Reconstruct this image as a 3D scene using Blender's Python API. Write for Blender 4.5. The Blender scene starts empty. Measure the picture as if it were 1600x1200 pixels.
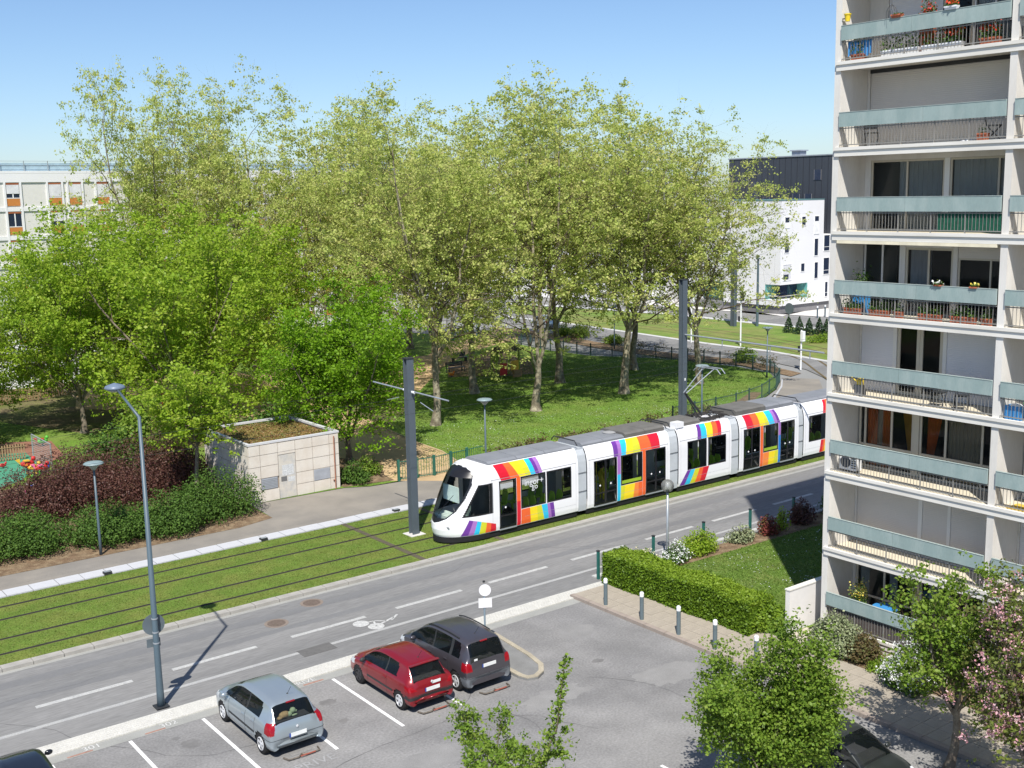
import bpy, math, random
import numpy as np
from mathutils import Vector, Matrix
R_ = math.radians
scene = bpy.context.scene
COL = scene.collection
random.seed(7)

# ------------------------------------------------------------------ camera
CAM_H = 15.2992
FPX = 1777.525
RT = np.array([0.792977, -0.608916, -0.020224])
UP = np.array([0.117266, 0.11997, 0.985828])
FW = np.array([0.59786, 0.78411, -0.166538])
cd = bpy.data.cameras.new('camera'); cam = bpy.data.objects.new('camera', cd); COL.objects.link(cam)
cd.sensor_width = 36.0; cd.lens = FPX / 1600 * 36.0; cd.clip_start = 0.5; cd.clip_end = 6000
mw = Matrix.Identity(4)
for i in range(3):
    mw[i][0] = RT[i]; mw[i][1] = UP[i]; mw[i][2] = -FW[i]
mw[2][3] = CAM_H
cam.matrix_world = mw
scene.camera = cam

# ------------------------------------------------------------------ light
SUN_EL = R_(54.0)
HX, HY = 0.653, 0.757                      # horizontal direction in which shadows fall
world = bpy.data.worlds.new('World'); scene.world = world; world.use_nodes = True
wn = world.node_tree.nodes; wl = world.node_tree.links
sky = wn.new('ShaderNodeTexSky'); sky.sky_type = 'NISHITA'; sky.sun_disc = False
sky.sun_elevation = SUN_EL; sky.sun_rotation = math.atan2(-HX, -HY)
sky.air_density = 0.85; sky.dust_density = 0.55; sky.ozone_density = 5.5; sky.altitude = 0
wn['Background'].inputs['Strength'].default_value = 0.108
wl.new(sky.outputs[0], wn['Background'].inputs[0])
sd = bpy.data.lights.new('sun', 'SUN'); sd.energy = 4.9; sd.angle = R_(0.53); sd.color = (1.0, 0.955, 0.88)
sun = bpy.data.objects.new('sun', sd); COL.objects.link(sun)
ldir = Vector((HX * math.cos(SUN_EL), HY * math.cos(SUN_EL), -math.sin(SUN_EL)))
sun.rotation_euler = ldir.to_track_quat('-Z', 'Y').to_euler()
sun.location = (0, 0, 60)
scene.view_settings.view_transform = 'Standard'
scene.view_settings.look = 'None'
scene.view_settings.exposure = 0.40
scene.view_settings.gamma = 1.0
scene.view_settings.use_curve_mapping = False

# ------------------------------------------------------------------ helpers
def G(px, py, z=0.0):
    """place on the ground seen at a photograph position (true metric position from the solved camera)"""
    d = (px - 800) / FPX * RT - (py - 600) / FPX * UP + FW
    t = (z - CAM_H) / d[2]
    return (float(t * d[0]), float(t * d[1]))

class MB:
    def __init__(s): s.v = []; s.f = []; s.t = []
    def add(s, vs, fs):
        o = len(s.v); s.v.extend([tuple(map(float, p)) for p in vs]); s.f.extend([tuple(i + o for i in f) for f in fs]); return s
    def quad(s, a, b, c, d): return s.add([a, b, c, d], [(0, 1, 2, 3)])
    def box(s, x0, x1, y0, y1, z0, z1):
        v = [(x, y, z) for z in (z0, z1) for y in (y0, y1) for x in (x0, x1)]
        return s.add(v, [(0, 2, 3, 1), (4, 5, 7, 6), (0, 1, 5, 4), (2, 6, 7, 3), (0, 4, 6, 2), (1, 3, 7, 5)])
    def obox(s, c, sx, sy, sz, rz=0.0, base=True):
        """box centred at c (x,y) rotated about z; z from c.z up"""
        ca, sa = math.cos(rz), math.sin(rz); v = []
        for z in (0, sz):
            for y in (-sy / 2, sy / 2):
                for x in (-sx / 2, sx / 2):
                    v.append((c[0] + x * ca - y * sa, c[1] + x * sa + y * ca, c[2] + z - (0 if base else sz / 2)))
        return s.add(v, [(0, 2, 3, 1), (4, 5, 7, 6), (0, 1, 5, 4), (2, 6, 7, 3), (0, 4, 6, 2), (1, 3, 7, 5)])
    def poly(s, pts, z): 
        return s.add([(p[0], p[1], z) for p in pts], [tuple(range(len(pts)))])
    def prism(s, pts, z0, z1):
        n = len(pts); v = [(p[0], p[1], z0) for p in pts] + [(p[0], p[1], z1) for p in pts]
        f = [tuple(range(n, 2 * n)), tuple(reversed(range(n)))] + [(i, (i + 1) % n, n + (i + 1) % n, n + i) for i in range(n)]
        return s.add(v, f)
    def tube(s, pts, r, n=8, cap=True):
        pts = [np.array(p, float) for p in pts]; m = len(pts)
        rr = r if hasattr(r, '__len__') else [r] * m
        rings = []; ref = None
        for i, p in enumerate(pts):
            a = pts[max(i - 1, 0)]; b = pts[min(i + 1, m - 1)]; d = b - a; d = d / (np.linalg.norm(d) + 1e-9)
            if ref is None:
                ref = np.array([0, 0, 1.]) if abs(d[2]) < .9 else np.array([1., 0, 0])
            e = np.cross(d, ref); e /= np.linalg.norm(e) + 1e-9; g = np.cross(e, d); ref = g
            rings.append([p + rr[i] * (math.cos(2 * math.pi * k / n) * e + math.sin(2 * math.pi * k / n) * g) for k in range(n)])
        v = [q for ring in rings for q in ring]
        f = [(i * n + k, i * n + (k + 1) % n, (i + 1) * n + (k + 1) % n, (i + 1) * n + k) for i in range(m - 1) for k in range(n)]
        if cap: f += [tuple(reversed(range(n))), tuple((m - 1) * n + k for k in range(n))]
        return s.add(v, f)
    def lathe(s, prof, c=(0, 0, 0), n=16, axis='z', cap=True):
        v = []; m = len(prof)
        for (r, h) in prof:
            for k in range(n):
                a = 2 * math.pi * k / n; x, y = r * math.cos(a), r * math.sin(a)
                if axis == 'z': v.append((c[0] + x, c[1] + y, c[2] + h))
                elif axis == 'x': v.append((c[0] + h, c[1] + x, c[2] + y))
                else: v.append((c[0] + x, c[1] + h, c[2] + y))
        f = [(i * n + k, i * n + (k + 1) % n, (i + 1) * n + (k + 1) % n, (i + 1) * n + k) for i in range(m - 1) for k in range(n)]
        if cap: f += [tuple(reversed(range(n))), tuple((m - 1) * n + k for k in range(n))]
        return s.add(v, f)
    def ball(s, c, rx, ry=None, rz=None, n=10):
        ry = ry or rx; rz = rz or rx; v = []; f = []
        m = n // 2
        for i in range(m + 1):
            th = math.pi * i / m
            for k in range(n):
                a = 2 * math.pi * k / n
                v.append((c[0] + rx * math.sin(th) * math.cos(a), c[1] + ry * math.sin(th) * math.sin(a), c[2] + rz * math.cos(th)))
        for i in range(m):
            for k in range(n): f.append((i * n + k, (i + 1) * n + k, (i + 1) * n + (k + 1) % n, i * n + (k + 1) % n))
        return s.add(v, f)

def root_loc(p):
    while p.parent: p = p.parent
    return p.location
def link_mesh(name, me, mat, parent=None):
    o = bpy.data.objects.new(name, me); COL.objects.link(o)
    if mat is not None:
        for m in (mat if isinstance(mat, (list, tuple)) else [mat]): me.materials.append(m)
    if parent: o.parent = parent
    return o
def part(name, mb, mat, parent=None, smooth=False, kind=None, label=None):
    me = bpy.data.meshes.new(name)
    v = mb.v
    if parent and not getattr(mb, 'LOCAL', False):
        L = root_loc(parent); v = [(a - L[0], b - L[1], c - L[2]) for a, b, c in v]
    me.from_pydata(v, [], mb.f); me.update()
    if smooth: me.polygons.foreach_set('use_smooth', [True] * len(me.polygons))
    o = link_mesh(name, me, mat, parent)
    if kind: o['kind'] = kind
    if label: o['label'] = label
    return o
def tag(o, label, cat, group=None, kind=None):
    o['label'] = label; o['category'] = cat
    if group: o['group'] = group
    if kind: o['kind'] = kind
    return o
def thing(name, label, cat, loc=(0, 0, 0), group=None):
    o = bpy.data.objects.new(name, None); COL.objects.link(o); o.location = loc; o.empty_display_size = .3
    return tag(o, label, cat, group)
def struct(name, mb, mat, smooth=False, parent=None):
    o = part(name, mb, mat, parent, smooth)
    if not parent: o['kind'] = 'structure'
    return o
def dup(o, parent=None, loc=None, rz=None, label=None, sc=None):
    c = o.copy(); COL.objects.link(c)
    if parent: c.parent = parent
    for ch in list(o.children): dup(ch, c)
    if loc is not None: c.location = loc
    if rz is not None: c.rotation_euler = (0, 0, rz)
    if sc is not None: c.scale = (sc, sc, sc) if not hasattr(sc, '__len__') else sc
    if label: c['label'] = label
    return c

# ------------------------------------------------------------------ materials
MATS = {}
def _p(m):
    return m.node_tree.nodes['Principled BSDF']
def M(name, col, rough=.75, spec=.35, metal=0., var=.12, scale=2., bump=0., bscale=60., fine=0., fscale=80., tint=None, tscale=.4, tamt=.0, stretch=None):
    if name in MATS: return MATS[name]
    m = bpy.data.materials.new(name); m.use_nodes = True; MATS[name] = m
    nt = m.node_tree; n = nt.nodes; l = nt.links; p = _p(m)
    p.inputs['Roughness'].default_value = rough; p.inputs['Metallic'].default_value = metal
    p.inputs['Specular IOR Level'].default_value = spec
    tc = n.new('ShaderNodeTexCoord'); src = tc.outputs['Object']
    if stretch:
        mp = n.new('ShaderNodeMapping'); mp.inputs['Scale'].default_value = stretch; l.new(src, mp.inputs[0]); src = mp.outputs[0]
    cur = None
    def noise(sc, det=5., rgh=.6):
        t = n.new('ShaderNodeTexNoise'); t.inputs['Scale'].default_value = sc; t.inputs['Detail'].default_value = det
        t.inputs['Roughness'].default_value = rgh; l.new(src, t.inputs['Vector']); return t
    def mul(a, fac_out, lo, hi):
        mr = n.new('ShaderNodeMapRange'); mr.inputs['From Min'].default_value = .3; mr.inputs['From Max'].default_value = .7
        mr.inputs['To Min'].default_value = lo; mr.inputs['To Max'].default_value = hi; l.new(fac_out, mr.inputs['Value'])
        vm = n.new('ShaderNodeVectorMath'); vm.operation = 'SCALE'
        if isinstance(a, tuple): vm.inputs[0].default_value = a
        else: l.new(a, vm.inputs[0])
        l.new(mr.outputs[0], vm.inputs['Scale']); return vm.outputs[0]
    cur = tuple(col[:3])
    if tint is not None:
        t = noise(tscale, 6.); cr = n.new('ShaderNodeMapRange'); cr.inputs['From Min'].default_value = .42; cr.inputs['From Max'].default_value = .62
        cr.inputs['To Max'].default_value = tamt; l.new(t.outputs[0], cr.inputs['Value'])
        mx = n.new('ShaderNodeMix'); mx.data_type = 'RGBA'; l.new(cr.outputs[0], mx.inputs[0])
        mx.inputs[6].default_value = (*cur, 1); mx.inputs[7].default_value = (*tint, 1); cur = mx.outputs[2]
    if var: cur = mul(cur, noise(scale).outputs[0], 1 - var, 1 + var)
    if fine: cur = mul(cur, noise(fscale, 2.).outputs[0], 1 - fine, 1 + fine)
    if isinstance(cur, tuple): p.inputs['Base Color'].default_value = (*cur, 1)
    else: l.new(cur, p.inputs['Base Color'])
    if bump:
        b = n.new('ShaderNodeBump'); b.inputs['Strength'].default_value = bump; b.inputs['Distance'].default_value = .02
        l.new(noise(bscale, 3.).outputs[0], b.inputs['Height']); l.new(b.outputs[0], p.inputs['Normal'])
    return m
def leafmat(name, cols, trans=.35, rough=.5, spec=.3):
    """leaf colours picked per leaf through the point attribute 'tint'"""
    m = bpy.data.materials.new(name); m.use_nodes = True; nt = m.node_tree; n = nt.nodes; l = nt.links; p = _p(m)
    at = n.new('ShaderNodeAttribute'); at.attribute_name = 'tint'
    cr = n.new('ShaderNodeValToRGB'); els = cr.color_ramp.elements
    for i, c in enumerate(cols):
        pos = i / (len(cols) - 1)
        e = els[i] if i < 2 else els.new(pos)
        e.position = pos; e.color = (*c, 1)
    l.new(at.outputs['Fac'], cr.inputs[0]); l.new(cr.outputs[0], p.inputs['Base Color'])
    p.inputs['Roughness'].default_value = rough; p.inputs['Specular IOR Level'].default_value = spec
    tr = n.new('ShaderNodeBsdfTranslucent'); l.new(cr.outputs[0], tr.inputs['Color'])
    mx = n.new('ShaderNodeMixShader'); mx.inputs[0].default_value = trans
    l.new(p.outputs[0], mx.inputs[1]); l.new(tr.outputs[0], mx.inputs[2]); l.new(mx.outputs[0], n['Material Output'].inputs[0])
    return m
def glass(name, col=(.02, .025, .03), opaque=.6, rough=.03, spec=.6, tr_col=(.93, .95, .94)):
    m = bpy.data.materials.new(name); m.use_nodes = True; nt = m.node_tree; n = nt.nodes; l = nt.links; p = _p(m)
    p.inputs['Base Color'].default_value = (*col, 1); p.inputs['Roughness'].default_value = rough
    p.inputs['Specular IOR Level'].default_value = spec
    tr = n.new('ShaderNodeBsdfTransparent'); tr.inputs[0].default_value = (*tr_col, 1)
    fr = n.new('ShaderNodeFresnel'); fr.inputs['IOR'].default_value = 1.5
    ad = n.new('ShaderNodeMath'); ad.operation = 'ADD'; ad.use_clamp = True; ad.inputs[1].default_value = opaque
    l.new(fr.outputs[0], ad.inputs[0])
    mx = n.new('ShaderNodeMixShader'); l.new(ad.outputs[0], mx.inputs[0]); l.new(tr.outputs[0], mx.inputs[1]); l.new(p.outputs[0], mx.inputs[2])
    l.new(mx.outputs[0], n['Material Output'].inputs[0]); return m

asphalt_road = M('asphalt road', (.215, .212, .206), .85, .25, var=.10, scale=.6, fine=.16, fscale=15, bump=.25, bscale=70, tint=(.165, .165, .163), tscale=.35, tamt=.8, stretch=(.12, 1, 1))
asphalt_lot = M('asphalt parking lot', (.245, .24, .234), .88, .2, var=.16, scale=.45, fine=.17, fscale=14, bump=.3, bscale=60, tint=(.185, .182, .18), tscale=.22, tamt=.9)
asphalt_path = M('asphalt path', (.225, .208, .185), .9, .2, var=.12, scale=.5, fine=.1, fscale=40, tint=(.25, .225, .19), tscale=.25, tamt=.7)
paint_white = M('road paint', (.44, .44, .42), .6, .3, var=.14, scale=4, fine=.14, fscale=30, tint=(.33, .33, .33), tscale=9, tamt=.5)
paint_new = M('parking paint', (.80, .80, .77), .6, .3, var=.08, scale=5, tint=(.5, .5, .5), tscale=12, tamt=.5)
grass_m = M('track grass', (.115, .18, .032), .95, .1, var=.14, scale=1.3, fine=.26, fscale=16, bump=.9, bscale=55, tint=(.165, .185, .045), tscale=.7, tamt=.7)
lawn_m = M('park grass', (.125, .215, .034), .95, .1, var=.18, scale=.8, fine=.3, fscale=11, bump=.9, bscale=45, tint=(.16, .21, .05), tscale=.35, tamt=.8)
lawn2_m = M('garden grass', (.115, .185, .032), .95, .1, var=.2, scale=1.0, fine=.3, fscale=15, bump=.9, bscale=50, tint=(.16, .18, .055), tscale=.8, tamt=.8)
fargrass_m = M('far track grass', (.14, .215, .045), .95, .1, var=.14, scale=.5, fine=.15, fscale=12, tint=(.20, .20, .07), tscale=.25, tamt=.9)
sand_m = M('sand path', (.50, .36, .205), .95, .1, var=.1, scale=.7, fine=.1, fscale=25, tint=(.40, .28, .16), tscale=.3, tamt=.6)
soil_m = M('bark mulch', (.17, .115, .072), .95, .1, var=.25, scale=2.5, fine=.35, fscale=22, bump=1, bscale=30, tint=(.25, .19, .12), tscale=2.4, tamt=.8)
kerb_m = M('granite kerb', (.34, .325, .295), .8, .3, var=.16, scale=1.4, fine=.12, fscale=60)
slab_m = M('pale concrete slab', (.47, .475, .49), .8, .3, var=.07, scale=1.2, fine=.06, fscale=40)
paver_m = M('light small pavers', (.52, .51, .47), .85, .2, var=.08, scale=3, fine=.14, fscale=22, bump=.3, bscale=25)
flag_m = M('beige paving flag', (.34, .30, .245), .85, .2, var=.09, scale=1.6, fine=.12, fscale=30)
gutter_m = M('concrete gutter', (.30, .30, .28), .85, .2, var=.1, scale=1, fine=.1, fscale=30)
yellowkerb_m = M('sandstone kerb', (.36, .32, .245), .85, .2, var=.18, scale=2, fine=.15, fscale=30)
rail_m = M('rail steel', (.045, .04, .038), .6, .4, metal=.3, var=.2, scale=3)
plaza_m = M('pale plaza paving', (.60, .58, .56), .85, .2, var=.06, scale=.4, fine=.05, fscale=8)
steel_m = M('painted mast grey', (.085, .105, .125), .55, .4, var=.06, scale=2)
lamp_m = M('painted lamp grey', (.075, .11, .135), .45, .5, var=.05, scale=2)
galv_m = M('galvanised steel', (.42, .45, .48), .4, .5, metal=.5, var=.08, scale=4)
dark_m = M('dark metal', (.03, .032, .035), .5, .4)
black_m = M('black rubber', (.02, .02, .021), .7, .3)
white_m = M('white enamel', (.78, .79, .80), .4, .5, var=.03)
greenpost_m = M('green painted post', (.02, .12, .10), .5, .4)
wood_m = M('weathered fence wood', (.30, .20, .11), .85, .2, var=.25, scale=6)
bark_m = M('plane bark', (.165, .14, .10), .9, .15, var=.3, scale=2.2, fine=.25, fscale=14, bump=.6, bscale=14, tint=(.33, .30, .22), tscale=2.6, tamt=.8)
bark2_m = M('brown bark', (.16, .13, .10), .9, .15, var=.3, scale=4, fine=.2, fscale=20, bump=.6, bscale=20, tint=(.24, .21, .16), tscale=3, tamt=.8)
twig_m = M('twig bark', (.13, .10, .07), .9, .1, var=.2, scale=4)
# ================================================================== GROUND, ROADS, TRACKS
base_m = M('ground asphalt', (.24, .24, .235), .9, .2, var=.1, scale=.05)
struct('ground', MB().poly([(-900, -400), (1500, -400), (1500, 1800), (-900, 1800)], -.05), base_m)
ROAD0, ROAD1 = 32.22, 38.53
struct('main_road', MB().poly([(-90, ROAD0), (95, ROAD0), (95, ROAD1), (-90, ROAD1)], 0), asphalt_road)
struct('parking_lot', MB().poly([(-60, -10), (26.75, -10), (26.75, 31.05), (-60, 31.05)], 0), asphalt_lot)

def gp(lst): return [G(*p) for p in lst]
# park ground
fence_px = [(1150, 640), (1190, 625), (1213, 608), (1218, 598), (1203, 583), (1150, 573), (1100, 567), (1025, 560), (923, 556), (860, 548), (800, 536), (752, 527)]
FEN = [(31.3, 51.3), (33.4, 51.0), (37, 51.4), (45, 51.9), (53, 52.1)] + gp(fence_px)
FEN = FEN[:5] + [p for p in FEN[5:] if p[0] > 54]
lawn_poly = [(-60, 49.4), (22.9, 49.4), (23.1, 52.25), (28.3, 52.05), (29.6, 51.4)] + FEN + [(66, 112), (60, 128), (-60, 128)]
struct('park_lawn', MB().poly(lawn_poly, .02), lawn_m)
struct('sand_path', MB().poly(gp([(602, 752), (700, 752), (712, 738), (718, 724), (690, 706), (650, 692), (610, 674), (575, 655), (500, 620), (440, 595), (330, 575), (180, 600), (120, 618), (118, 640), (300, 640), (450, 680), (540, 735)]), .026), sand_m)
struct('sand_path', MB().poly(gp([(655, 612), (690, 575), (740, 548), (812, 530), (800, 520), (745, 520), (700, 535), (668, 556), (610, 560), (430, 560), (400, 590), (600, 600)]), .03), sand_m)
struct('timber_path_edging', MB().tube([(*G(*p), .05) for p in [(718, 724), (690, 706), (650, 692), (610, 674), (575, 655)]], .05, 6), M('edging timber', (.42, .33, .2), .9, .2))
mulch = MB()
def bed(pts, z): return MB().poly(pts, z)
struct('mulch_bed', bed([(-60, 49.15), (21, 48.8), (22.9, 49.3), (22.9, 62), (20, 64), (-60, 64)], .034), soil_m)
struct('mulch_bed', bed([(37, 51.9), (59, 52.6), (63.5, 54.1), (66, 55.6), (65.6, 56.3), (62.8, 54.9), (58.6, 53.6), (37, 52.9)], .034), soil_m)
struct('mulch_bed', bed([(28.4, 52.1), (31.2, 51.6), (31.4, 53), (33, 56), (31, 59), (28.4, 59)], .034), soil_m)
struct('mulch_bed', bed(gp([(560, 700), (640, 640), (600, 600), (0, 600), (0, 660), (300, 700)]), .022), M('park dirt', (.16, .13, .075), .95, .1, var=.25, scale=1.2, fine=.3, fscale=14, tint=(.12, .14, .04), tscale=.3, tamt=1.0))
struct('mulch_bed', bed(gp([(770, 545), (830, 565), (835, 585), (700, 590), (700, 572), (740, 560)]), .034), soil_m)
struct('playground_surface', MB().poly(gp([(-60, 790), (35, 750), (62, 728), (40, 708), (-80, 716)]), .04), M('green rubber court', (.07, .26, .165), .8, .2, var=.1, scale=1))
struct('playground_surface', MB().poly(gp([(-80, 722), (40, 714), (64, 730), (100, 712), (80, 690), (-80, 694)]), .036), M('brown rubber court', (.25, .12, .085), .85, .2, var=.12, scale=.6))
# side road, its path and planting
struct('side_road', MB().poly(gp([(1292, 592), (1259, 577), (1160, 556), (1063, 547), (997, 538), (930, 527), (860, 512), (760, 502), (640, 500), (560, 490), (560, 470), (700, 474), (800, 486), (900, 508), (997, 522), (1107, 538), (1204, 550), (1296, 566)]), .004), asphalt_road)
struct('side_road_kerb', MB().tube([(*G(*p), .03) for p in [(780, 494), (900, 508), (997, 522), (1107, 538), (1204, 550), (1296, 566)]], .12, 4), slab_m)
struct('planting_strip', MB().poly(gp([(1252, 583), (1160, 562), (1063, 553), (997, 545), (930, 534), (860, 520), (770, 510), (770, 520), (860, 530), (930, 543), (997, 553), (1063, 562), (1160, 571), (1236, 588)]), .008), soil_m)
struct('shared_path', MB().poly([(-90, 46.86), (62, 46.86), (66, 49.5), (70, 53), (74, 56.5), (72.5, 59), (66, 54.3), (59.8, 52), (45, 51.7), (37, 51.2), (33.4, 50.7), (31.3, 51.1), (29.5, 51.3), (28.3, 51.95), (23.1, 52.2), (22.9, 49.3), (21, 48.9), (-90, 49.2)], .0245), asphalt_path)
struct('path_edging', MB().tube([(*G(*p), .05) for p in [(1143, 655), (1180, 640), (1208, 625), (1221, 605), (1222, 594)]], .07, 5), slab_m)
# straight grass track
TR = [40.005, 41.447, 43.485, 44.913]
struct('track_bed', MB().poly([(-90, 38.9), (62, 38.9), (62, 46.0), (-90, 46.0)], .05), grass_m)
rl = MB()
for y in TR:
    rl.box(-90, 58, y - .035, y + .035, .03, .08)
struct('tram_rail', rl, rail_m)
slot = MB()
for y in TR:
    slot.poly([(-90, y - .075), (58, y - .075), (58, y + .075), (-90, y + .075)], .054)
struct('rail_joint_strip', slot, M('rail joint', (.11, .115, .055), .9, .1, var=.25, scale=5))
# kerb with single stones
kerb = struct('kerb', MB().box(-90, 60, 38.56, 38.86, -.03, .095), M('kerb bed', (.22, .21, .2), .9))
stones = []
for x0 in range(-3, 56):
    if x0 == -3:
        mb = MB().box(0, .975, 38.53, 38.9, -.02, .125); st = part('kerbstone', mb, kerb_m, kerb); st.location.x = x0; proto = st
    else:
        st = proto.copy(); COL.objects.link(st); st.location = (x0 + random.uniform(-.004, .004), random.uniform(-.006, .006), random.uniform(-.006, .004))
struct('road_gutter', MB().poly([(-90, 38.3), (60, 38.3), (60, 38.53), (-90, 38.53)], .004), gutter_m)
# white slab strip beside path
ss = struct('slab_strip', MB().box(-90, 62, 46.02, 46.84, -.02, .02), M('slab bed', (.3, .3, .3), .9))
proto = None
for k in range(0, 60):
    x0 = -3 + k * 1.0
    if not proto: proto = part('paving_slab', MB().box(0, .965, 46.03, 46.83, .0, .09), slab_m, ss); proto.location.x = x0
    else:
        st = proto.copy(); COL.objects.link(st); st.location = (x0, 0, random.uniform(-.008, .006)); st.rotation_euler = (0, 0, 0)
# sleepers marks of the points box near the tram (dark transverse bars in the grass)
struct('track_drain', MB().box(24.8, 25.05, 38.95, 46.0, .04, .062).box(29.0, 29.25, 38.95, 46.0, .04, .062), M('drain grate', (.10, .085, .06), .8, .3))
# painted marks on the road
mk = MB()
for k in range(-8, 18):
    x0 = 8.115 + k * 4.3133
    if x0 > 62: break
    mk.box(x0, x0 + 2.99, 34.97, 35.16, .001, .008)
struct('lane_dashes', mk, paint_white)
struct('lane_line', MB().box(-60, 19.1, 33.52, 33.69, .001, .008).box(19.1, 62, 33.52, 33.69, .001, .008), M('worn line paint', (.40, .40, .385), .7, .3, var=.2, scale=3, fine=.15, fscale=30, tint=(.26, .26, .26), tscale=3, tamt=.7))
# bicycle pictogram: two wheels, frame and bars, flat paint
bk = MB()
def ring2(c, r0, r1, n=20, z=.0085):
    v = []; 
    for k in range(n):
        a = 2 * math.pi * k / n
        v += [(c[0] + r0 * math.cos(a), c[1] + r0 * math.sin(a), z), (c[0] + r1 * math.cos(a), c[1] + r1 * math.sin(a), z)]
    bk.add(v, [(2 * k, 2 * k + 1, (2 * k + 3) % (2 * n), (2 * k + 2) % (2 * n)) for k in range(n)])
def bar2(a, b, w=.07, z=.009):
    d = np.array(b) - np.array(a); d = d / np.linalg.norm(d); e = np.array([-d[1], d[0]]) * w / 2
    bk.add([(a[0] - e[0], a[1] - e[1], z), (b[0] - e[0], b[1] - e[1], z), (b[0] + e[0], b[1] + e[1], z), (a[0] + e[0], a[1] + e[1], z)], [(0, 1, 2, 3)])
ring2((19.25, 34.55), .0, .30); ring2((19.55, 33.98), .0, .30)
bar2((19.25, 34.55), (19.75, 34.5)); bar2((19.75, 34.5), (19.55, 33.98)); bar2((19.55, 33.98), (20.5, 34.35), .1); bar2((19.75, 34.5), (20.1, 34.2)); bar2((20.3, 34.15), (20.75, 34.5), .09); bar2((19.25, 34.55), (19.3, 34.9), .06)
struct('bicycle_pictogram', bk, M('pictogram paint', (.50, .50, .48), .7, .3, var=.15, scale=8, tint=(.3, .3, .3), tscale=14, tamt=.6))
# manholes and patches
mh_m = M('cast iron cover', (.17, .13, .105), .7, .3, metal=.3, var=.2, scale=9)
for i, (px, py, lab) in enumerate([(432, 974, 'round rusty manhole cover in the carriageway nearer the parked silver car'), (487, 942, 'round manhole cover in the carriageway close to the track kerb')]):
    x, y = G(px, py); t = thing('manhole_cover', lab, 'manhole cover', (x, y, 0), 'manhole covers in the main road')
    part('frame', MB().lathe([(.0, .001), (.44, .001), (.44, .008), (.37, .009), (0, .0085)], (x, y, 0), 24), M('manhole frame', (.21, .17, .14), .8), t)
    part('lid', MB().lathe([(.0, .002), (.33, .002), (.33, .013), (0, .013)], (x, y, 0), 24), mh_m, t)
x, y = G(495, 1015)
struct('road_patch', MB().box(x - .62, x + .62, y - .33, y + .3, .001, .0095), M('dark asphalt patch', (.125, .122, .118), .9, .2, var=.12, scale=5))
# separating strip between road and lot : pavers, gutter
st = struct('paver_strip', MB().box(-60, 26.9, 31.5, 32.22, -.03, .035).box(26.9, 28.9, 31.75, 32.22, -.03, .035), paver_m)
struct('strip_joint', MB().box(-60, 28.9, 32.222, 32.30, -.02, .012), M('strip joint', (.27, .27, .26), .9))
struct('lot_gutter', MB().poly([(-60, 31.05), (26.75, 31.05), (26.75, 31.5), (-60, 31.5)], .004), gutter_m)
pv = MB()
for i in range(210):
    for j in range(6):
        x0 = 2 + i * .13; y0 = 31.505 + j * .119
        pv.box(x0 + .006 + (j % 2) * .06, x0 + .124 + (j % 2) * .06, y0 + .006, y0 + .113, .03, .041 + random.random() * .003)
o = part('small_paver', pv, paver_m, st, kind='stuff')
# repairs, seams and oil stains : thin flat sheets with their own outline
def blob(x, y, rx, ry, n=22, seed=0):
    r = random.Random(seed); return [(x + rx * math.cos(2 * math.pi * k / n) * r.uniform(.7, 1.15), y + ry * math.sin(2 * math.pi * k / n) * r.uniform(.7, 1.15)) for k in range(n)]
oil_m = M('oil stain', (.165, .16, .155), .7, .35, var=.2, scale=3); light_m = M('pale repaired asphalt', (.232, .228, .222), .9, .2, var=.12, scale=1.2, fine=.14, fscale=30); seam_m = M('tar seam', (.10, .10, .10), .7, .3)
for i, (x, y, a, b) in enumerate([(8.5, 29.2, .35, .22), (10.9, 29.7, .28, .35), (15.2, 29.6, .3, .2), (15.0, 28.2, .16, .12), (8.9, 27.6, .2, .16), (12.0, 24.0, .5, .25), (23.6, 26.6, .22, .16), (24.4, 21.5, .3, .2), (17.6, 23.2, .35, .2), (10.7, 30.3, .12, .1)]): struct('oil_stain', MB().poly(blob(x, y, a, b, seed=i), .0015 + .0002 * i), oil_m)
for i, (x, y, a, b) in enumerate([(24.8, 29.0, .8, .5), (20.8, 25.4, 1.3, .55), (24.6, 24.4, 1.2, .8), (15.5, 24.6, 1.8, .6), (9.5, 25.0, 1.3, .5)]): struct('pale_wear_patch', MB().poly(blob(x, y, a, b, 30, 50 + i), .001), light_m)
sm_ = MB(); r_ = random.Random(5)
def crack(x, y, a, L, w=.018):
    pts = [(x, y)]
    for k in range(int(L / .35)): a += r_.gauss(0, .22); x += .35 * math.cos(a); y += .35 * math.sin(a); pts.append((x, y))
    for i in range(len(pts) - 1):
        p, q = np.array(pts[i]), np.array(pts[i + 1]); d = (q - p) / np.linalg.norm(q - p); e = np.array([-d[1], d[0]]) * w * r_.uniform(.3, .7)
        sm_.add([(*(p - e), .0035), (*(q - e), .0035), (*(q + e), .0035), (*(p + e), .0035)], [(0, 1, 2, 3)])
for (x, y, a, L) in [(5, 36.6, .03, 14), (24, 37.1, 0, 12), (30, 36.4, .02, 11), (12, 25.5, .1, 9), (18, 21.5, 1.2, 5), (22.5, 25.8, -.5, 5), (14, 23, -.4, 6), (7, 37.4, 1.5, 1.2), (3, 34.3, .0, 8), (20.4, 23, 2.2, 4)]: crack(x, y, a, L)
struct('asphalt_crack', sm_, seam_m)
wear_m = M('tyre polished asphalt', (.172, .172, .172), .75, .3, var=.12, scale=.8, fine=.1, fscale=45, stretch=(.12, 1, 1))
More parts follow.
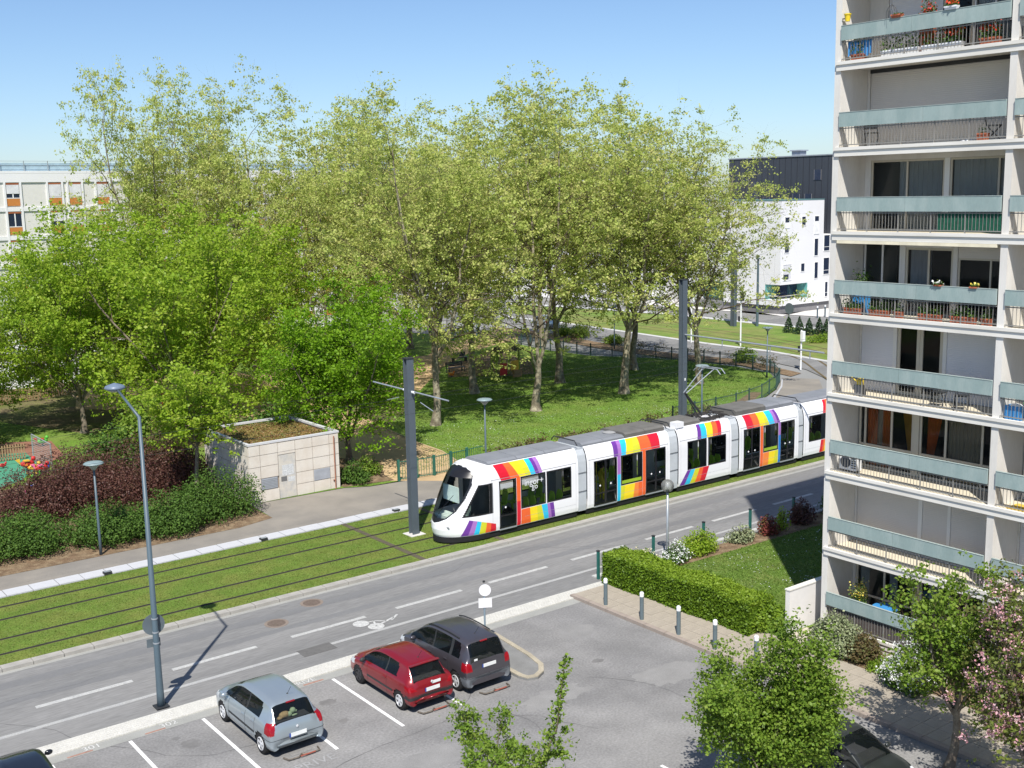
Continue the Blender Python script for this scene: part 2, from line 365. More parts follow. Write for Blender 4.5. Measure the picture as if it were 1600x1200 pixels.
for (y0, y1) in ((37.05, 37.6), (35.75, 36.15)):
    pts = []; pt2 = []
    for k in range(120): x = -20 + k * .7; pts.append((x, y0 + random.uniform(-.05, .05))); pt2.append((x, y1 + random.uniform(-.05, .05)))
    mb = MB(); 
    for k in range(119): mb.quad((*pts[k], .0022), (*pts[k + 1], .0022), (*pt2[k + 1], .0022), (*pt2[k], .0022))
    struct('wheel_track', mb, wear_m)
# bay lines
bl = MB()
for x in (5.25, 7.43, 9.61, 11.8, 13.98, 16.16, 18.28):
    bl.box(x - .05, x + .05, 26.75, 31.0 if x != 13.98 else 29.0, .001, .007)
x, y = G(1033, 1196); bl.box(x - .05, x + .05, y - 4, y, .001, .007)
struct('bay_lines', bl, paint_new)
red_m = M('faded red paint', (.33, .19, .15), .8, .2, var=.2, scale=8)
struct('faded_red_marks', MB().box(7.9, 8.6, 31.1, 31.17, .005, .011).box(10.1, 10.7, 31.1, 31.17, .005, .011).box(15.2, 15.9, 31.12, 31.2, .005, .011), red_m)
def text_mesh(name, s, size, loc, rz, mat, parent=None, rx=0., kind='structure', ext=0., font_scale=(1, 1, 1)):
    c = bpy.data.curves.new(name, 'FONT'); c.body = s; c.size = size; c.align_x = 'CENTER'; c.extrude = ext
    tmp = bpy.data.objects.new(name + '_tmp', c); COL.objects.link(tmp)
    dg = bpy.context.evaluated_depsgraph_get(); me = bpy.data.meshes.new_from_object(tmp.evaluated_get(dg))
    bpy.data.objects.remove(tmp); me.materials.clear()
    me.transform(Matrix.LocRotScale(Vector(loc), __import__('mathutils').Euler((rx, 0, rz)), Vector(font_scale)))
    if parent:
        L = root_loc(parent); me.transform(Matrix.Translation((-L[0], -L[1], -L[2])))
    o = link_mesh(name, me, mat, parent)
    if kind and not parent: o['kind'] = kind
    return o
txt_m = M('stencil paint', (.52, .52, .50), .7, .3, var=.15, scale=20)
text_mesh('bay_number', '301', .36, (8.62, 31.2, .012), 0, txt_m)
text_mesh('bay_number', '302', .36, (10.86, 31.2, .012), 0, txt_m)
text_mesh('bay_number', '303 PRIVE', .34, (15.0, 31.25, .012), 0, txt_m)
text_mesh('bay_marking', 'PRIVE', .5, (13.15, 26.3, .01), 0, M('worn stencil', (.30, .30, .30), .8, .2))
# tyre scuffs and oil stains are in the material; hoops of the bay locks
hoop_m = M('worn hoop steel', (.17, .145, .12), .6, .4, metal=.4, var=.3, scale=9)
for (x, y, lab) in [(13.1, 26.95, 'folded down parking lock hoop behind the silver hatchback'), (17.5, 26.95, 'folded down parking lock hoop behind the red hatchback'), (19.7, 26.85, 'folded down parking lock hoop behind the grey people carrier')]:
    t = thing('parking_lock', lab, 'parking lock', (x, y, 0), 'folded parking locks behind the parked cars')
    part('hoop', MB().tube([(x - .55, y + .25, .03), (x - .5, y + .02, .05), (x - .2, y, .05), (x - .05, y + .12, .05), (x + .1, y, .05), (x + .45, y + .02, .05), (x + .5, y + .25, .03)], .025, 6), hoop_m, t)
    part('red_band', MB().box(x - .15, x + .3, y - .028, y + .0, .05, .08), M('red lock paint', (.34, .10, .07), .5), t)
    part('base_plate', MB().box(x - .3, x + .3, y + .22, y + .34, .0, .02), asphalt_lot, t)
# traffic island
isl = [(20.75, 30.95), (20.75, 28.1), (20.75, 27.2), (20.85, 26.85), (21.2, 26.75), (21.6, 26.95), (21.95, 27.4), (22.15, 28.3), (22.25, 29.4), (22.4, 30.95)]
iso = struct('traffic_island', MB().prism(isl, -.02, .075), M('island asphalt', (.20, .2, .195), .9, .2, var=.12, scale=2, fine=.1, fscale=30))
cx_ = sum(p[0] for p in isl) / len(isl)
ipts = []
for i in range(len(isl) - 1):
    a, b = np.array(isl[i]), np.array(isl[i + 1]); n_ = max(1, int(round(np.linalg.norm(b - a) / .75)))
    for k in range(n_): ipts.append(a + (b - a) * k / n_)
ipts.append(np.array(isl[-1]))
for i in range(len(ipts) - 1):
    a, b = ipts[i], ipts[i + 1]; d = (b - a); L = np.linalg.norm(d); d /= L; n_ = np.array([d[1], -d[0]]); a = a + d * .006; b = b - d * .006
    w = .0; w2 = -.17
    part('kerbstone', MB().prism([tuple(a + n_ * w2), tuple(b + n_ * w2), tuple(b + n_ * -.003), tuple(a + n_ * -.003)][::1], -.02, .105 + random.uniform(-.004, .004)), yellowkerb_m, iso)
# pavement by the hedge
pave_edge = [(26.95, 31.7), (28.75, 31.7), (28.75, -6), (26.95, -6)]
pv = struct('pavement', MB().box(26.95, 29.5, -8, 31.72, -.03, .075), M('pavement bed', (.25, .22, .18), .9))
proto = None
for j in range(0, 58):
    for i in range(4):
        x0 = 26.96 + i * .63; y0 = 31.7 - (j + 1) * .5
        if y0 < 3: continue
        if not proto:
            proto = part('paving_flag', MB().box(.006, .624, .006, .494, .03, .105), flag_m, pv); proto.location = (x0, y0, 0)
        else:
            st = proto.copy(); COL.objects.link(st); st.location = (x0, y0, random.uniform(-.004, .004))
kb = struct('pavement_kerb', MB().box(26.76, 26.94, -8, 31.72, -.03, .09), M('reddish kerb bed', (.25, .20, .17), .9))
proto = None
for j in range(28):
    y0 = 31.7 - (j + 1) * 1.0
    if not proto: proto = part('kerbstone', MB().box(26.75, 26.945, 0.008, .992, .0, .12), M('reddish kerb', (.29, .245, .21), .85, .2, var=.15, scale=2), kb); proto.location.y = y0
    else:
        st = proto.copy(); COL.objects.link(st); st.location = (0, y0, random.uniform(-.006, .004))
struct('entrance_path', MB().poly([(29.5, 23.9), (30.96, 23.9), (30.96, 22.6), (29.5, 21.2)], .08), M('entrance paving', (.47, .42, .34), .9, .2, var=.1, scale=3))
struct('shrub_bed', MB().box(29.52, 30.95, -6, 22.3, -.03, .085), soil_m)
struct('garden_lawn', MB().poly([(29.5, 23.9), (46, 23.9), (46, 31.6), (29.5, 31.9)], .03), lawn2_m)
struct('flower_bed', MB().poly([(29.5, 31.6), (46, 31.2), (46, 32.7), (28.95, 32.2), (28.95, 31.75)], .034), soil_m)
struct('garden_edge', MB().box(28.95, 62, 32.72, 32.95, -.02, .05), M('edge concrete', (.45, .45, .43), .85, .2, var=.08, scale=2))
# far side: curved track lawn, street, pavement, plaza
struct('far_track_bed', MB().poly(gp([(1298, 567), (1204, 549), (1107, 537), (997, 521), (900, 507), (800, 485), (790, 476), (900, 482), (1040, 492), (1150, 503), (1298, 517)]), .02), fargrass_m)
struct('far_street', MB().poly(gp([(1310, 519), (1150, 502.5), (1040, 490), (900, 480), (700, 465), (560, 458), (560, 448), (700, 455), (900, 468), (1040, 481), (1150, 489), (1310, 499)]), .004), asphalt_road)
struct('far_kerb', MB().tube([(*G(*p), .03) for p in [(790, 475), (900, 481), (1040, 491), (1150, 502.7), (1298, 517)]], .16, 4), slab_m)
struct('far_pavement', MB().poly(gp([(1320, 497), (1150, 487), (1040, 479.5), (900, 466), (700, 453), (560, 446), (560, 432), (750, 440), (900, 446), (1050, 461), (1060, 469), (1222, 494), (1320, 472)]), .012), plaza_m)
struct('plaza', MB().poly(gp([(560, 430), (560, 418), (800, 418), (1000, 430), (1052, 460), (900, 444), (750, 438)]), .008), plaza_m)
# curved rails through the far lawn
cpx = [(760, 482), (870, 496), (1000, 511), (1150, 533), (1245, 555), (1292, 582)]
cw = [np.array(G(*p)) for p in cpx] + [np.array((66.5, 46.5)), np.array((58, 42.5))]
def smooth_line(P, n=10):
    out = []
    P = [2 * P[0] - P[1]] + P + [2 * P[-1] - P[-2]]
    for i in range(1, len(P) - 2):
        for k in range(n):
            t = k / n; out.append(.5 * ((2 * P[i]) + (-P[i - 1] + P[i + 1]) * t + (2 * P[i - 1] - 5 * P[i] + 4 * P[i + 1] - P[i + 2]) * t * t + (-P[i - 1] + 3 * P[i] - 3 * P[i + 1] + P[i + 2]) * t ** 3))
    out.append(P[-2]); return out
cl = smooth_line(cw, 8)
def offset(line, d):
    out = []
    for i, p in enumerate(line):
        a = line[max(i - 1, 0)]; b = line[min(i + 1, len(line) - 1)]; t = (b - a) / np.linalg.norm(b - a); out.append(p + d * np.array([-t[1], t[0]]))
    return out
rb = MB()
for d in (-.72, .72, 2.8, 4.24):
    L = offset(cl, d); a = offset(cl, d - .09); b = offset(cl, d + .09)
    for i in range(len(L) - 1): rb.quad((*a[i], .03), (*a[i + 1], .03), (*b[i + 1], .03), (*b[i], .03))
struct('curved_tram_rail', rb, M('far rail', (.13, .10, .05), .8, .2))
# crossing marks on the far street
cm = MB()
for k in range(7):
    p = G(1262 + k * 7, 507 + k * .6); cm.box(p[0] - .25, p[0] + .25, p[1] - .9, p[1] + .9, .006, .012)
struct('crossing_marks', cm, paint_white)
# ================================================================== VEGETATION HELPERS
rng = np.random.default_rng(11)
def mesh_np(name, V, F4, mat, tint=None, smooth=False, parent=None, kind=None):
    me = bpy.data.meshes.new(name); n = len(V); m = len(F4)
    me.vertices.add(n); me.vertices.foreach_set('co', np.asarray(V, np.float32).ravel())
    k = F4.shape[1]
    me.loops.add(m * k); me.loops.foreach_set('vertex_index', F4.astype(np.int32).ravel())
    me.polygons.add(m); me.polygons.foreach_set('loop_start', np.arange(0, m * k, k, dtype=np.int32)); me.polygons.foreach_set('loop_total', np.full(m, k, np.int32))
    if smooth: me.polygons.foreach_set('use_smooth', np.ones(m, bool))
    me.update(calc_edges=True)
    if tint is not None:
        a = me.attributes.new('tint', 'FLOAT', 'POINT'); a.data.foreach_set('value', np.asarray(tint, np.float32))
    o = link_mesh(name, me, mat, parent)
    if kind: o['kind'] = kind
    return o
def leaves(P, size, rg, upbias=.5, tint=None, aspect=.75, fold=.25, outward=None, obias=0.):
    """P (n,3) leaf centres -> verts/faces of folded diamond leaves"""
    n = len(P); nrm = rg.normal(size=(n, 3)); nrm[:, 2] += upbias * 1.6
    if outward is not None: nrm += outward * obias
    nrm /= np.linalg.norm(nrm, axis=1)[:, None]
    a = rg.normal(size=(n, 3)); a -= (a * nrm).sum(1)[:, None] * nrm; a /= np.linalg.norm(a, axis=1)[:, None]
    b = np.cross(nrm, a); s = size * rg.uniform(.6, 1.3, n)[:, None]
    v0 = P - a * s * .5; v2 = P + a * s * .5; v1 = P + b * s * .5 * aspect + nrm * s * fold * .5; v3 = P - b * s * .5 * aspect + nrm * s * fold * .5
    V = np.stack([v0, v1, v2, v3], 1).reshape(-1, 3)
    F = np.arange(4 * n).reshape(-1, 4)
    t = rg.random(n) if tint is None else tint
    return V, F, np.repeat(np.clip(t, 0, 1), 4)
def tubes_np(paths, sides_fn):
    Vs = []; Fs = []; off = 0
    for pts, rad, lev in paths:
        k = sides_fn(lev); m = len(pts); d = np.gradient(pts, axis=0); d /= np.linalg.norm(d, axis=1)[:, None] + 1e-9
        ref = np.array([0.31, .95, .05]); e = np.cross(d, ref); e /= np.linalg.norm(e, axis=1)[:, None] + 1e-9; g = np.cross(d, e)
        a = np.arange(k) * 2 * math.pi / k
        ring = pts[:, None, :] + rad[:, None, None] * (np.cos(a)[None, :, None] * e[:, None, :] + np.sin(a)[None, :, None] * g[:, None, :])
        Vs.append(ring.reshape(-1, 3)); i = np.arange(m - 1)[:, None] * k + off; j = np.arange(k)[None, :]; j2 = (j + 1) % k
        Fs.append(np.stack([i + j, i + j2, i + k + j2, i + k + j], -1).reshape(-1, 4)); off += m * k
    return np.concatenate(Vs), np.concatenate(Fs)
def skeleton(rg, trunk_h, trunk_r, nch, length, ang, trop, wob, fork=None, lean=(0, 0), flare=1.5, st0=.8):
    paths = []; twigs = []
    ml = len(nch)
    def br(p, d, L, r, lev):
        n = (8, 7, 5, 4, 3, 3)[lev]; pts = [p]
        for i in range(n):
            d = d + rg.normal(0, wob[lev], 3) + np.array([0, 0, trop[lev]]); d /= np.linalg.norm(d); p = p + d * L / n; pts.append(p)
        pts = np.array(pts); rad = np.linspace(r, r * (.62 if lev == 0 else .35), n + 1)
        if lev == 0: rad[0] *= flare; rad[1] *= 1 + (flare - 1) * .2
        paths.append((pts, rad, lev))
        if lev >= ml - 1: twigs.append((pts, lev))
        if lev == ml: return
        k = nch[lev]; st = (st0, .10, .14, .12, .1)[lev]; az = rg.uniform(0, 6.28)
        for j in range(k):
            t = st + (1 - st) * (j + rg.random() * .8) / k if lev else min(1., st + (1 - st) * j / max(k - 1, 1))
            t = min(t, .995); fi = t * n; i0 = int(fi); q = pts[i0] + (pts[min(i0 + 1, n)] - pts[i0]) * (fi - i0)
            dd = pts[min(i0 + 1, n)] - pts[i0] if i0 < n else pts[n] - pts[n - 1]; dd = dd / (np.linalg.norm(dd) + 1e-9)
            az += 2.4 + rg.normal(0, .35); e = np.cross(dd, [.3, .2, .93]); e /= np.linalg.norm(e) + 1e-9; g = np.cross(dd, e)
            an = ang[lev] * rg.uniform(.7, 1.3); nd = math.cos(an) * dd + math.sin(an) * (math.cos(az) * e + math.sin(az) * g)
            LL = length[lev] * rg.uniform(.75, 1.2) * ((1.15 - .5 * t) if lev else 1)
            rr = rad[i0] * ((.62 if lev == 0 else .5) * rg.uniform(.8, 1.1)); br(q, nd, LL, rr, lev + 1)
    br(np.zeros(3), np.array([lean[0], lean[1], 1.]), trunk_h, trunk_r, 0)
    return paths, twigs
def make_tree(name, label, cat, rg, H, R, sk, lmat, bmat, nleaf, lsize, spread=.3, upbias=.5, group=None, smin=0., topcut=None, clump=14):
    """scales the grown skeleton so that the crown is H high and R in radius"""
    paths, twigs = skeleton(rg, **sk)
    tp = np.concatenate([t[0] for t in twigs]); th = sk['trunk_h']
    zmax = np.percentile(tp[:, 2], 99.6); rad = np.percentile(np.hypot(tp[:, 0] - tp[:, 0].mean(), tp[:, 1] - tp[:, 1].mean()), 95)
    sx = R / rad; sz = (H - th) / (zmax - th)
    def T(p):
        q = p.copy(); f = np.clip(q[:, 2] / th, 0, 1)
        q[:, 0] *= 1 + (sx - 1) * f; q[:, 1] *= 1 + (sx - 1) * f
        q[:, 2] = np.where(q[:, 2] > th, th + (q[:, 2] - th) * sz, q[:, 2]); return q
    paths = [(T(p), r, l) for p, r, l in paths]; twigs = [(T(p), l) for p, l in twigs]
    mx_, my_ = np.concatenate([t[0] for t in twigs])[:, :2].mean(0)
    def Cn(p):
        q = p.copy(); f = np.clip((q[:, 2] - th * .3) / (H * .45), 0, 1); q[:, 0] -= mx_ * f; q[:, 1] -= my_ * f; return q
    paths = [(Cn(p), r, l) for p, r, l in paths]; twigs = [(Cn(p), l) for p, l in twigs]
    root = thing(name, label, cat, (0, 0, 0), group)
    big = [p for p in paths if p[2] <= 1]; sm = [p for p in paths if p[2] > 1]
    V, F = tubes_np(big, lambda l: 12 if l == 0 else 8); mesh_np('trunk', V, F, bmat, smooth=True, parent=root)
    V, F = tubes_np(sm, lambda l: 5 if l == 2 else 3); mesh_np('branches', V, F, twig_m, smooth=True, parent=root, kind='stuff')
    # leaves along twigs
    segs = np.concatenate([np.stack([t[0][:-1], t[0][1:]], 1) for t in twigs]); L = np.linalg.norm(segs[:, 1] - segs[:, 0], axis=1)
    idx = rg.choice(len(segs), nleaf, p=L / L.sum()); u = rg.random(nleaf)[:, None]
    P = segs[idx, 0] * (1 - u) + segs[idx, 1] * u
    tw = rg.random(len(segs))
    if clump:
        nc = nleaf // clump; C_ = P[:nc] + rg.normal(0, spread, (nc, 3)); wc = rg.gamma(1.6, 1., nc); ci = rg.choice(nc, nleaf, p=wc / wc.sum())
        P = C_[ci] + rg.normal(0, spread * .75, (nleaf, 3)) * np.array([1, 1, .6]); idx = idx[:nc][ci]
    else: P = P + rg.normal(0, spread, (nleaf, 3)) * np.array([1, 1, .75])
    P = P[P[:, 2] > smin]
    tint = np.clip(.5 * tw[idx][:len(P)] + .5 * rg.random(len(P)), 0, 1)
    V, F, t = leaves(P, lsize, rg, upbias, tint)
    mesh_np('crown', V, F, lmat, tint=t, parent=root, kind='stuff')
    return root
def mound(name, label, cat, c, r, h, lmat, n, lsize, rg=rng, group=None, lobes=7, tintbias=0., flat=0., stem=True, z0=.02, accent=None, upb=.6, blossom_mat=None):
    """shrub: leaves filling several overlapping lobes, denser at the skin, with stems inside"""
    rx, ry = r if hasattr(r, '__len__') else (r, r)
    root = thing(name, label, cat, (c[0], c[1], z0), group)
    ctr = []; 
    for i in range(lobes):
        a = 2 * math.pi * i / lobes + rg.uniform(-.4, .4); q = rg.uniform(.3, .62)
        hh = h * rg.uniform(.5, .86) * (1 - .25 * q)
        ctr.append((math.cos(a) * rx * q, math.sin(a) * ry * q, hh * .52, rx * rg.uniform(.42, .6), ry * rg.uniform(.42, .6), hh * .56))
    ctr.append((0, 0, h * .5, rx * .6, ry * .6, h * .5)); C = np.array(ctr)
    w = (C[:, 3] * C[:, 4] * C[:, 5]) ** .66; idx = rg.choice(len(C), n, p=w / w.sum())
    d = rg.normal(size=(n, 3)); d /= np.linalg.norm(d, axis=1)[:, None]
    rr = rg.beta(6, 1.4, n)[:, None] * (1 + .10 * np.sin(d[:, :1] * 9 + idx[:, None]) + .08 * np.sin(d[:, 1:2] * 11) + rg.normal(0, .06, (n, 1)))
    P = C[idx, :3] + d * rr * C[idx, 3:6]; k = P[:, 2] > .03; P = P[k]; d = d[k]
    P[:, 0] += c[0]; P[:, 1] += c[1]; P[:, 2] += z0
    tint = np.clip(rg.random(len(P)) * .75 + .25 * np.sin(P[:, 0] * 4 + P[:, 1] * 3) ** 2 + tintbias, 0, 1)
    V, F, t = leaves(P - np.array([c[0], c[1], z0]), lsize, rg, upb, tint, outward=d, obias=.9)
    mesh_np('foliage', V, F, lmat, tint=t, parent=root, kind='stuff')
    if stem:
        mb = MB()
        for i in range(9):
            a = rg.uniform(0, 6.28); q = rg.uniform(.2, .6)
            mb.tube([(c[0] + .1 * math.cos(a), c[1] + .1 * math.sin(a), z0), (c[0] + rx * q * .5 * math.cos(a), c[1] + ry * q * .5 * math.sin(a), z0 + h * .4), (c[0] + rx * q * math.cos(a), c[1] + ry * q * math.sin(a), z0 + h * .75)], [.03 * h / 2 + .01, .02, .008], 5)
        part('stems', mb, twig_m, root)
    if blossom_mat:
        m_, cnt, bs = blossom_mat; sel = rg.choice(len(P), cnt)
        Q = P[sel] - np.array([c[0], c[1], z0]) + d[sel] * .07; k = Q[:, 2] > h * .25; Q = Q[k]
        V, F, t = leaves(np.repeat(Q, 5, 0) + rg.normal(0, bs * .8, (len(Q) * 5, 3)), bs, rg, .6); mesh_np('blossom', V, F, m_, tint=t, parent=root, kind='stuff')
    return root

plane_leaf = leafmat('plane leaf', [(.33, .42, .09), (.46, .54, .13), (.57, .61, .19), (.64, .57, .25)], .52)
maple_leaf = leafmat('maple leaf', [(.18, .30, .02), (.27, .42, .03), (.36, .49, .045), (.42, .48, .08)], .5)
bright_leaf = leafmat('bright maple leaf', [(.13, .27, .01), (.20, .37, .016), (.28, .45, .03)], .5)
front_leaf = leafmat('front tree leaf', [(.10, .18, .02), (.16, .27, .03), (.23, .34, .045), (.28, .35, .065)], .45)
shrub_leaf = leafmat('laurel leaf', [(.045, .095, .018), (.08, .155, .026), (.12, .21, .035)], .3, .6, .2)
hedge_leaf = leafmat('hedge leaf', [(.10, .19, .015), (.18, .29, .022), (.26, .37, .035)], .4)
purple_leaf = leafmat('purple shrub leaf', [(.06, .024, .022), (.10, .040, .034), (.15, .07, .05), (.15, .09, .06)], .3)
brown_leaf = leafmat('brown green shrub leaf', [(.10, .075, .03), (.14, .10, .045), (.11, .14, .04)], .3)
varieg_leaf = leafmat('variegated leaf', [(.09, .13, .05), (.25, .29, .15), (.42, .45, .28)], .2)
white_fl = leafmat('white blossom', [(.75, .77, .74), (.82, .84, .82)], .2)
pink_fl = leafmat('pink blossom', [(.62, .28, .33), (.75, .42, .46), (.82, .6, .62)], .3)
cherry_leaf = leafmat('bronze cherry leaf', [(.12, .10, .03), (.12, .17, .03), (.2, .22, .05)], .3)
conifer_leaf = leafmat('conifer needles', [(.02, .05, .02), (.04, .08, .03)], .1)

# ------------------------------------------------------------------ plane trees in the park
SKP = dict(trunk_h=6.2, trunk_r=.31, nch=[5, 9, 8, 5], length=[9.0, 4.8, 2.6, 1.4], ang=[.42, .85, .8, .7], trop=[.0, .12, .02, -.02, .0], wob=[.05, .09, .12, .16, .2])
planes = []
for i, (hh, rr, th, lean) in enumerate([(22.5, 7.5, 5.2, (.02, .03)), (23.5, 6.8, 6.2, (-.03, .0)), (21.0, 7.8, 5.4, (.03, -.02)), (22.5, 7.4, 3.3, (-.02, .02))]):
    s = dict(SKP); s['trunk_h'] = th; s['lean'] = lean; s['nch'] = [[4, 5, 5, 3][i], 9, 8, 5]; s['ang'] = [[.40, .34, .44, .32][i], .9, .8, .7]
    planes.append((make_tree('plane_tree', '', 'tree', np.random.default_rng(100 + i), hh, rr, s, plane_leaf, bark_m, 33000, .19, .27, .6, 'plane trees in the park'), hh))
spots = [((41.1, 62.4), 1, 21.3, 1.0, 'plane tree with a flared pale foot, nearest the sand path behind the tram nose'),
         ((50.1, 70.5), 1, 23.0, 4.0, 'single straight plane tree between the bench and the red and yellow playhouse'),
         ((49.2, 61.8), 3, 22.6, 2.2, 'big forked plane tree nearest the middle of the lawn behind the tram roof'),
         ((58.1, 69.8), 0, 23.4, .6, 'plane tree with a dark trunk just right of the playhouse'),
         ((58.4, 62.6), 2, 22.6, 3.4, 'plane tree with a pale mottled trunk left of the tall tram mast'),
         ((66.9, 70.4), 1, 22.6, 5.2, 'thin plane tree close behind the pale mottled one, by the park fence'),
         ((65.6, 61.6), 2, 20.2, .2, 'rightmost plane tree, seen behind the raised pantograph with a side limb over the track'),
         ((60.4, 96.0), 0, 24.5, 1.9, 'plane tree at the far end of the sand path beside the road'),
         ((54.6, 92.5), 3, 24.0, 2.8, 'plane tree beside the far gate, behind the bright green maple'),
         ((48.7, 87.5), 2, 22.5, 5.6, 'plane tree behind the bright green maple, over the wide sand area'),
         ((41.9, 91.8), 3, 25.6, 3.9, 'tallest plane tree, right half of the left crown above the maples'),
         ((34.9, 96.3), 0, 25.8, 2.5, 'tall leftmost plane tree, its crown reaching over the white flats'),
         ((44.5, 107.5), 1, 26.6, 0.9, 'tall plane tree standing behind the two left crowns'),
         ((44.0, 82.5), 3, 17.5, 5.4, 'lower plane tree directly behind the dense vivid maple'),
         ((53.5, 81.0), 0, 21.5, 4.9, 'plane tree behind the slatted bench at the sand path'),
         ((71.0, 88.0), 1, 22.0, 3.0, 'plane tree behind the park fence near the parked silver van')]
used = set()
for (x, y), k, h, rz, lab in spots:
    o, hh = planes[k]; s = h / hh
    if k in used: o = dup(o)
    used.add(k)
    o.location = (x, y, 0); o.rotation_euler = (0, 0, rz); wf = {25.8: .74, 25.6: .84, 26.6: .8, 20.2: .92, 17.5: 1.1}.get(h, 1.); o.scale = (s * wf, s * wf, s); o['label'] = lab; o['category'] = 'tree'; o['group'] = 'plane trees in the park'

# ------------------------------------------------------------------ maples at the left
SKM = dict(trunk_h=2.6, trunk_r=.22, nch=[6, 8, 7, 5], length=[6.0, 3.2, 1.7, .9], ang=[.75, .75, .75, .7], trop=[0, .06, .03, .02, 0], wob=[.05, .1, .13, .17, .2])
maples = [make_tree('maple_tree', '', 'tree', np.random.default_rng(300 + i), 13.5, 6.9, SKM, maple_leaf, bark2_m, 42000, .2, .30, .7, 'maples over the playground') for i in range(2)]
mlist = [((27.4, 71.5), 0, 14.2, 1.05, .3, 'light green maple right behind the concrete kiosk and purple shrubs'),
         ((22.4, 76.6), 1, 12.6, .98, 2.0, 'light green maple with several slim stems behind the long street lamp'),
         ((16.4, 81.5), 0, 9.6, 1.1, 3.3, 'leftmost light green maple beside the picket fence'),
         ((33.6, 78.5), 1, 13.4, 1.0, 4.0, 'light green maple over the sand area left of the dense bright one'),
         ((28.4, 86.5), 0, 14.8, 1.1, 5.0, 'light green maple furthest back, below the tall left plane crown'),
         ((12.4, 74.5), 1, 7.4, 1.1, 1.2, 'low light green maple at the left picture edge over the playground')]
used = set()
for (x, y), k, h, w, rz, lab in mlist:
    o = maples[k]; 
    if k in used: o = dup(o)
    used.add(k); o.location = (x, y, 0); o.rotation_euler = (0, 0, rz); s = h / 13.5; o.scale = (s * w, s * w, s); o['label'] = lab
o = make_tree('maple_tree', 'dense vivid green maple standing beside the concrete kiosk and the sand path', 'tree', np.random.default_rng(41), 10.4, 4.9,
              dict(trunk_h=1.6, trunk_r=.2, nch=[7, 9, 7, 5], length=[5.0, 2.7, 1.4, .8], ang=[.7, .8, .8, .7], trop=[0, .05, .02, .0, 0], wob=[.05, .1, .13, .17, .2]), bright_leaf, bark2_m, 48000, .17, .28, .9, None, smin=1.0)
o.location = (31.6, 57.2, 0)
o = make_tree('maple_tree', 'small light green maple whose crown hangs over the left wall of the kiosk', 'tree', np.random.default_rng(43), 7.2, 2.3,
              dict(trunk_h=3.4, trunk_r=.12, nch=[6, 7, 6, 5], length=[2.6, 1.5, .9, .5], ang=[.8, .8, .8, .7], trop=[0, .03, .0, .0, 0], wob=[.05, .1, .13, .17, .2]), maple_leaf, bark2_m, 8500, .17, .18, .8)
o.location = (20.9, 53.6, 0)
# dense low tree between kiosk and playground
mound('green_shrub', 'tall green shrub between the purple shrubs and the light green maples', 'shrub', (22.6, 65.5), (2.6, 2.2), 4.2, front_leaf, 5200, .2)
mound('green_shrub', 'grey green shrub left of the kiosk behind the purple shrubs', 'shrub', (20.0, 64.0), (2.2, 1.6), 2.8, shrub_leaf, 4000, .18)
mound('green_shrub', 'rounded green shrub behind the wooden fence at the left picture edge', 'shrub', (14.2, 74.5), (2.6, 1.6), 2.4, shrub_leaf, 4000, .18)
mound('green_shrub', 'dark shrub under the maple right behind the kiosk roof', 'shrub', (31.0, 64.0), (3.2, 2.0), 3.4, shrub_leaf, 5200, .18)
# green laurel mounds by the path
gl = [((5.6, 51.6), 2.4, 2.3, 'leftmost dark green laurel mound at the path edge, at the picture edge'), ((9.0, 51.9), 2.2, 2.1, 'second dark green laurel mound from the left along the path'), ((12.2, 52.2), 2.1, 1.9, 'dark green laurel mound just left of the short path lamp'),
      ((15.6, 51.6), 2.0, 1.8, 'dark green laurel mound just right of the short path lamp'), ((18.3, 51.0), 1.9, 2.0, 'dark green laurel mound behind the tall street lamp pole'), ((21.0, 51.8), 2.1, 2.5, 'largest dark green laurel mound, against the kiosk corner')]
for c, r, h, lab in gl: mound('laurel_shrub', lab, 'shrub', (c[0], c[1] - .45), (r * 1.08, r), h * 1.05, shrub_leaf, 13000, .10, group='laurel mounds along the path', lobes=11)
pl = [((13.6, 56.8), 2.1, 2.8, 'leftmost dark purple shrub beside the green playground court'), ((15.6, 57.2), 2.6, 3.4, 'dark purple shrub behind the short path lamp'), ((19.0, 57.0), 2.6, 3.5, 'dark purple shrub behind the tall street lamp pole'),
      ((21.4, 57.4), 2.0, 3.3, 'dark purple shrub nearest the kiosk wall')]
for c, r, h, lab in pl: mound('purple_shrub', lab, 'shrub', c, r, h, purple_leaf, 15000, .095, group='purple shrubs left of the kiosk')
mound('brown_shrub', 'brown green shrub peeking over the purple ones by the kiosk roof', 'shrub', (21.3, 58.2), (1.8, 2.0), 4.4, brown_leaf, 5000, .14)
mound('purple_shrub', 'purple shrub behind the colourful play figures', 'shrub', (17.6, 61.2), (2.4, 1.6), 2.6, purple_leaf, 9500, .095, group='purple shrubs left of the kiosk')
mound('laurel_shrub', 'small round laurel in front of the multi-stem maple right of the kiosk', 'shrub', (29.3, 52.6), 1.0, 1.3, shrub_leaf, 2600, .12)
mound('laurel_shrub', 'small lighter shrub between round laurel and the green park gate', 'shrub', (30.7, 53.6), .75, 1.2, front_leaf, 1500, .12)
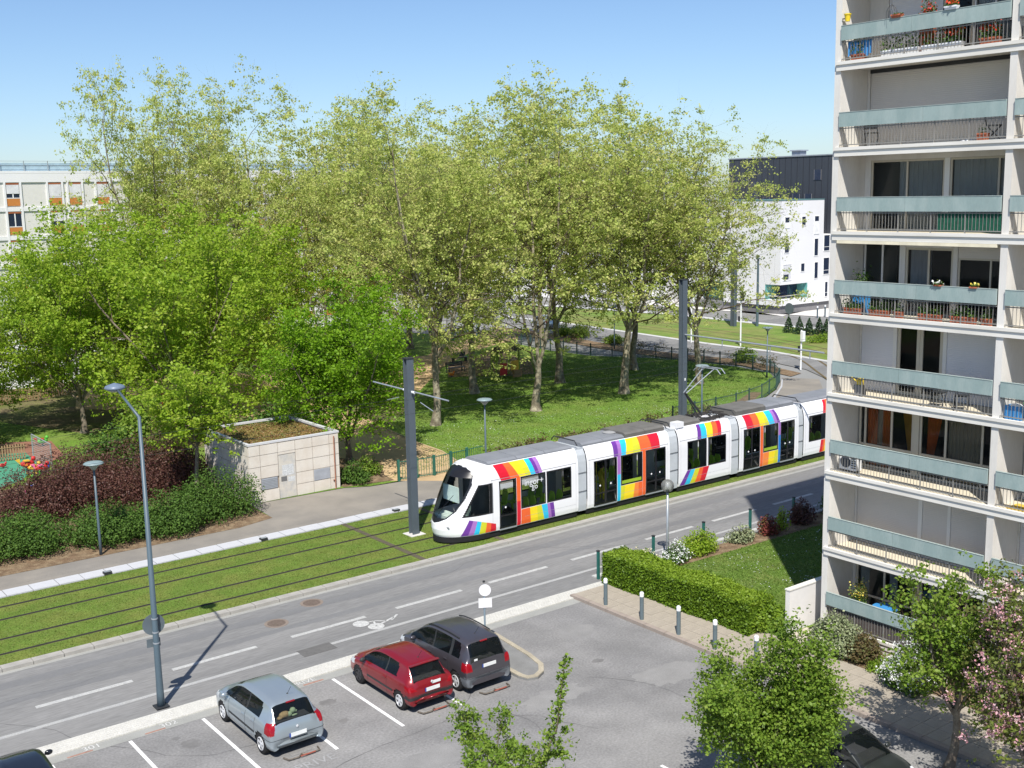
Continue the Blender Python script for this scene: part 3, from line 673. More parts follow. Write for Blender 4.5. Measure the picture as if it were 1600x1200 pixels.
# low roses along the fence
rs = MB()
V_ = []; T_ = []
for i in range(90):
    t = rng.random(); x = 38 + t * 20; y = 52.1 + .1 * (x - 38) * .35 + rng.uniform(-.3, .5); h = rng.uniform(.2, .7)
    V_.append(rng.normal(0, .16, (30, 3)) * [1, 1, .9] + [x, y, h * .6 + .1])
for p in [(990, 541), (960, 538), (1010, 546), (1090, 551), (1150, 562), (1200, 572), (900, 530), (1180, 567)]:
    x, y = G(*p); 
    for k in range(7): V_.append(rng.normal(0, .18, (30, 3)) + [x + rng.uniform(-1.2, 1.2), y + rng.uniform(-1.5, 1.5), .35])
P = np.concatenate(V_); P = P[P[:, 2] > .04]; V, F, t = leaves(P, .13, rng)
o = mesh_np('low_bedding_plants', V, F, brown_leaf, tint=t, kind='stuff'); tag(o, 'low rose and bedding plants along the park fence', 'plants')
for (p, r, h, lab) in [((905, 527), 1.3, 1.5, 'leafy green shrub beside the side road, left of the pale mottled trunk'), ((880, 524), 1.1, 1.3, 'leafy green shrub beside the side road behind the dark trunk'), ((960, 537), 1.2, 1.0, 'low leafy shrub between the two park lamp posts by the road'), ((1165, 566), 1.2, 1.5, 'dark spiky shrub on the planting strip left of the park lamp')]:
    mound('roadside_shrub', lab, 'shrub', G(*p), r, h, front_leaf, 1600, .17, group='shrubs on the roadside strip')
# small conifers
for i, (px, py, lab) in enumerate([(1232, 520, 'leftmost small dark conifer by the far street, below the round sign'), (1249, 522, 'second small dark conifer in the far row'), (1264, 524, 'third small dark conifer in the far row'), (1280, 523, 'fourth small dark conifer, partly behind low green shrubs'), (1291, 526, 'small dark conifer against the tower edge')]):
    x, y = G(px, py); t = thing('conifer', lab, 'conifer', (x, y, 0), 'row of small conifers')
    n = 700; u = rng.random(n) ** .6; a = rng.uniform(0, 6.28, n); rr = (.62 * u + .03) * rng.uniform(.55, 1.05, n); P = np.stack([rr * np.cos(a), rr * np.sin(a), 1.75 * (1 - u) + .12], 1)
    V, F, tt = leaves(P, .16, rng, .3); mesh_np('foliage', V, F, conifer_leaf, tint=tt, parent=t, kind='stuff')
    part('stem', MB().tube([(x, y, 0), (x, y, 1.6)], [.05, .01], 6), twig_m, t)
mound('low_shrub', 'low green ground shrub beside the small conifers', 'shrub', G(1288, 534), (2.4, 1.2), .9, hedge_leaf, 1500, .16)
# ------------------------------------------------------------------ hedge and garden right
hd = thing('clipped_hedge', 'long clipped bright green hedge along the pavement with bollards', 'hedge', (29.3, 28, 0))
n = 52000; hy = rng.uniform(24.6, 32.0, n); side = rng.random(n)
xc = 29.25 + (32 - hy) * .02; hw = .62 + .04 * np.sin(hy * 2.1); hh = 1.28 + .05 * np.sin(hy * 1.7) + .04 * np.sin(hy * 4.3 + 1)
ox = np.where(side < .42, rng.uniform(-1, 1, n) * hw, np.where(side < .78, -hw, np.where(side < .9, hw, rng.uniform(-1, 1, n) * hw)))
oz = np.where(side < .42, hh, np.where(side < .9, rng.uniform(.05, 1, n) * hh, rng.uniform(.05, 1, n) * hh))
inner = rng.beta(1.2, 5, n) * .22
ox = ox * (1 - inner) + rng.normal(0, .03, n); oz = oz - inner * (side < .42) + rng.normal(0, .03, n)
endm = side >= .9; hy = np.where(endm, np.where(rng.random(n) < .5, 31.97, 24.65), hy)
P = np.stack([xc + ox - 29.3, hy - 28, oz], 1)
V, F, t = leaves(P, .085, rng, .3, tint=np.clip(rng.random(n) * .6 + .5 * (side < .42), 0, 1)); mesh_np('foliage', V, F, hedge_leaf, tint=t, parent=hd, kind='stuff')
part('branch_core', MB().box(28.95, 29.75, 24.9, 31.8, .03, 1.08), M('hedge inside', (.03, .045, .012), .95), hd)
mound('shaggy_hedge_end', 'shaggy rounded shrub at the lower end of the clipped hedge', 'shrub', (29.7, 24.9), (.95, .8), 1.35, hedge_leaf, 6000, .1)
mound('yellow_flower_shrub', 'cream and yellow flowering shrub behind the hedge corner at the road', 'shrub', (30.6, 32.1), (1.2, .45), 1.05, hedge_leaf, 2200, .09, blossom_mat=(leafmat('cream blossom', [(.75, .65, .3), (.85, .8, .62)], .2), 300, .07))
mound('white_flower_shrub', 'small white flowering shrub at the foot of the globe lamp', 'shrub', (32.7, 31.9), (.75, .5), .9, shrub_leaf, 1600, .09, blossom_mat=(white_fl, 260, .07))
mound('lime_shrub', 'lime green feathery shrub right of the globe lamp', 'shrub', (34.2, 32.1), (1.15, .65), 1.15, maple_leaf, 3600, .09)
mound('grey_green_shrub', 'pale green flower-bed shrub between second and third green posts', 'shrub', (36.9, 32.1), (.9, .6), .8, varieg_leaf, 1500, .09)
mound('red_leaf_shrub', 'red leafed shrub by the third green post at the shadow edge', 'shrub', (38.6, 32.0), (.6, .5), .95, leafmat('red shrub leaf', [(.16, .03, .03), (.25, .06, .05), (.1, .14, .04)], .3), 1700, .09)
mound('slim_green_shrub', 'slim light green shrub right at the edge of the building shadow', 'shrub', (39.5, 32.0), (.35, .35), 1.2, maple_leaf, 700, .09)
mound('dark_red_shrub', 'dark red rounded shrub inside the building shadow', 'shrub', (41.0, 32.1), (.75, .6), 1.25, purple_leaf, 1800, .1)
mound('shaded_shrub', 'large green shrub in the building shadow nearest the tower edge', 'shrub', (43.9, 31.8), (1.6, 1.0), 1.9, shrub_leaf, 3600, .11)
mound('variegated_shrub', 'large rounded variegated shrub at the tower foot beside the low white wall', 'shrub', (30.0, 22.0), (.95, .95), 1.35, varieg_leaf, 9000, .085, z0=.08)
mound('olive_shrub', 'olive green shrub right of the variegated shrub at the tower foot', 'shrub', (30.1, 20.9), (.7, .7), 1.0, brown_leaf, 4200, .08, z0=.08)
mound('low_green_shrub', 'low green creeping shrub before the ground floor balcony', 'shrub', (29.8, 20.0), (.55, .6), .5, hedge_leaf, 2000, .07, z0=.08)
mound('white_blossom_shrub', 'shrub covered with bunches of white blossom before the ground floor balcony', 'shrub', (29.3, 18.75), (.95, .95), 1.5, shrub_leaf, 5200, .085, z0=.08, blossom_mat=(white_fl, 2300, .06))
# ------------------------------------------------------------------ foreground trees
SKF = dict(trunk_h=.75, trunk_r=.085, nch=[6, 8, 7, 5], length=[2.6, 1.3, .7, .35], ang=[.6, .7, .7, .7], trop=[0, .08, .03, .0, 0], wob=[.05, .1, .13, .17, .2])
o = make_tree('young_tree', 'dense bushy green tree standing in the parking lot beside the dark car', 'tree', np.random.default_rng(51), 5.0, 1.62, SKF, front_leaf, bark2_m, 42000, .085, .14, .7); o.location = (20.55, 16.75, 0)
sk = dict(trunk_h=1.8, trunk_r=.07, nch=[7, 8, 6, 4], length=[2.6, 1.0, .5, .3], ang=[.42, .5, .6, .6], trop=[0, .16, .08, .0, 0], wob=[.05, .08, .12, .17, .2])
o = make_tree('young_tree', 'sparse young tree with upright leafy shoots at the bottom picture edge', 'tree', np.random.default_rng(53), 4.5, 1.2, sk, front_leaf, bark2_m, 8500, .08, .09, .6); o.location = (13.3, 18.0, 0)
# its long whip shoot
wp = MB().tube([(13.9, 17.5, 3.4), (14.15, 17.25, 4.2), (14.25, 17.2, 5.1), (14.35, 17.2, 5.75)], [.02, .015, .01, .004], 5)
part('whip_shoot', wp, twig_m, o)
u = rng.random(420); P = np.stack([13.9 + .5 * u ** .7 - 13.3, 17.5 - .32 * u ** .6 - 18.0, 3.5 + 2.25 * u], 1) + rng.normal(0, .065, (420, 3)); V, F, t = leaves(P, .095, rng); c_ = mesh_np('shoot_leaves', V, F, front_leaf, tint=t, parent=o, kind='stuff')
o = make_tree('green_tree', 'green tree with a stout leaning trunk on the pavement before the tower balconies', 'tree', np.random.default_rng(55), 5.4, 1.55,
              dict(trunk_h=1.9, trunk_r=.13, nch=[6, 8, 7, 5], length=[2.4, 1.2, .6, .35], ang=[.55, .7, .7, .7], trop=[0, .08, .03, .0, 0], wob=[.05, .1, .13, .17, .2], lean=(.0, .04)), front_leaf, bark2_m, 14000, .1, .13, .7); o.location = (25.9, 15.3, 0)
o = make_tree('cherry_tree', 'pink blossoming cherry tree with bronze leaves at the right picture edge', 'tree', np.random.default_rng(57), 6.0, 1.9,
              dict(trunk_h=1.8, trunk_r=.14, nch=[6, 8, 6, 4], length=[2.8, 1.4, .7, .35], ang=[.8, .7, .7, .7], trop=[0, .06, .02, .0, 0], wob=[.05, .1, .13, .17, .2]), cherry_leaf, bark2_m, 9500, .10, .15, .6); o.location = (25.0, 12.7, 0)
cr = [c for c in o.children if c.name.startswith('crown')][0]; n = len(cr.data.vertices); co = np.zeros(n * 3, np.float32); cr.data.vertices.foreach_get('co', co); co = co.reshape(-1, 4, 3).mean(1)
sel = co[rng.choice(len(co), 210, replace=False)]; Q = np.repeat(sel, 42, 0) + rng.normal(0, .085, (210 * 42, 3)) * [1, 1, .8]; V, F, t = leaves(Q, .06, rng, .2); mesh_np('blossom', V, F, pink_fl, tint=t, parent=o, kind='stuff')
# ------------------------------------------------------------------ daisies and tufts
def inpoly(P, poly):
    x, y = P[:, 0], P[:, 1]; c = np.zeros(len(P), bool); n = len(poly)
    for i in range(n):
        x1, y1 = poly[i]; x2, y2 = poly[(i + 1) % n]; k = ((y1 > y) != (y2 > y)) & (x < (x2 - x1) * (y - y1) / (y2 - y1 + 1e-12) + x1); c ^= k
    return c
def daisies(name, lab, poly, ncl, per, sp, size, z):
    poly = [tuple(p) for p in poly]; A = np.array(poly); lo, hi = A.min(0), A.max(0)
    C = rng.uniform(lo, hi, (ncl, 2)); P = np.repeat(C, per, 0) + rng.normal(0, sp, (ncl * per, 2)); P = P[inpoly(P, poly)]
    P3 = np.column_stack([P, np.full(len(P), z)]); V, F, t = leaves(P3, size, rng, 3., aspect=1., fold=0)
    o = mesh_np(name, V, F, white_fl, tint=t, kind='stuff'); tag(o, lab, 'daisies')
daisies('daisies', 'patches of white daisies in the park grass behind the tram', gp([(590, 680), (700, 655), (900, 640), (1100, 620), (1190, 600), (1120, 640), (900, 672), (840, 690), (730, 712), (650, 690)]), 170, 14, .45, .045, .06)
daisies('daisies', 'white daisies in the garden lawn beside the tower', [(30.3, 24.2), (44, 24.2), (44, 31), (31, 31)], 90, 9, .25, .045, .07)
def tufts(name, lab, poly, n, h, z, mat, avoid=None):
    A = np.array(poly); P = rng.uniform(A.min(0), A.max(0), (n, 2)); P = P[inpoly(P, [tuple(p) for p in poly])]
    if avoid is not None:
        k = np.ones(len(P), bool)
        for y in avoid: k &= np.abs(P[:, 1] - y) > .12
        P = P[k]
    m = len(P); a = rng.uniform(0, 6.28, m); w = h * .7; hz = h * rng.uniform(.4, 1.2, m)
    dx, dy = np.cos(a) * w, np.sin(a) * w
    V = np.stack([np.column_stack([P[:, 0] - dx, P[:, 1] - dy, np.full(m, z)]), np.column_stack([P[:, 0] + dx, P[:, 1] + dy, np.full(m, z)]), np.column_stack([P[:, 0] + rng.normal(0, w, m), P[:, 1] + rng.normal(0, w, m), z + hz])], 1).reshape(-1, 3)
    o = mesh_np(name, V, np.arange(3 * m).reshape(-1, 3), mat, tint=np.repeat(rng.random(m), 3), kind='stuff'); tag(o, lab, 'grass')
tuft_leaf = leafmat('track grass blades', [(.13, .18, .034), (.15, .20, .038), (.18, .20, .05)], .3)
tuft_leaf2 = leafmat('lawn blades', [(.11, .20, .03), (.14, .235, .038), (.18, .25, .055)], .35)
tufts('grass_blades', 'short mown grass between the tram rails', [(-4, 38.92), (56, 38.92), (56, 46.0), (-4, 46.0)], 120000, .028, .05, tuft_leaf, TR)
tufts('grass_blades', 'longer park grass behind the tram', [(31, 52), (66, 56), (74, 62), (74, 76), (60, 84), (40, 66), (36, 56)], 120000, .05, .02, tuft_leaf2)
tufts('grass_blades', 'garden lawn grass beside the tower', [(29.6, 24), (45, 24), (45, 31.4), (30, 31.5)], 60000, .04, .03, tuft_leaf2)
# distant tree belt behind everything
dv = []
for i in range(150):
    a = math.radians(rng.uniform(-30, 120)); D = rng.uniform(330, 520); dv.append(rng.normal(0, 1, (160, 3)) * [9, 9, 3.2] + [D * math.sin(a), D * math.cos(a), 6])
P = np.concatenate(dv); V, F, t = leaves(P, 2.6, rng); o = mesh_np('distant_woods', V, F, shrub_leaf, tint=t, kind='stuff'); tag(o, 'distant belt of woods on the horizon behind the town', 'woods')
# ================================================================== APARTMENT TOWER
TX, TY = 30.96, 23.26            # facade plane and far corner
S = 2.6605; Z0 = .5; NF = 9
wall_m = M('tower render', (.68, .66, .62), .85, .2, var=.05, scale=.7, fine=.03, fscale=20, tint=(.58, .55, .50), tscale=1.1, tamt=.6, stretch=(1, 1, .25))
fascia_m = M('tower fascia', (.72, .70, .65), .8, .25, var=.04, scale=.8, tint=(.56, .53, .47), tscale=1.2, tamt=.5, stretch=(1, .4, 4))
soffit_m = M('soffit', (.62, .585, .52), .9, .2, var=.05, scale=.8)
panel_m = M('grey green parapet', (.255, .335, .325), .75, .3, var=.07, scale=.9, fine=.05, fscale=25, tint=(.33, .40, .385), tscale=2.2, tamt=.7, stretch=(1, 1, .3))
rail_steel = M('balcony railing', (.22, .215, .20), .6, .4, var=.1, scale=4)
floor_m = M('balcony floor', (.60, .54, .42), .85, .2, var=.08, scale=1.5)
shut_m = M('beige roller shutter', (.60, .57, .53), .7, .3, var=.03, scale=.6)
shutw_m = M('white roller shutter', (.66, .66, .68), .7, .3, var=.03, scale=.6)
frame_m = M('cream window frame', (.52, .48, .39), .6, .4, var=.04)
framew_m = M('white window frame', (.72, .71, .68), .5, .4, var=.03)
wgl = glass('window glass', (.015, .02, .025), .10, .02, .8)
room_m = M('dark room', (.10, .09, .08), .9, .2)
net_m = M('net curtain', (.70, .69, .67), .9, .1, var=.05); orange_m = M('orange curtain', (.80, .22, .05), .9, .1, var=.25, scale=3)
ochre_m = M('ochre curtain', (.75, .42, .08), .9, .1, var=.2, scale=3); beige_c = M('beige curtain', (.60, .48, .34), .9, .1, var=.1, scale=3); red_c = M('dark red curtain', (.45, .04, .03), .9, .1)
grey_c = M('grey curtain', (.66, .64, .66), .9, .1, var=.05); greenscreen_m = M('green privacy screen', (.015, .09, .055), .8, .2, var=.25, scale=12)
tw = thing('apartment_tower', 'tall cream apartment tower with grey-green balcony parapets at the right edge', 'building', (TX, TY, 0))
TXB = TX + 13; YE = TY - 5.79 * 5 - .2
part('plinth', MB().box(TX + .02, TXB, YE, TY - .0, -.03, Z0 - .14), wall_m, tw)
part('end_wall', MB().box(TX + .03, TXB, TY - .14, TY + .09, Z0 - .14, Z0 + S * NF), wall_m, tw)
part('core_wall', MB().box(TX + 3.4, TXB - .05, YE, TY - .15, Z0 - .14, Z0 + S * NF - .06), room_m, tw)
part('rear_wall', MB().box(TXB - .04, TXB + .15, YE, TY - .2, -.02, Z0 + S * NF), wall_m, tw)
part('roof', MB().box(TX - .05, TXB + .2, YE, TY + .14, Z0 + S * NF + .003, Z0 + S * NF + .3), fascia_m, tw)
bays = [TY - .02 - 5.79 * k for k in range(6)]       # right-hand face of every pier, going toward the viewer
pier = None
for k in range(1, 6):
    y = TY - 5.79 * k
    part('pier', MB().box(TX + .03, TX + 3.4, y - .22, y, Z0 - .13, Z0 + S * NF - .003), wall_m, tw)
for i in range(NF + 1):
    z = Z0 + S * i
    if i < NF:
        # slab with upper lip, groove, lower fascia
        part('floor_slab', MB().box(TX + .05, TX + 3.38, YE + .01, TY - .145, z - .17, z - .004), soffit_m, tw)
        part('balcony_floor', MB().box(TX + .052, TX + 1.42, YE + .012, TY - .147, z - .003, z + .004), floor_m, tw)
    part('slab_lip', MB().box(TX - .06, TX + .05, YE, TY + .0, z - .075, z + .025), fascia_m, tw)
    part('slab_fascia', MB().box(TX - .02, TX + .048, YE, TY - .002, z - .26, z - .0755), fascia_m, tw)
cover = None
# railings : one panel, posts and one joined run of bars per bay and floor
proto = None
def railing(k, i):
    y1 = TY - 5.79 * k - (.16 if k == 0 else .24); y0 = TY - 5.79 * (k + 1) + .02; z = Z0 + S * i
    ym = (y0 + y1) / 2 + (.3 if (i + k) % 2 else -.2)
    part('parapet_panel', MB().box(TX - .035, TX + .015, y0, ym - .004, z + .66, z + 1.10), panel_m, tw); part('parapet_panel', MB().box(TX - .035, TX + .015, ym + .004, y1, z + .66, z + 1.10), panel_m, tw)
    part('parapet_cap', MB().box(TX - .045, TX + .025, y0, y1, z + 1.101, z + 1.118), M('parapet cap', (.33, .39, .37), .7, .3, var=.1, scale=3), tw)
    r = part('railing', MB().box(TX + .02, TX + .05, y0, y1, z + .08, z + .11).box(TX + .02, TX + .05, y0, y1, z + .60, z + .63), rail_steel, tw)
    b = MB(); n = int((y1 - y0) / .112)
    for j in range(1, n): 
        yy = y0 + (y1 - y0) * j / n; b.box(TX + .027, TX + .041, yy - .006, yy + .006, z + .11, z + .66)
    o = part('baluster', b, rail_steel, r, kind='stuff')
    b = MB()
    for j in range(1, 5):
        yy = y0 + (y1 - y0) * j / 5; b.box(TX + .018, TX + .052, yy - .016, yy + .016, z + .0, z + 1.0)
    part('railing_post', b, rail_steel, r)
rail_done = False
for i in range(0, NF):
    for k in range(0, 3): railing(k, i)
for i in range(0, NF):
    for k in (3, 4):
        y1 = TY - 5.79 * k - .24; y0 = TY - 5.79 * (k + 1) + .02; z = Z0 + S * i
        part('parapet_panel', MB().box(TX - .035, TX + .015, y0, y1, z + .66, z + 1.10), panel_m, tw)
XB = TX + 1.44                      # infill plane at the back of the balconies
def wall_piece(y0, y1, z0, z1, m=wall_m, name='infill_wall', x0=XB, x1=XB + .12): return part(name, MB().box(x0, x1, y0, y1, z0, z1), m, tw)
def shutter(y0, y1, z0, z1, m=shut_m, x=XB + .02, pitch=.06):
    mb = MB(); n = int((z1 - z0) / pitch)
    for j in range(n):
        a = z0 + (z1 - z0) * j / n; b = z0 + (z1 - z0) * (j + 1) / n
        mb.add([(x, y0, a), (x, y1, a), (x - .004, y1, (a + b) / 2), (x - .004, y0, (a + b) / 2), (x, y1, b), (x, y0, b)], [(0, 1, 2, 3), (3, 2, 4, 5)])
    return part('roller_shutter', mb, m, tw)
def win(y0, y1, z0, z1, m=frame_m, f=.06, mull=(), trans=()):
    x = XB + .05
    w = part('window', MB().box(x + .012, x + .02, y0 + f * .5, y1 - f * .5, z0 + f * .5, z1 - f * .5), wgl, tw)
    fr = MB().box(x - .02, x + .04, y0, y1, z0, z0 + f).box(x - .02, x + .04, y0, y1, z1 - f, z1).box(x - .02, x + .04, y0, y0 + f, z0 + f, z1 - f).box(x - .02, x + .04, y1 - f, y1, z0 + f, z1 - f)
    for q in mull: fr.box(x - .018, x + .038, q - f / 2, q + f / 2, z0 + f, z1 - f)
    for q in trans: fr.box(x - .016, x + .036, y0 + f, y1 - f, q - f / 2, q + f / 2)
    part('window_frame', fr, m, w); return w
def curtain(y0, y1, z0, z1, m, x=XB + .13, folds=9, gather=0):
    mb = MB(); n = folds * 4
    top = []; bot = []
    for j in range(n + 1):
        t = j / n; off = .035 * math.sin(t * folds * 2 * math.pi)
        yt = y0 + (y1 - y0) * t; yb = yt
        if gather > 0: yb = y0 + (y1 - y0) * t * .25
        if gather < 0: yb = y1 - (y1 - y0) * (1 - t) * .25
        top.append((x + off, yt, z1)); bot.append((x + off, yb, z0))
    for j in range(n): mb.quad(bot[j], bot[j + 1], top[j + 1], top[j])
    return part('curtain', mb, m, tw, smooth=True)
for k in range(5):
    ya = TY - 5.79 * k - (.15 if k == 0 else .225); yb = TY - 5.79 * (k + 1)
    for i in range(NF):
        z = Z0 + S * i; zt = z + S - .175; H0 = z + .01
        v = i if k == 0 else {1: (5, 3, 4, 6, 8, 4, 8, 3, 5)[i]}.get(k, (i * 3 + k * 2) % 9)
        if v == 8: v = 6
        if v in (6,):                                   # closed wide roller shutter
            wall_piece(ya - .1, ya, H0, zt); shutter(yb + .02, ya - .12, H0, zt - .12); part('shutter_box', MB().box(XB - .03, XB + .1, yb + .01, ya - .11, zt - .12, zt - .003), dark_m if k == 0 else fascia_m, tw)
        elif v == 5:                                    # two wide double windows
            wall_piece(yb, ya, zt - .22, zt); wall_piece(ya - .22, ya, H0, zt - .222)
            a = ya - .23; m_ = (a + yb) / 2 - .05
            win(m_ + .1, a, H0, zt - .225, frame_m, .065, mull=((m_ + .1 + a) / 2,)); wall_piece(m_ - .08, m_ + .095, H0, zt - .223, framew_m, 'window_post'); win(yb + .02, m_ - .085, H0, zt - .225, frame_m, .065, mull=((yb + m_) / 2 - .35,))
            curtain(m_ + .25, a - 1.0, H0, zt - .25, net_m); curtain(yb + .7, m_ - .15, H0, zt - .25, net_m)
        elif v == 4:                                    # glazed bay, sliding door, half lowered shutter
            win(ya - 1.45, ya - .05, H0, zt - .02, framew_m, .06, mull=(ya - .75,)); wall_piece(ya - 1.62, ya - 1.46, H0, zt, wall_m)
            wall_piece(ya - 3.3, ya - 1.63, zt - .34, zt); win(ya - 3.3, ya - 1.63, H0, zt - .345, frame_m, .07, mull=(ya - 2.45,)); curtain(ya - 2.5, ya - 1.75, H0, zt - .36, grey_c, folds=6)
            wall_piece(ya - 3.46, ya - 3.31, H0, zt); win(yb + .02, ya - 3.47, H0, zt - .62, frame_m, .06, mull=((yb + ya - 3.45) / 2,)); shutter(yb + .02, ya - 3.47, zt - .62, zt - .02)
        elif v == 3:                                    # white shutters with a glazed double door between
            wall_piece(ya - .06, ya, H0, zt, fascia_m); shutter(ya - 1.28, ya - .07, H0, zt - .02, shutw_m); wall_piece(ya - 1.42, ya - 1.285, H0, zt, framew_m, 'window_post')
            win(ya - 2.25, ya - 1.43, H0, zt - .02, frame_m, .11); win(ya - 3.08, ya - 2.26, H0, zt - .02, frame_m, .11); wall_piece(ya - 3.22, ya - 3.09, H0, zt, framew_m, 'window_post')
            shutter(yb + .02, ya - 3.225, H0, zt - .02, shutw_m)
        elif v == 2:                                    # orange curtains
            win(ya - 2.15, ya - .06, H0, zt - .02, frame_m, .075, mull=(ya - 1.32, ya - .3), trans=(z + .78,)); wall_piece(ya - 2.36, ya - 2.16, H0, zt, frame_m, 'window_post')
            win(yb + .02, ya - 2.37, H0, zt - .02, frame_m, .075, mull=(ya - 3.3, ya - 4.55, ya - 4.85), trans=(z + .78,))
            curtain(ya - .72, ya - .34, H0, zt, orange_m, folds=3); curtain(ya - .95, ya - .63, H0, zt, beige_c, folds=3, x=XB + .17); curtain(ya - 1.30, ya - .92, H0, zt, orange_m, folds=3)
            curtain(ya - 2.1, ya - 1.6, z + .4, zt, ochre_m, folds=5, gather=1); curtain(ya - 3.2, ya - 2.6, z + .3, zt, orange_m, folds=5, gather=-1); curtain(ya - 4.5, ya - 3.35, H0, zt, beige_c, folds=9); curtain(yb + .1, ya - 4.9, H0, zt, red_c, folds=3)
        elif v == 1:                                    # three closed shutters with posts
            wall_piece(ya - .08, ya, H0, zt); shutter(ya - 2.45, ya - .09, H0, zt - .02); wall_piece(ya - 2.6, ya - 2.455, H0, zt, framew_m, 'window_post'); shutter(ya - 3.5, ya - 2.605, H0, zt - .02, shut_m); wall_piece(ya - 3.62, ya - 3.505, H0, zt, framew_m, 'window_post'); shutter(yb + .02, ya - 3.625, H0, zt - .02)
        elif v == 7:                                    # top visible floor: grey blind, open dark door, net curtain
            wall_piece(ya - .7, ya, H0, zt); shutter(ya - 2.6, ya - .72, H0, zt, shutw_m); win(ya - 3.6, ya - 2.62, H0, zt - .02, frame_m, .06); win(yb + .02, ya - 3.62, H0, zt - .02, framew_m, .06, mull=(ya - 4.3,)); curtain(yb + .1, ya - 3.7, H0, zt, net_m)
        else:                                           # dark windows with curtains
            wall_piece(ya - .12, ya, H0, zt); win(ya - 2.4, ya - .13, H0, zt - .02, frame_m, .07, mull=(ya - 1.25,), trans=(z + .8,)); wall_piece(ya - 2.6, ya - 2.41, H0, zt, frame_m, 'window_post'); win(yb + .02, ya - 2.61, H0, zt - .02, frame_m, .07, mull=(ya - 3.7,), trans=(z + .8,))
            curtain(ya - .6, ya - .25, H0, zt, net_m, folds=3); curtain(ya - 1.7, ya - 1.4, H0, zt, grey_c, folds=3); curtain(ya - 3.3, ya - 2.9, H0, zt, grey_c, folds=3)
# awning strip under slab of the flower balcony
part('awning_case', MB().box(TX - .03, TX + .02, TY - 5.7, TY - .2, Z0 + S * 5 - .36, Z0 + S * 5 - .265), M('cream awning', (.72, .66, .5), .8), tw)
part('privacy_screen', MB().box(TX + .055, TX + .065, TY - 5.75, TY - 3.75, Z0 + S * 5 + .06, Z0 + S * 5 + .64), greenscreen_m, tw)
part('wind_break', MB().box(TX + .055, TX + .065, TY - 5.7, TY - .3, Z0 + .06, Z0 + .62), M('brown mesh screen', (.09, .075, .07), .9, var=.2, scale=10), tw)
# -------- things on the balconies
def fz(i): return Z0 + S * i + .005
terra = M('terracotta', (.42, .13, .07), .85, .2, var=.15, scale=8); yel = M('yellow plastic', (.75, .55, .03), .5); bluep = M('blue plastic', (.05, .25, .55), .5); whitep = M('white plastic', (.75, .76, .78), .4)
pot_leaf = leafmat('potted plant leaf', [(.04, .09, .02), (.08, .16, .03), (.13, .2, .04)], .3); red_fl = leafmat('red flowers', [(.6, .03, .02), (.75, .12, .03)], .2); yel_fl = leafmat('yellow flowers', [(.8, .6, .05), (.8, .7, .2)], .2)
def planter(y, i, w, lab, x=TX + .17, fl=None, h=.22, mat=None, name='flower_box', cat='flower box', plants=260, ph=.22, group='flower boxes on the balconies', d=.2, z=None):
    z = fz(i) if z is None else z; t = thing(name, lab, cat, (x, y, z), group)
    mb = MB()
    mb.add([(x - d / 2 + .02, y - w / 2 + .02, z), (x + d / 2 - .02, y - w / 2 + .02, z), (x + d / 2 - .02, y + w / 2 - .02, z), (x - d / 2 + .02, y + w / 2 - .02, z), (x - d / 2, y - w / 2, z + h), (x + d / 2, y - w / 2, z + h), (x + d / 2, y + w / 2, z + h), (x - d / 2, y + w / 2, z + h)], [(3, 2, 1, 0), (0, 1, 5, 4), (1, 2, 6, 5), (2, 3, 7, 6), (3, 0, 4, 7)])
    part('trough', mb, mat or terra, t); part('soil', MB().box(x - d / 2 + .01, x + d / 2 - .01, y - w / 2 + .01, y + w / 2 - .01, z + h - .05, z + h - .02), soil_m, t)
    part('rim', MB().box(x - d / 2 - .012, x - d / 2 + .008, y - w / 2, y + w / 2, z + h - .04, z + h + .004).box(x + d / 2 - .008, x + d / 2 + .012, y - w / 2, y + w / 2, z + h - .04, z + h + .004), mat or terra, t)
    P = np.column_stack([rng.normal(0, d * .38, plants), rng.uniform(-w / 2, w / 2, plants), h + np.abs(rng.normal(0, ph * .6, plants))]); V, F, tt = leaves(P, .075, rng); mesh_np('plants', V, F, pot_leaf, tint=tt, parent=t, kind='stuff')
    if fl: 
        k = int(plants * .35); P = np.column_stack([rng.normal(0, d * .4, k), rng.uniform(-w / 2, w / 2, k), h + ph * .5 + np.abs(rng.normal(0, ph * .5, k))]); V, F, tt = leaves(P, .07, rng); mesh_np('flowers', V, F, fl, tint=tt, parent=t, kind='stuff')
    return t
Yc = TY
for (dy, w, lab) in [(.75, .62, 'terracotta trough with climbing leaves, leftmost on the flower balcony'), (1.75, .7, 'terracotta trough second from left on the flower balcony'), (3.55, .75, 'terracotta trough right of the middle on the flower balcony'), (4.65, .8, 'terracotta trough fourth from left on the flower balcony')]: planter(Yc - dy, 4, w, lab)
for (dy, lab) in [(2.45, 'small orange pot between the second and third troughs on the flower balcony'), (5.4, 'small orange pot in the right corner of the flower balcony')]: planter(Yc - dy, 4, .28, lab, name='flower_pot', cat='flower pot', plants=90, group='pots on the flower balcony')
planter(Yc - .8, 4, .5, 'green leafy plant in a dark tub peeking above the flower balcony parapet', x=TX + .55, h=.75, ph=.5, mat=bluep, name='tub_plant', cat='potted plant', plants=500, d=.35, group='tub plants')
planter(Yc - 1.1, 0, .5, 'leafy yellow green plant rising above the ground floor parapet', x=TX + .5, h=.75, ph=.55, fl=yel_fl, mat=terra, name='tub_plant', cat='potted plant', plants=500, d=.35, group='tub plants')
planter(Yc - 5.05, 4, .24, 'small yellow flowers on top of the flower balcony parapet', x=TX - .01, h=.04, ph=.08, fl=yel_fl, plants=50, d=.12, z=fz(4) + 1.1, name='flower_tray', cat='flower tray', group='flowers on the parapet of the flower balcony')
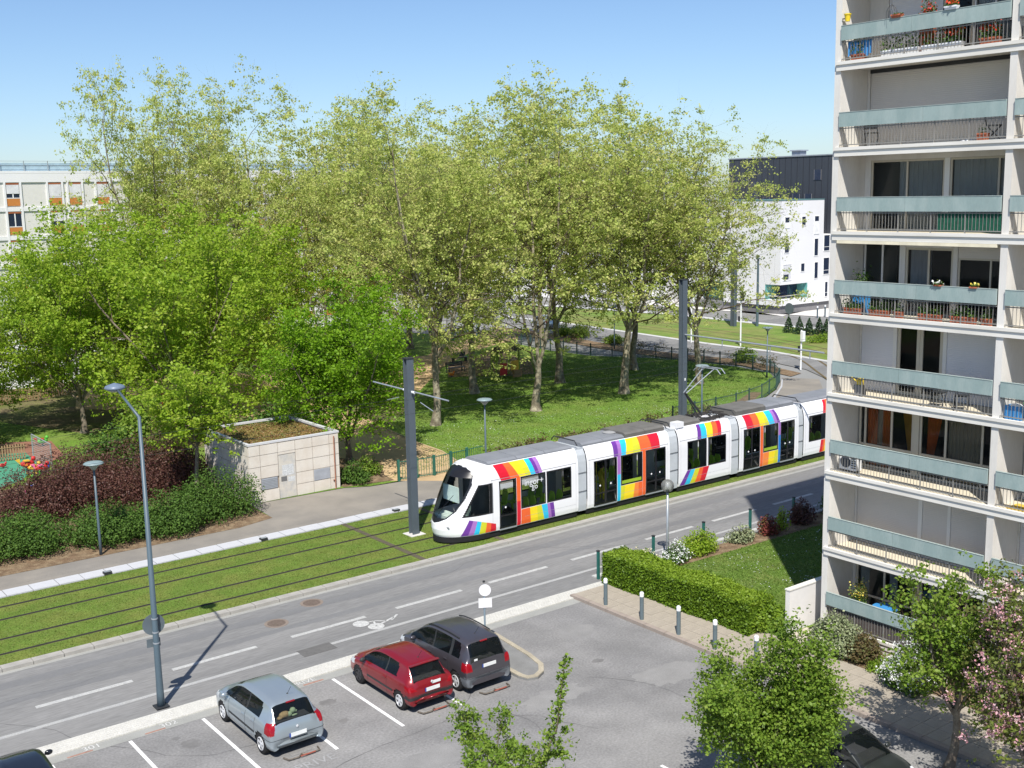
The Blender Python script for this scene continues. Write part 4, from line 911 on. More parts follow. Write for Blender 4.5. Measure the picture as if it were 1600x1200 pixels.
planter(Yc - 3.9, 4, .26, 'small white flowers on top of the flower balcony parapet', x=TX - .01, h=.04, ph=.08, fl=white_fl, plants=60, d=.12, z=fz(4) + 1.1, name='flower_tray', cat='flower tray', group='flowers on the parapet of the flower balcony')
for (dy, w, lab, fl) in [(.7, .5, 'red brown trough with blue cloths behind, on the top visible balcony', None), (2.2, 1.3, 'long white trough at the left half of the top visible balcony', None), (3.6, 1.3, 'long white trough at the right half of the top visible balcony', red_fl), (5.1, .6, 'trough with bright red geraniums on the top visible balcony', red_fl)]:
    planter(Yc - dy, 7, w, lab, fl=fl, mat=whitep if 'white' in lab else terra, h=.2, ph=.35, plants=420, group='troughs on the top visible balcony')
planter(Yc - 3.0, 7, .45, 'leggy red flowering plant above the top visible parapet', x=TX + .3, h=.9, ph=.45, fl=red_fl, name='tub_plant', cat='potted plant', plants=300, group='tub plants')
planter(Yc - 3.95, 7, .4, 'white bowl of red flowers on the top visible parapet', x=TX - .01, h=.1, ph=.12, fl=red_fl, mat=whitep, plants=90, d=.16, z=fz(7) + 1.1, name='flower_bowl', cat='flower bowl', group='bowls on the top visible parapet')
planter(Yc - 2.15, 7, .35, 'orange clay bowl under a wire bird frame on the top visible parapet', x=TX - .01, h=.1, ph=.03, plants=25, d=.16, z=fz(7) + 1.1, name='flower_bowl', cat='flower bowl', group='bowls on the top visible parapet')
t = thing('wire_plant_frame', 'black wire cage frame standing on the top visible parapet', 'plant frame', (TX, Yc - 1.95, fz(7) + 1.1))
mb = MB()
for a in range(4):
    c, s_ = math.cos(a * math.pi / 4), math.sin(a * math.pi / 4)
    mb.tube([(TX + .16 * q[0] * c, Yc - 1.95 + .16 * q[0] * s_, fz(7) + 1.1 + q[1]) for q in ((-1, 0), (-1, .22), (-.5, .36), (0, .42), (.5, .36), (1, .22), (1, 0))], .006, 4)
mb.tube([(TX, Yc - 1.95, fz(7) + 1.5), (TX, Yc - 1.95, fz(7) + 1.62)], .006, 4)
part('wires', mb, dark_m, t)
t = thing('hanging_pot', 'small yellow pot fixed to the end wall above the top visible parapet', 'flower pot', (TX + .02, Yc - .35, fz(7) + 1.3))
part('pot', MB().lathe([(.0, 0), (.07, 0), (.10, .2), (.115, .2), (.115, .235), (.0, .235)], (TX + .02, Yc - .35, fz(7) + 1.22), 12), yel, t); part('bracket', MB().box(TX, TX + .04, Yc - .3, Yc - .16, fz(7) + 1.3, fz(7) + 1.33), dark_m, t)
for j, dy in enumerate((.55, 1.05)):
    t = thing('blue_cloth', ('blue cloth hanging behind the railing, left one on the top visible balcony', 'blue cloth hanging behind the railing, right one on the top visible balcony')[j], 'cloth', (TX + .1, Yc - dy, fz(7)))
    mb = MB(); n = 10
    for q in range(n):
        y0, y1 = Yc - dy - .2 + .4 * q / n, Yc - dy - .2 + .4 * (q + 1) / n; xa, xb = TX + .09 + .02 * math.sin(q * 1.7), TX + .09 + .02 * math.sin((q + 1) * 1.7); mb.quad((xa, y0, fz(7) + .15 + .04 * math.sin(q)), (xb, y1, fz(7) + .15 + .04 * math.sin(q + 1)), (xb, y1, fz(7) + .62), (xa, y0, fz(7) + .62))
    part('cloth_sheet', mb, bluep, t); part('clip', MB().box(TX + .05, TX + .13, Yc - dy - .02, Yc - dy + .02, fz(7) + .58, fz(7) + .64), whitep, t)
# balcony with the wide shutter: folding chair shadowed in the corner, parasol foot, box
def chair(loc, rz, lab, m, group=None):
    t = thing('folding_chair', lab, 'chair', (0, 0, 0), group); mb = MB()
    for s_ in (-.2, .2): mb.tube([(s_, -.2, 0), (s_, .22, .45), (s_, .28, .85)], .014, 5); mb.tube([(s_ * .9, .22, 0), (s_ * .9, -.18, .45)], .014, 5)
    part('frame', mb, m, t); part('seat', MB().box(-.19, .19, -.2, .2, .43, .46), m, t); part('backrest', MB().add([(-.19, .24, .55), (.19, .24, .55), (.19, .28, .85), (-.19, .28, .85), (-.19, .26, .55), (.19, .26, .55), (.19, .30, .85), (-.19, .30, .85)], [(0, 1, 2, 3), (7, 6, 5, 4), (0, 4, 5, 1), (2, 6, 7, 3), (0, 3, 7, 4), (1, 5, 6, 2)]), m, t)
    t.location = loc; t.rotation_euler = (0, 0, rz); return t
chair((TX + .6, Yc - 5.1, fz(6)), .5, 'dark folding chair in the right corner of the balcony with the wide closed shutter', dark_m)
chair((TX + .7, Yc - .9, fz(6)), 2.0, 'dark folded chair in the left corner of the balcony with the wide closed shutter', dark_m)
t = thing('parasol_foot', 'white parasol foot with a short pole on the wide shutter balcony', 'parasol foot', (TX + .45, Yc - 4.4, fz(6)))
part('foot', MB().lathe([(0, 0), (.26, 0), (.24, .05), (.05, .09), (0, .09)], (TX + .45, Yc - 4.4, fz(6)), 14), whitep, t); part('pole', MB().tube([(TX + .45, Yc - 4.4, fz(6)), (TX + .45, Yc - 4.4, fz(6) + 1.0)], .022, 8), galv_m, t)
planter(Yc - 5.0, 6, .3, 'terracotta pot in the corner of the wide shutter balcony', plants=30, name='flower_pot', cat='flower pot', group=None)
# balcony of the white shutters: yellow watering can, two purple sandals hung, chair
t = thing('watering_can', 'yellow watering can on the balcony with white shutters', 'watering can', (TX + .35, Yc - 1.0, fz(3)))
part('can', MB().lathe([(0, 0), (.11, 0), (.11, .2), (.06, .23), (0, .23)], (TX + .35, Yc - 1.0, fz(3) + .36), 12), yel, t); part('spout', MB().tube([(TX + .35, Yc - .9, fz(3) + .42), (TX + .35, Yc - .65, fz(3) + .58)], .02, 6), yel, t); part('stool', MB().box(TX + .22, TX + .48, Yc - 1.14, Yc - .86, fz(3), fz(3) + .355), M('stool grey', (.2, .2, .2), .8), t)
pur = M('purple fabric', (.38, .16, .42), .8)
for j, dy in enumerate((3.75, 4.55)): 
    t = chair((TX + .45, Yc - dy, fz(3)), -1.4 + j * .3, ('folding chair with purple straps near the middle of the white shutter balcony', 'folding chair with purple straps at the right of the white shutter balcony')[j], dark_m, None)
    part('strap', MB().box(-.17, .17, -.215, -.19, .1, .47), pur, t)
# air conditioner on orange curtain balcony
t = thing('air_conditioner', 'white air conditioning unit with round fan in the corner of the orange curtain balcony', 'air conditioner', (TX + .5, Yc - .55, fz(2)))
x, y, z = TX + .5, Yc - .58, fz(2)
part('case', MB().box(x - .15, x + .15, y - .35, y + .3, z + .08, z + .62), whitep, t); part('fan_grille', MB().lathe([(.0, -.165), (.2, -.165), (.2, -.152), (0, -.152)], (x, y + .06, z + .35), 18, 'x'), M('fan dark', (.06, .07, .09), .6), t)
lv = MB()
for q in range(5): lv.box(x - .17, x - .152, y - .34, y - .17, z + .16 + q * .08, z + .19 + q * .08)
part('louvre', lv, dark_m, t); part('foot', MB().box(x - .14, x - .08, y - .3, y + .26, z, z + .08).box(x + .08, x + .14, y - .3, y + .26, z, z + .08), dark_m, t)
# table on ground balcony
t = thing('blue_table', 'round bright blue table on the ground floor balcony', 'table', (TX + .55, Yc - 2.1, fz(0)))
part('table_top', MB().lathe([(0, .93), (.42, .93), (.42, .97), (0, .97)], (TX + .55, Yc - 2.1, fz(0)), 20), bluep, t); part('leg', MB().tube([(TX + .55, Yc - 2.1, fz(0)), (TX + .55, Yc - 2.1, fz(0) + .93)], .04, 8).lathe([(0, 0), (.25, 0), (.2, .03), (0, .03)], (TX + .55, Yc - 2.1, fz(0)), 12), whitep, t)
# second bay clutter
for (i, dy, lab, m_) in [(3, 6.35, 'blue washing basket on the second bay balcony at the picture edge', bluep), (7, 6.3, 'grey storage crate on the highest second bay balcony', dark_m)]:
    t = thing('crate', lab, 'crate', (TX + .35, Yc - dy, fz(i))); mb = MB(); x, y, z = TX + .35, Yc - dy, fz(i)
    mb.box(x - .2, x + .2, y - .25, y + .25, z, z + .03); mb.box(x - .2, x - .18, y - .25, y + .25, z + .03, z + .4).box(x + .18, x + .2, y - .25, y + .25, z + .03, z + .4).box(x - .18, x + .18, y - .25, y - .23, z + .03, z + .4).box(x - .18, x + .18, y + .23, y + .25, z + .03, z + .4)
    part('box_shell', mb, m_, t); part('contents', MB().ball((x, y, z + .33), .17, .22, .14), whitep, t)
t = thing('drying_rack', 'white drying rack with bright washing on the second bay balcony', 'drying rack', (TX + .4, Yc - 6.9, fz(3))); x, y, z = TX + .4, Yc - 6.9, fz(3)
part('rack', MB().tube([(x - .2, y, z), (x, y, z + .9)], .012, 5).tube([(x + .2, y, z), (x, y, z + .9)], .012, 5).tube([(x, y - .4, z + .9), (x, y + .4, z + .9)], .012, 5), whitep, t)
for q in range(4): part('garment', MB().box(x - .005, x + .005, y - .35 + q * .19, y - .2 + q * .19, z + .45, z + .88), [whitep, M('red cloth', (.6, .05, .05), .9), bluep, M('green cloth', (.1, .35, .15), .9)][q], t)
t = thing('yellow_mat', 'yellow mat lying on the second bay balcony two floors below', 'mat', (TX + .5, Yc - 6.8, fz(2))); part('mat_sheet', MB().box(TX + .15, TX + .8, Yc - 7.4, Yc - 6.3, fz(2) + .001, fz(2) + .03), M('yellow mat', (.62, .42, .06), .9), t)
# low white boundary wall
t = thing('boundary_wall', 'low white rendered wall running from the tower corner beside the garden', 'wall', (31.2, 24.1, 0))
part('wall_body', MB().add([(30.15, 24.02, -.02), (33.5, 24.02, -.02), (33.5, 24.2, -.02), (30.15, 24.2, -.02), (30.15, 24.02, 1.55), (33.5, 24.02, 1.55), (33.5, 24.2, 1.55), (30.15, 24.2, 1.55)], [(3, 2, 1, 0), (4, 5, 6, 7), (0, 1, 5, 4), (1, 2, 6, 5), (2, 3, 7, 6), (3, 0, 4, 7)]), M('white render', (.70, .68, .66), .85, .2, var=.05), t)
part('coping', MB().box(30.13, 33.5, 24.0, 24.22, 1.553, 1.60), fascia_m, t)
# ================================================================== TRAM
tram_white = M('tram white', (.80, .80, .815), .22, .5, var=.0)
tram_roof = M('tram roof grey', (.205, .215, .235), .6, .3, var=.1, scale=1.2); tram_roof2 = M('tram roof brown grey', (.135, .13, .12), .7, .3, var=.15, scale=2)
tram_black = M('tram black', (.012, .012, .014), .3, .5); tram_skirt = M('tram skirt', (.018, .018, .02), .6, .3)
tram_gang = M('gangway grey', (.38, .41, .44), .55, .4, var=.05)
tgl = glass('tram glass', (.008, .012, .014), .04, .02, .7); tgl2 = glass('tram windscreen glass', (.01, .015, .018), .02, .02, .8)
COLR = dict(red=(.62, .012, .03), orange=(.80, .13, .03), lorange=(.85, .24, .05), yellow=(.86, .66, .02), lime=(.62, .62, .03), cyan=(.03, .50, .75), purple=(.15, .04, .30), lpurple=(.36, .16, .48), blue=(.02, .20, .55))
CM = {k: M('livery ' + k, v, .3, .5, var=.04, scale=3) for k, v in COLR.items()}
seat_m = M('lime seat', (.50, .85, .08), .5, .4); tint_in = M('tram interior', (.42, .42, .42), .8); pole_y = M('yellow grab pole', (.7, .6, .05), .4)
TYC = 40.726; XF, XS = 26.6, 28.75; XSUM = 84.5
def hw(z):
    return float(np.interp(z, [.28, .5, 1.0, 2.3, 2.62, 2.9, 3.1, 3.25, 3.34, 3.40], [1.15, 1.185, 1.20, 1.20, 1.185, 1.14, 1.07, .99, .90, .78]))
def xfront(z):
    return float(np.interp(z, [.28, .45, .7, .95, 1.2, 1.6, 2.0, 2.5, 2.9, 3.15, 3.3, 3.40], [26.72, 26.62, 26.56, 26.57, 26.64, 26.80, 26.98, 27.26, 27.52, 27.74, 27.95, 28.4]))
def half_w(x, z, mir=False):
    if mir: x = XSUM - x
    if x >= XS: return hw(z)
    xf = xfront(z); c = (XS - x) / (XS - xf)
    if c >= 1: return 0.
    return hw(z) * (1 - c ** 2.1) ** .5
def patch(mb, x0, x1, z0, z1, side=-1, off=0., nx=1, nz=None, fx=None, mir=False):
    """piece of the body skin; fx(u, w) may bend the x positions, u along, w up"""
    nz = nz or max(1, int((z1 - z0) / .16)); vs = []
    for j in range(nz + 1):
        z = z0 + (z1 - z0) * j / nz
        for i in range(nx + 1):
            u = i / nx; x = fx(u, j / nz) if fx else x0 + (x1 - x0) * u
            y = half_w(x, z, mir) + off; vs.append((x, TYC + side * y, z))
    f = []
    for j in range(nz):
        for i in range(nx):
            a = j * (nx + 1) + i; q = (a, a + 1, a + nx + 2, a + nx + 1); f.append(q if side < 0 else q[::-1])
    mb.add(vs, f)
def band(tr, col, xt0, xt1, xb0, xb1, zt, zb, mir=False, side=-1):
    if mir: xt0, xt1, xb0, xb1 = XSUM - xt1, XSUM - xt0, XSUM - xb1, XSUM - xb0
    mb = MB(); patch(mb, 0, 0, zb, zt, side, .006, 3, None, lambda u, w: (xb0 + (xb1 - xb0) * u) * (1 - w) + (xt0 + (xt1 - xt0) * u) * w, mir)
    part('rainbow_stripe', mb, CM[col], tr)
tr = thing('tram', 'white articulated tram with rainbow stripes gliding along the grass track', 'tram', (42.3, TYC, 0))
ZB, ZT = .36, 3.34
def module(xa, xb, doors, wins, mir_side=True):
    """white shell between xa and xb with openings; doors and wins are x ranges"""
    ops = sorted([(a, b, .40, 2.60, 'd') for a, b in doors] + [(a, b, 1.11, 2.60, 'w') for a, b in wins])
    sh = MB()
    for side in (-1, 1):
        x = xa
        for (a, b, z0, z1, k) in ops:
            if a > x: patch(sh, x, a, ZB, ZT, side)
            patch(sh, a, b, z1, ZT, side); 
            if z0 > ZB + .05: patch(sh, a, b, ZB, z0, side)
            x = b
        patch(sh, x, xb, ZB, ZT, side)
    # roof deck and floor, bulkheads
    sh.box(xa, xb, TYC - .9, TYC + .9, 3.30, 3.335)
    part('body_shell', sh, tram_white, tr, smooth=False)
    part('floor', MB().box(xa, xb, TYC - 1.12, TYC + 1.12, .33, .37), tint_in, tr)
    part('skirt', MB().box(xa + .02, xb - .02, TYC - 1.10, TYC + 1.10, .10, .34), tram_skirt, tr)
    sg = MB()
    for side in (-1, 1):
        for xq in (xa + .16, xb - .16): patch(sg, xq, xq + .012, .40, 3.3, side, .006, 1, 12)
        xq = xa + .17
        while xq < xb - .3:
            x1 = min(xq + .9, xb - .17)
            if not any(a - .05 < (xq + x1) / 2 < b + .05 for a, b in doors): patch(sg, xq, x1, .72, .728, side, .009, 1, 1)
            xq = x1
    part('panel_seam', sg, M('panel seam grey', (.42, .43, .45), .6), tr, kind='stuff')
    part('ceiling', MB().box(xa, xb, TYC - 1.0, TYC + 1.0, 2.95, 2.98), tint_in, tr)
    for side in (-1, 1):
        part('gutter_line', (lambda m: (patch(m, xa + .1, xb - .1, 2.695, 2.715, side, .008, 1, 1), m)[1])(MB()), M('gutter shade', (.28, .28, .29), .6), tr)
        for (a, b, z0, z1, k) in ops:
            m = MB(); f = .07
            for (p, q, r, s_) in ((a, b, z0, z0 + f), (a, b, z1 - f, z1), (a, a + f, z0 + f, z1 - f), (b - f, b, z0 + f, z1 - f)): patch(m, p, q, r, s_, side, -.004, 1, 4)
            if k == 'd':
                c = (a + b) / 2; 
                if b - a > 1.1: patch(m, c - .06, c + .06, z0 + f, z1 - f, side, -.004, 1, 6)
                patch(m, a + f, b - f, .95, 1.02, side, -.003, 1, 1)
            g = MB(); patch(g, a + f, b - f, z0 + f, z1 - f, side, -.02, 1, 6)
            w = part('door' if k == 'd' else 'window', g, tgl, tr)
            part('door_frame' if k == 'd' else 'window_frame', m, tram_black, w)
            if k == 'd':
                part('door_step', MB().box(a, b, TYC + side * 1.16 - .03, TYC + side * 1.16 + .05, .33, .385), galv_m, w)
                pb = MB()
                for xq in ([a + .35] if b - a < 1.1 else [a + .4, b - .4]): pb.ball((xq, TYC + side * 1.19, 1.35), .05, .02, .05, 8)
                part('door_button', pb, whitep, w)
def seats(xs, side=-1):
    for x in xs:
        y = TYC + side * .89
        mb = MB(); mb.box(x - .22, x + .2, y - .2, y + .2, .80, .86)
        bk_ = [(x + .2, y - .2, .84), (x + .2, y + .2, .84), (x + .27, y + .2, 1.35), (x + .27, y + .1, 1.52), (x + .27, y - .1, 1.52), (x + .27, y - .2, 1.35)]
        mb.add(bk_ + [(p[0] + .05, p[1], p[2]) for p in bk_], [(0, 1, 2, 3, 4, 5), (11, 10, 9, 8, 7, 6)] + [(i, i + 6, (i + 1) % 6 + 6, (i + 1) % 6) for i in range(6)])
        mb.box(x - .05, x + .05, y - .05, y + .05, .37, .8)
        part('passenger_seat', mb, seat_m, tr)
MOD = [(XS, 33.95, [(29.30, 30.27)], [(30.52, 31.97), (32.03, 33.52)]), (34.50, 40.02, [(34.93, 36.42), (38.34, 39.72)], [(36.67, 38.12)]),
       (40.63, 44.58, [], [(41.28, 42.69), (42.80, 44.16)]), (45.18, 50.08, [(45.54, 46.86), (48.55, 49.74)], [(47.12, 48.35)]), (50.52, XSUM - XS, [(XSUM - 30.27, XSUM - 29.30)], [(XSUM - 33.52, XSUM - 32.03), (XSUM - 31.97, XSUM - 30.52)])]
for m_ in MOD: module(*m_)
seats([30.75, 31.15, 32.3, 32.75, 31.75], -1); seats([30.9, 31.6, 32.5, 33.0], 1); seats([41.55, 42.0, 43.1, 43.55], -1); seats([41.8, 43.4], 1); seats([37.2, 37.7], 1); seats([47.5, 48.0], 1); seats([51.3, 51.9, 53.2], -1); seats([51.6, 52.8], 1)
gm = MB()
for x in (35.7, 37.4, 39.0, 46.2, 47.8, 49.1): gm.tube([(x, TYC - .5, .37), (x, TYC - .5, 2.95)], .02, 6)
part('grab_pole', gm, pole_y, tr)
# gangways with folds
for (a, b) in ((33.95, 34.50), (40.02, 40.63), (44.58, 45.18), (50.08, 50.52)):
    mb = MB(); n = 9
    for side in (-1, 1):
        for i in range(n):
            x0 = a + (b - a) * i / n; x1 = a + (b - a) * (i + .5) / n; x2 = a + (b - a) * (i + 1) / n
            for (p, q, o0, o1) in ((x0, x1, -.06, -.03), (x1, x2, -.03, -.06)):
                vs = []; fs = []
                for j in range(11):
                    z = .3 + (3.30 - .3) * j / 10; vs += [(p, TYC + side * (hw(z) + o0), z), (q, TYC + side * (hw(z) + o1), z)]
                mb.add(vs, [(2 * j, 2 * j + 1, 2 * j + 3, 2 * j + 2) for j in range(10)])
    mb.box(a, b, TYC - .92, TYC + .92, 3.26, 3.30); g_ = part('gangway_bellows', mb, tram_gang, tr)
    part('gangway_seam', MB().box(a + .01, b - .01, TYC - 1.19, TYC - 1.172, 1.27, 1.285).box(a + .01, b - .01, TYC - 1.19, TYC - 1.172, 2.17, 2.185), dark_m, tr)
# noses
for mir in (False, True):
    X = (lambda x: XSUM - x) if mir else (lambda x: x)
    NP, NZ = 160, 170; zs = np.linspace(.36, 3.40, NZ + 1); ph = np.linspace(-math.pi / 2, math.pi / 2, NP + 1)
    V = []
    for z in zs:
        xf = xfront(z); h = hw(z)
        for p in ph:
            c = max(math.cos(p), 0.); xx = XS - (XS - xf) * c ** (2 / 2.1); V.append((X(xx), TYC + h * math.sin(p), z))
    FW_, FG, FD = [], [], []
    def wsh(z): return float(np.interp(z, [.98, 1.05, 1.2, 1.5, 2.0, 2.6, 3.0, 3.2, 3.3, 3.33], [0, .28, .55, .78, .93, 1.0, .93, .75, .5, 0]))
    for j in range(NZ):
        for i in range(NP):
            a = j * (NP + 1) + i; f = (a, a + 1, a + NP + 2, a + NP + 1); f = f if mir else f[::-1]
            cx = (V[a][0] + V[a + 1][0] + V[a + NP + 1][0] + V[a + NP + 2][0]) / 4; cx = XSUM - cx if mir else cx; cy = abs((V[a][1] + V[a + 1][1]) / 2 - TYC); cz = (zs[j] + zs[j + 1]) / 2
            if cy < wsh(cz): (FD if (cz < 1.22 or cy > wsh(cz) - .06 or cz > 2.92) else FG).append(f); continue
            # side window of the cab
            if 1.22 < cz < 2.60 and cx > np.interp(cz, [1.22, 2.6], [27.42, 28.22]) and cx < XS + 1:
                edge = cz < 1.29 or cz > 2.53 or cx < np.interp(cz, [1.22, 2.6], [27.42, 28.22]) + .09
                (FD if edge else FG).append(f); continue
            FW_.append(f)
    part('nose_shell', MB().add(V, FW_), tram_white, tr, smooth=True); w = part('windscreen', MB().add(V, FG), tgl2, tr, smooth=True); part('windscreen_border', MB().add(V, FD), tram_black, w, smooth=True)
    # cab side: post between nose and first door
    for side in (-1, 1):
        m2 = MB(); patch(m2, X(XS), X(28.95), 1.22, 2.6, side, .004, 1, 8); part('cab_window_edge', m2, tram_black, tr)
    rb_ = MB(); ys = [(-.78, 3.40), (.78, 3.40)]
    part('nose_roof', MB().add([(X(28.4), TYC - .5, 3.395), (X(XS), TYC - .80, 3.398), (X(XS), TYC + .80, 3.398), (X(28.4), TYC + .5, 3.395)], [(0, 1, 2, 3)]), tram_white, tr)
    part('cab_floor', MB().box(*sorted((X(27.1), X(XS))), TYC - .7, TYC + .7, .37, .5), tint_in, tr)
    part('dashboard', MB().prism([(X(26.92), TYC - .5), (X(27.5), TYC - .88), (X(27.5), TYC + .88), (X(26.92), TYC + .5)][::-1 if mir else 1], .9, 1.28), M('pale dashboard', (.62, .72, .66), .7), tr)
    part('driver_seat', MB().box(*sorted((X(27.9), X(28.35))), TYC - .25, TYC + .25, .5, 1.0).box(*sorted((X(28.3), X(28.42))), TYC - .22, TYC + .22, 1.0, 1.75), M('seat grey green', (.16, .22, .20), .8), tr)
    part('cab_rear_wall', MB().box(*sorted((X(28.9), X(28.94))), TYC - 1.05, TYC + 1.05, .4, 2.95), M('cab wall', (.10, .11, .11), .8), tr)
    part('reflection_panel', MB().box(*sorted((X(27.5), X(27.54))), TYC - .6, TYC + .6, 1.8, 2.5), M('painted teal reflection', (.68, .82, .76), .8), tr)  # pale panel added behind the glass, standing in for the windscreen's teal reflection
    sk = MB(); pts = []
    for p in np.linspace(-math.pi / 2, math.pi / 2, 25):
        pts.append((X(XS - (XS - 26.62) * max(math.cos(p), 0) ** .95), TYC + 1.16 * math.sin(p)))
    sk.prism(pts if mir else pts[::-1], .12, .362); part('bumper_skirt', sk, tram_skirt, tr)
    for s_ in (-1, 1):
        y = TYC + s_ * .62; c = (XS - 26.2); xx = XS - (XS - xfront(.82)) * (1 - (.62 / 1.19) ** 2) ** .476
        part('headlight', MB().ball((X(xx + .0), y, .84), .05, .12, .05, 10), M('headlight lens', (.35, .35, .36), .15, .6), tr)
    part('destination_display', MB().box(*sorted((X(27.92), X(27.96))), TYC - .42, TYC + .42, 2.98, 3.14), M('display', (.02, .02, .02), .4), tr)
    if not mir:
        part('windscreen_wiper', MB().tube([(26.63, TYC - .05, 1.2), (26.9, TYC - .3, 1.7), (27.26, TYC - .55, 2.2)], .012, 5), tram_black, tr)
# white posts between driver's window and first door
for xs_ in ((28.951, 29.298),):
    for mir in (False, True):
        for side in (-1, 1):
            pass
# livery (same on both ends)
for mir in (False, True):
    T = [29.15, 29.69, 30.05, 30.5, 30.9, 31.18, 31.38, 31.6]; B = [29.42, 29.96, 30.47, 30.84, 31.13, 31.4, 31.6, 31.79]
    for i, c in enumerate(['red', 'orange', 'yellow', 'lime', 'cyan', 'purple', 'lpurple'][::-1 if mir else 1]): band(tr, c, T[i] + .5 * mir, T[i + 1] + .5 * mir, B[i] + .5 * mir, B[i + 1] + .5 * mir, 3.32, 2.615, mir)
    band(tr, 'red', 30.28, 30.5, 30.28, 30.5, 1.5, .38, mir); band(tr, 'orange', 30.28, 30.5, 30.28, 30.5, 2.61, 1.5, mir)
    T = [30.52, 31.02, 31.43, 31.7, 32.04, 32.2, 32.42]; B = [30.52, 31.08, 31.5, 31.87, 32.14, 32.32, 32.53]
    for i, c in enumerate(['orange', 'yellow', 'lime', 'cyan', 'lpurple', 'purple'] if not mir else ['purple', 'cyan', 'lime', 'yellow', 'orange', 'red']): band(tr, c, T[i], T[i + 1], B[i], B[i + 1], 1.09, .38, mir)
    T = [27.72, 27.9, 28.1, 28.3, 28.58, 28.82, 29.08]; B = [27.35, 27.66, 27.92, 28.18, 28.5, 28.78, 29.09]
    zt = [1.09, 1.04, .99, .93, .85, .78, .70]
    for i, c in enumerate(['purple', 'lpurple', 'cyan', 'lime', 'orange', 'red']):
        n_ = 6
        for side in (-1, 1):
            mb = MB(); vs = []
            for j in range(n_ + 1):
                for q in range(4):
                    u = q / 3; ztq = zt[i] + (zt[i + 1] - zt[i]) * u; w = j / n_; z = .39 + (ztq - .39) * w; x_ = (B[i] + (B[i + 1] - B[i]) * u) * (1 - w) + (T[i] + (T[i + 1] - T[i]) * u) * w
                    if mir: x_ = XSUM - x_
                    vs.append((x_, TYC + side * (half_w(x_, z, mir) + .012), z))
            mb.add(vs, [(j * 4 + q, j * 4 + q + 1, j * 4 + q + 5, j * 4 + q + 4) for j in range(n_) for q in range(3)])
            part('rainbow_stripe', mb, CM[c], tr)
for mir in (False, True):
    T = [36.25, 36.55, 36.79, 37.18, 37.6, 37.95, 38.65, 39.35]; B = [36.22, 36.5, 36.72, 37.01, 37.47, 38.0, 38.75, 39.32]
    if not mir:
        for i, c in enumerate(['purple', 'lpurple', 'cyan', 'yellow', 'lime', 'orange', 'red']): band(tr, c, T[i], T[i + 1], B[i], B[i + 1], 3.32, 2.615)
        band(tr, 'lpurple', 36.44, 36.65, 36.44, 36.65, 2.61, 1.7); band(tr, 'cyan', 36.44, 36.65, 36.44, 36.65, 1.7, .38); band(tr, 'orange', 38.13, 38.33, 38.13, 38.33, 2.61, .38)
        T = [36.66, 36.95, 37.3, 37.6, 37.85, 38.12]; B = [36.66, 36.85, 37.15, 37.5, 37.85, 38.12]
        for i, c in enumerate(['lime', 'yellow', 'yellow', 'lorange', 'orange']): band(tr, c, T[i], T[i + 1], B[i], B[i + 1], 1.10, .38)
T = [42.13, 42.38, 42.6, 42.76, 43.24, 43.59, 43.92]; B = [42.01, 42.29, 42.55, 42.71, 43.15, 43.54, 43.79]
for i, c in enumerate(['purple', 'cyan', 'cyan', 'yellow', 'orange', 'red']): band(tr, c, T[i], T[i + 1], B[i], B[i + 1], 3.32, 2.615)
T = [41.27, 41.52, 41.84, 42.18, 42.46, 42.88]; B = [40.72, 41.09, 41.47, 41.84, 42.22, 42.6]
for i, c in enumerate(['purple', 'cyan', 'lime', 'orange', 'red']): band(tr, c, T[i], T[i + 1], B[i], B[i + 1], 1.10, .38)
T = [45.65, 46.22, 46.73, 47.1, 47.36, 47.84, 48.06, 48.26]; B = [45.8, 46.35, 46.85, 47.3, 47.6, 48.05, 48.3, 48.5]
for i, c in enumerate(['red', 'orange', 'yellow', 'lime', 'cyan', 'lpurple', 'purple']): band(tr, c, T[i], T[i + 1], B[i], B[i + 1], 3.32, 2.615)
band(tr, 'orange', 46.88, 47.1, 46.88, 47.1, 2.61, .38); band(tr, 'lpurple', 48.36, 48.54, 48.36, 48.54, 2.61, 1.9); band(tr, 'blue', 48.36, 48.54, 48.36, 48.54, 1.9, .38)
T = [47.11, 47.6, 48.1, 48.35]; B = [47.11, 47.55, 48.0, 48.35]
for i, c in enumerate(['lorange', 'yellow', 'lime']): band(tr, c, T[i], T[i + 1], B[i], B[i + 1], 1.10, .38)
for x0, x1 in ((36.74, 38.05), (47.19, 48.28)):
    m = MB(); patch(m, x0, x1, 1.18, 1.34, -1, -.012, 1, 1); part('window_lower_band', m, M('lime window band', (.28, .42, .03), .4), tr)
# window lettering
text_mesh('window_lettering', 'ingor+', .42, (31.28, TYC - 1.213, 2.14), 0, whitep, tr, rx=math.pi / 2, kind=None)
text_mesh('window_lettering', 'go', .36, (31.32, TYC - 1.213, 1.92), 0, whitep, tr, rx=math.pi / 2, kind=None)
text_mesh('fleet_lettering', 'rainbow', .10, (33.05, TYC - 1.205, .86), 0, M('lettering blue', (.1, .3, .45), .5), tr, rx=math.pi / 2, kind=None) if False else None
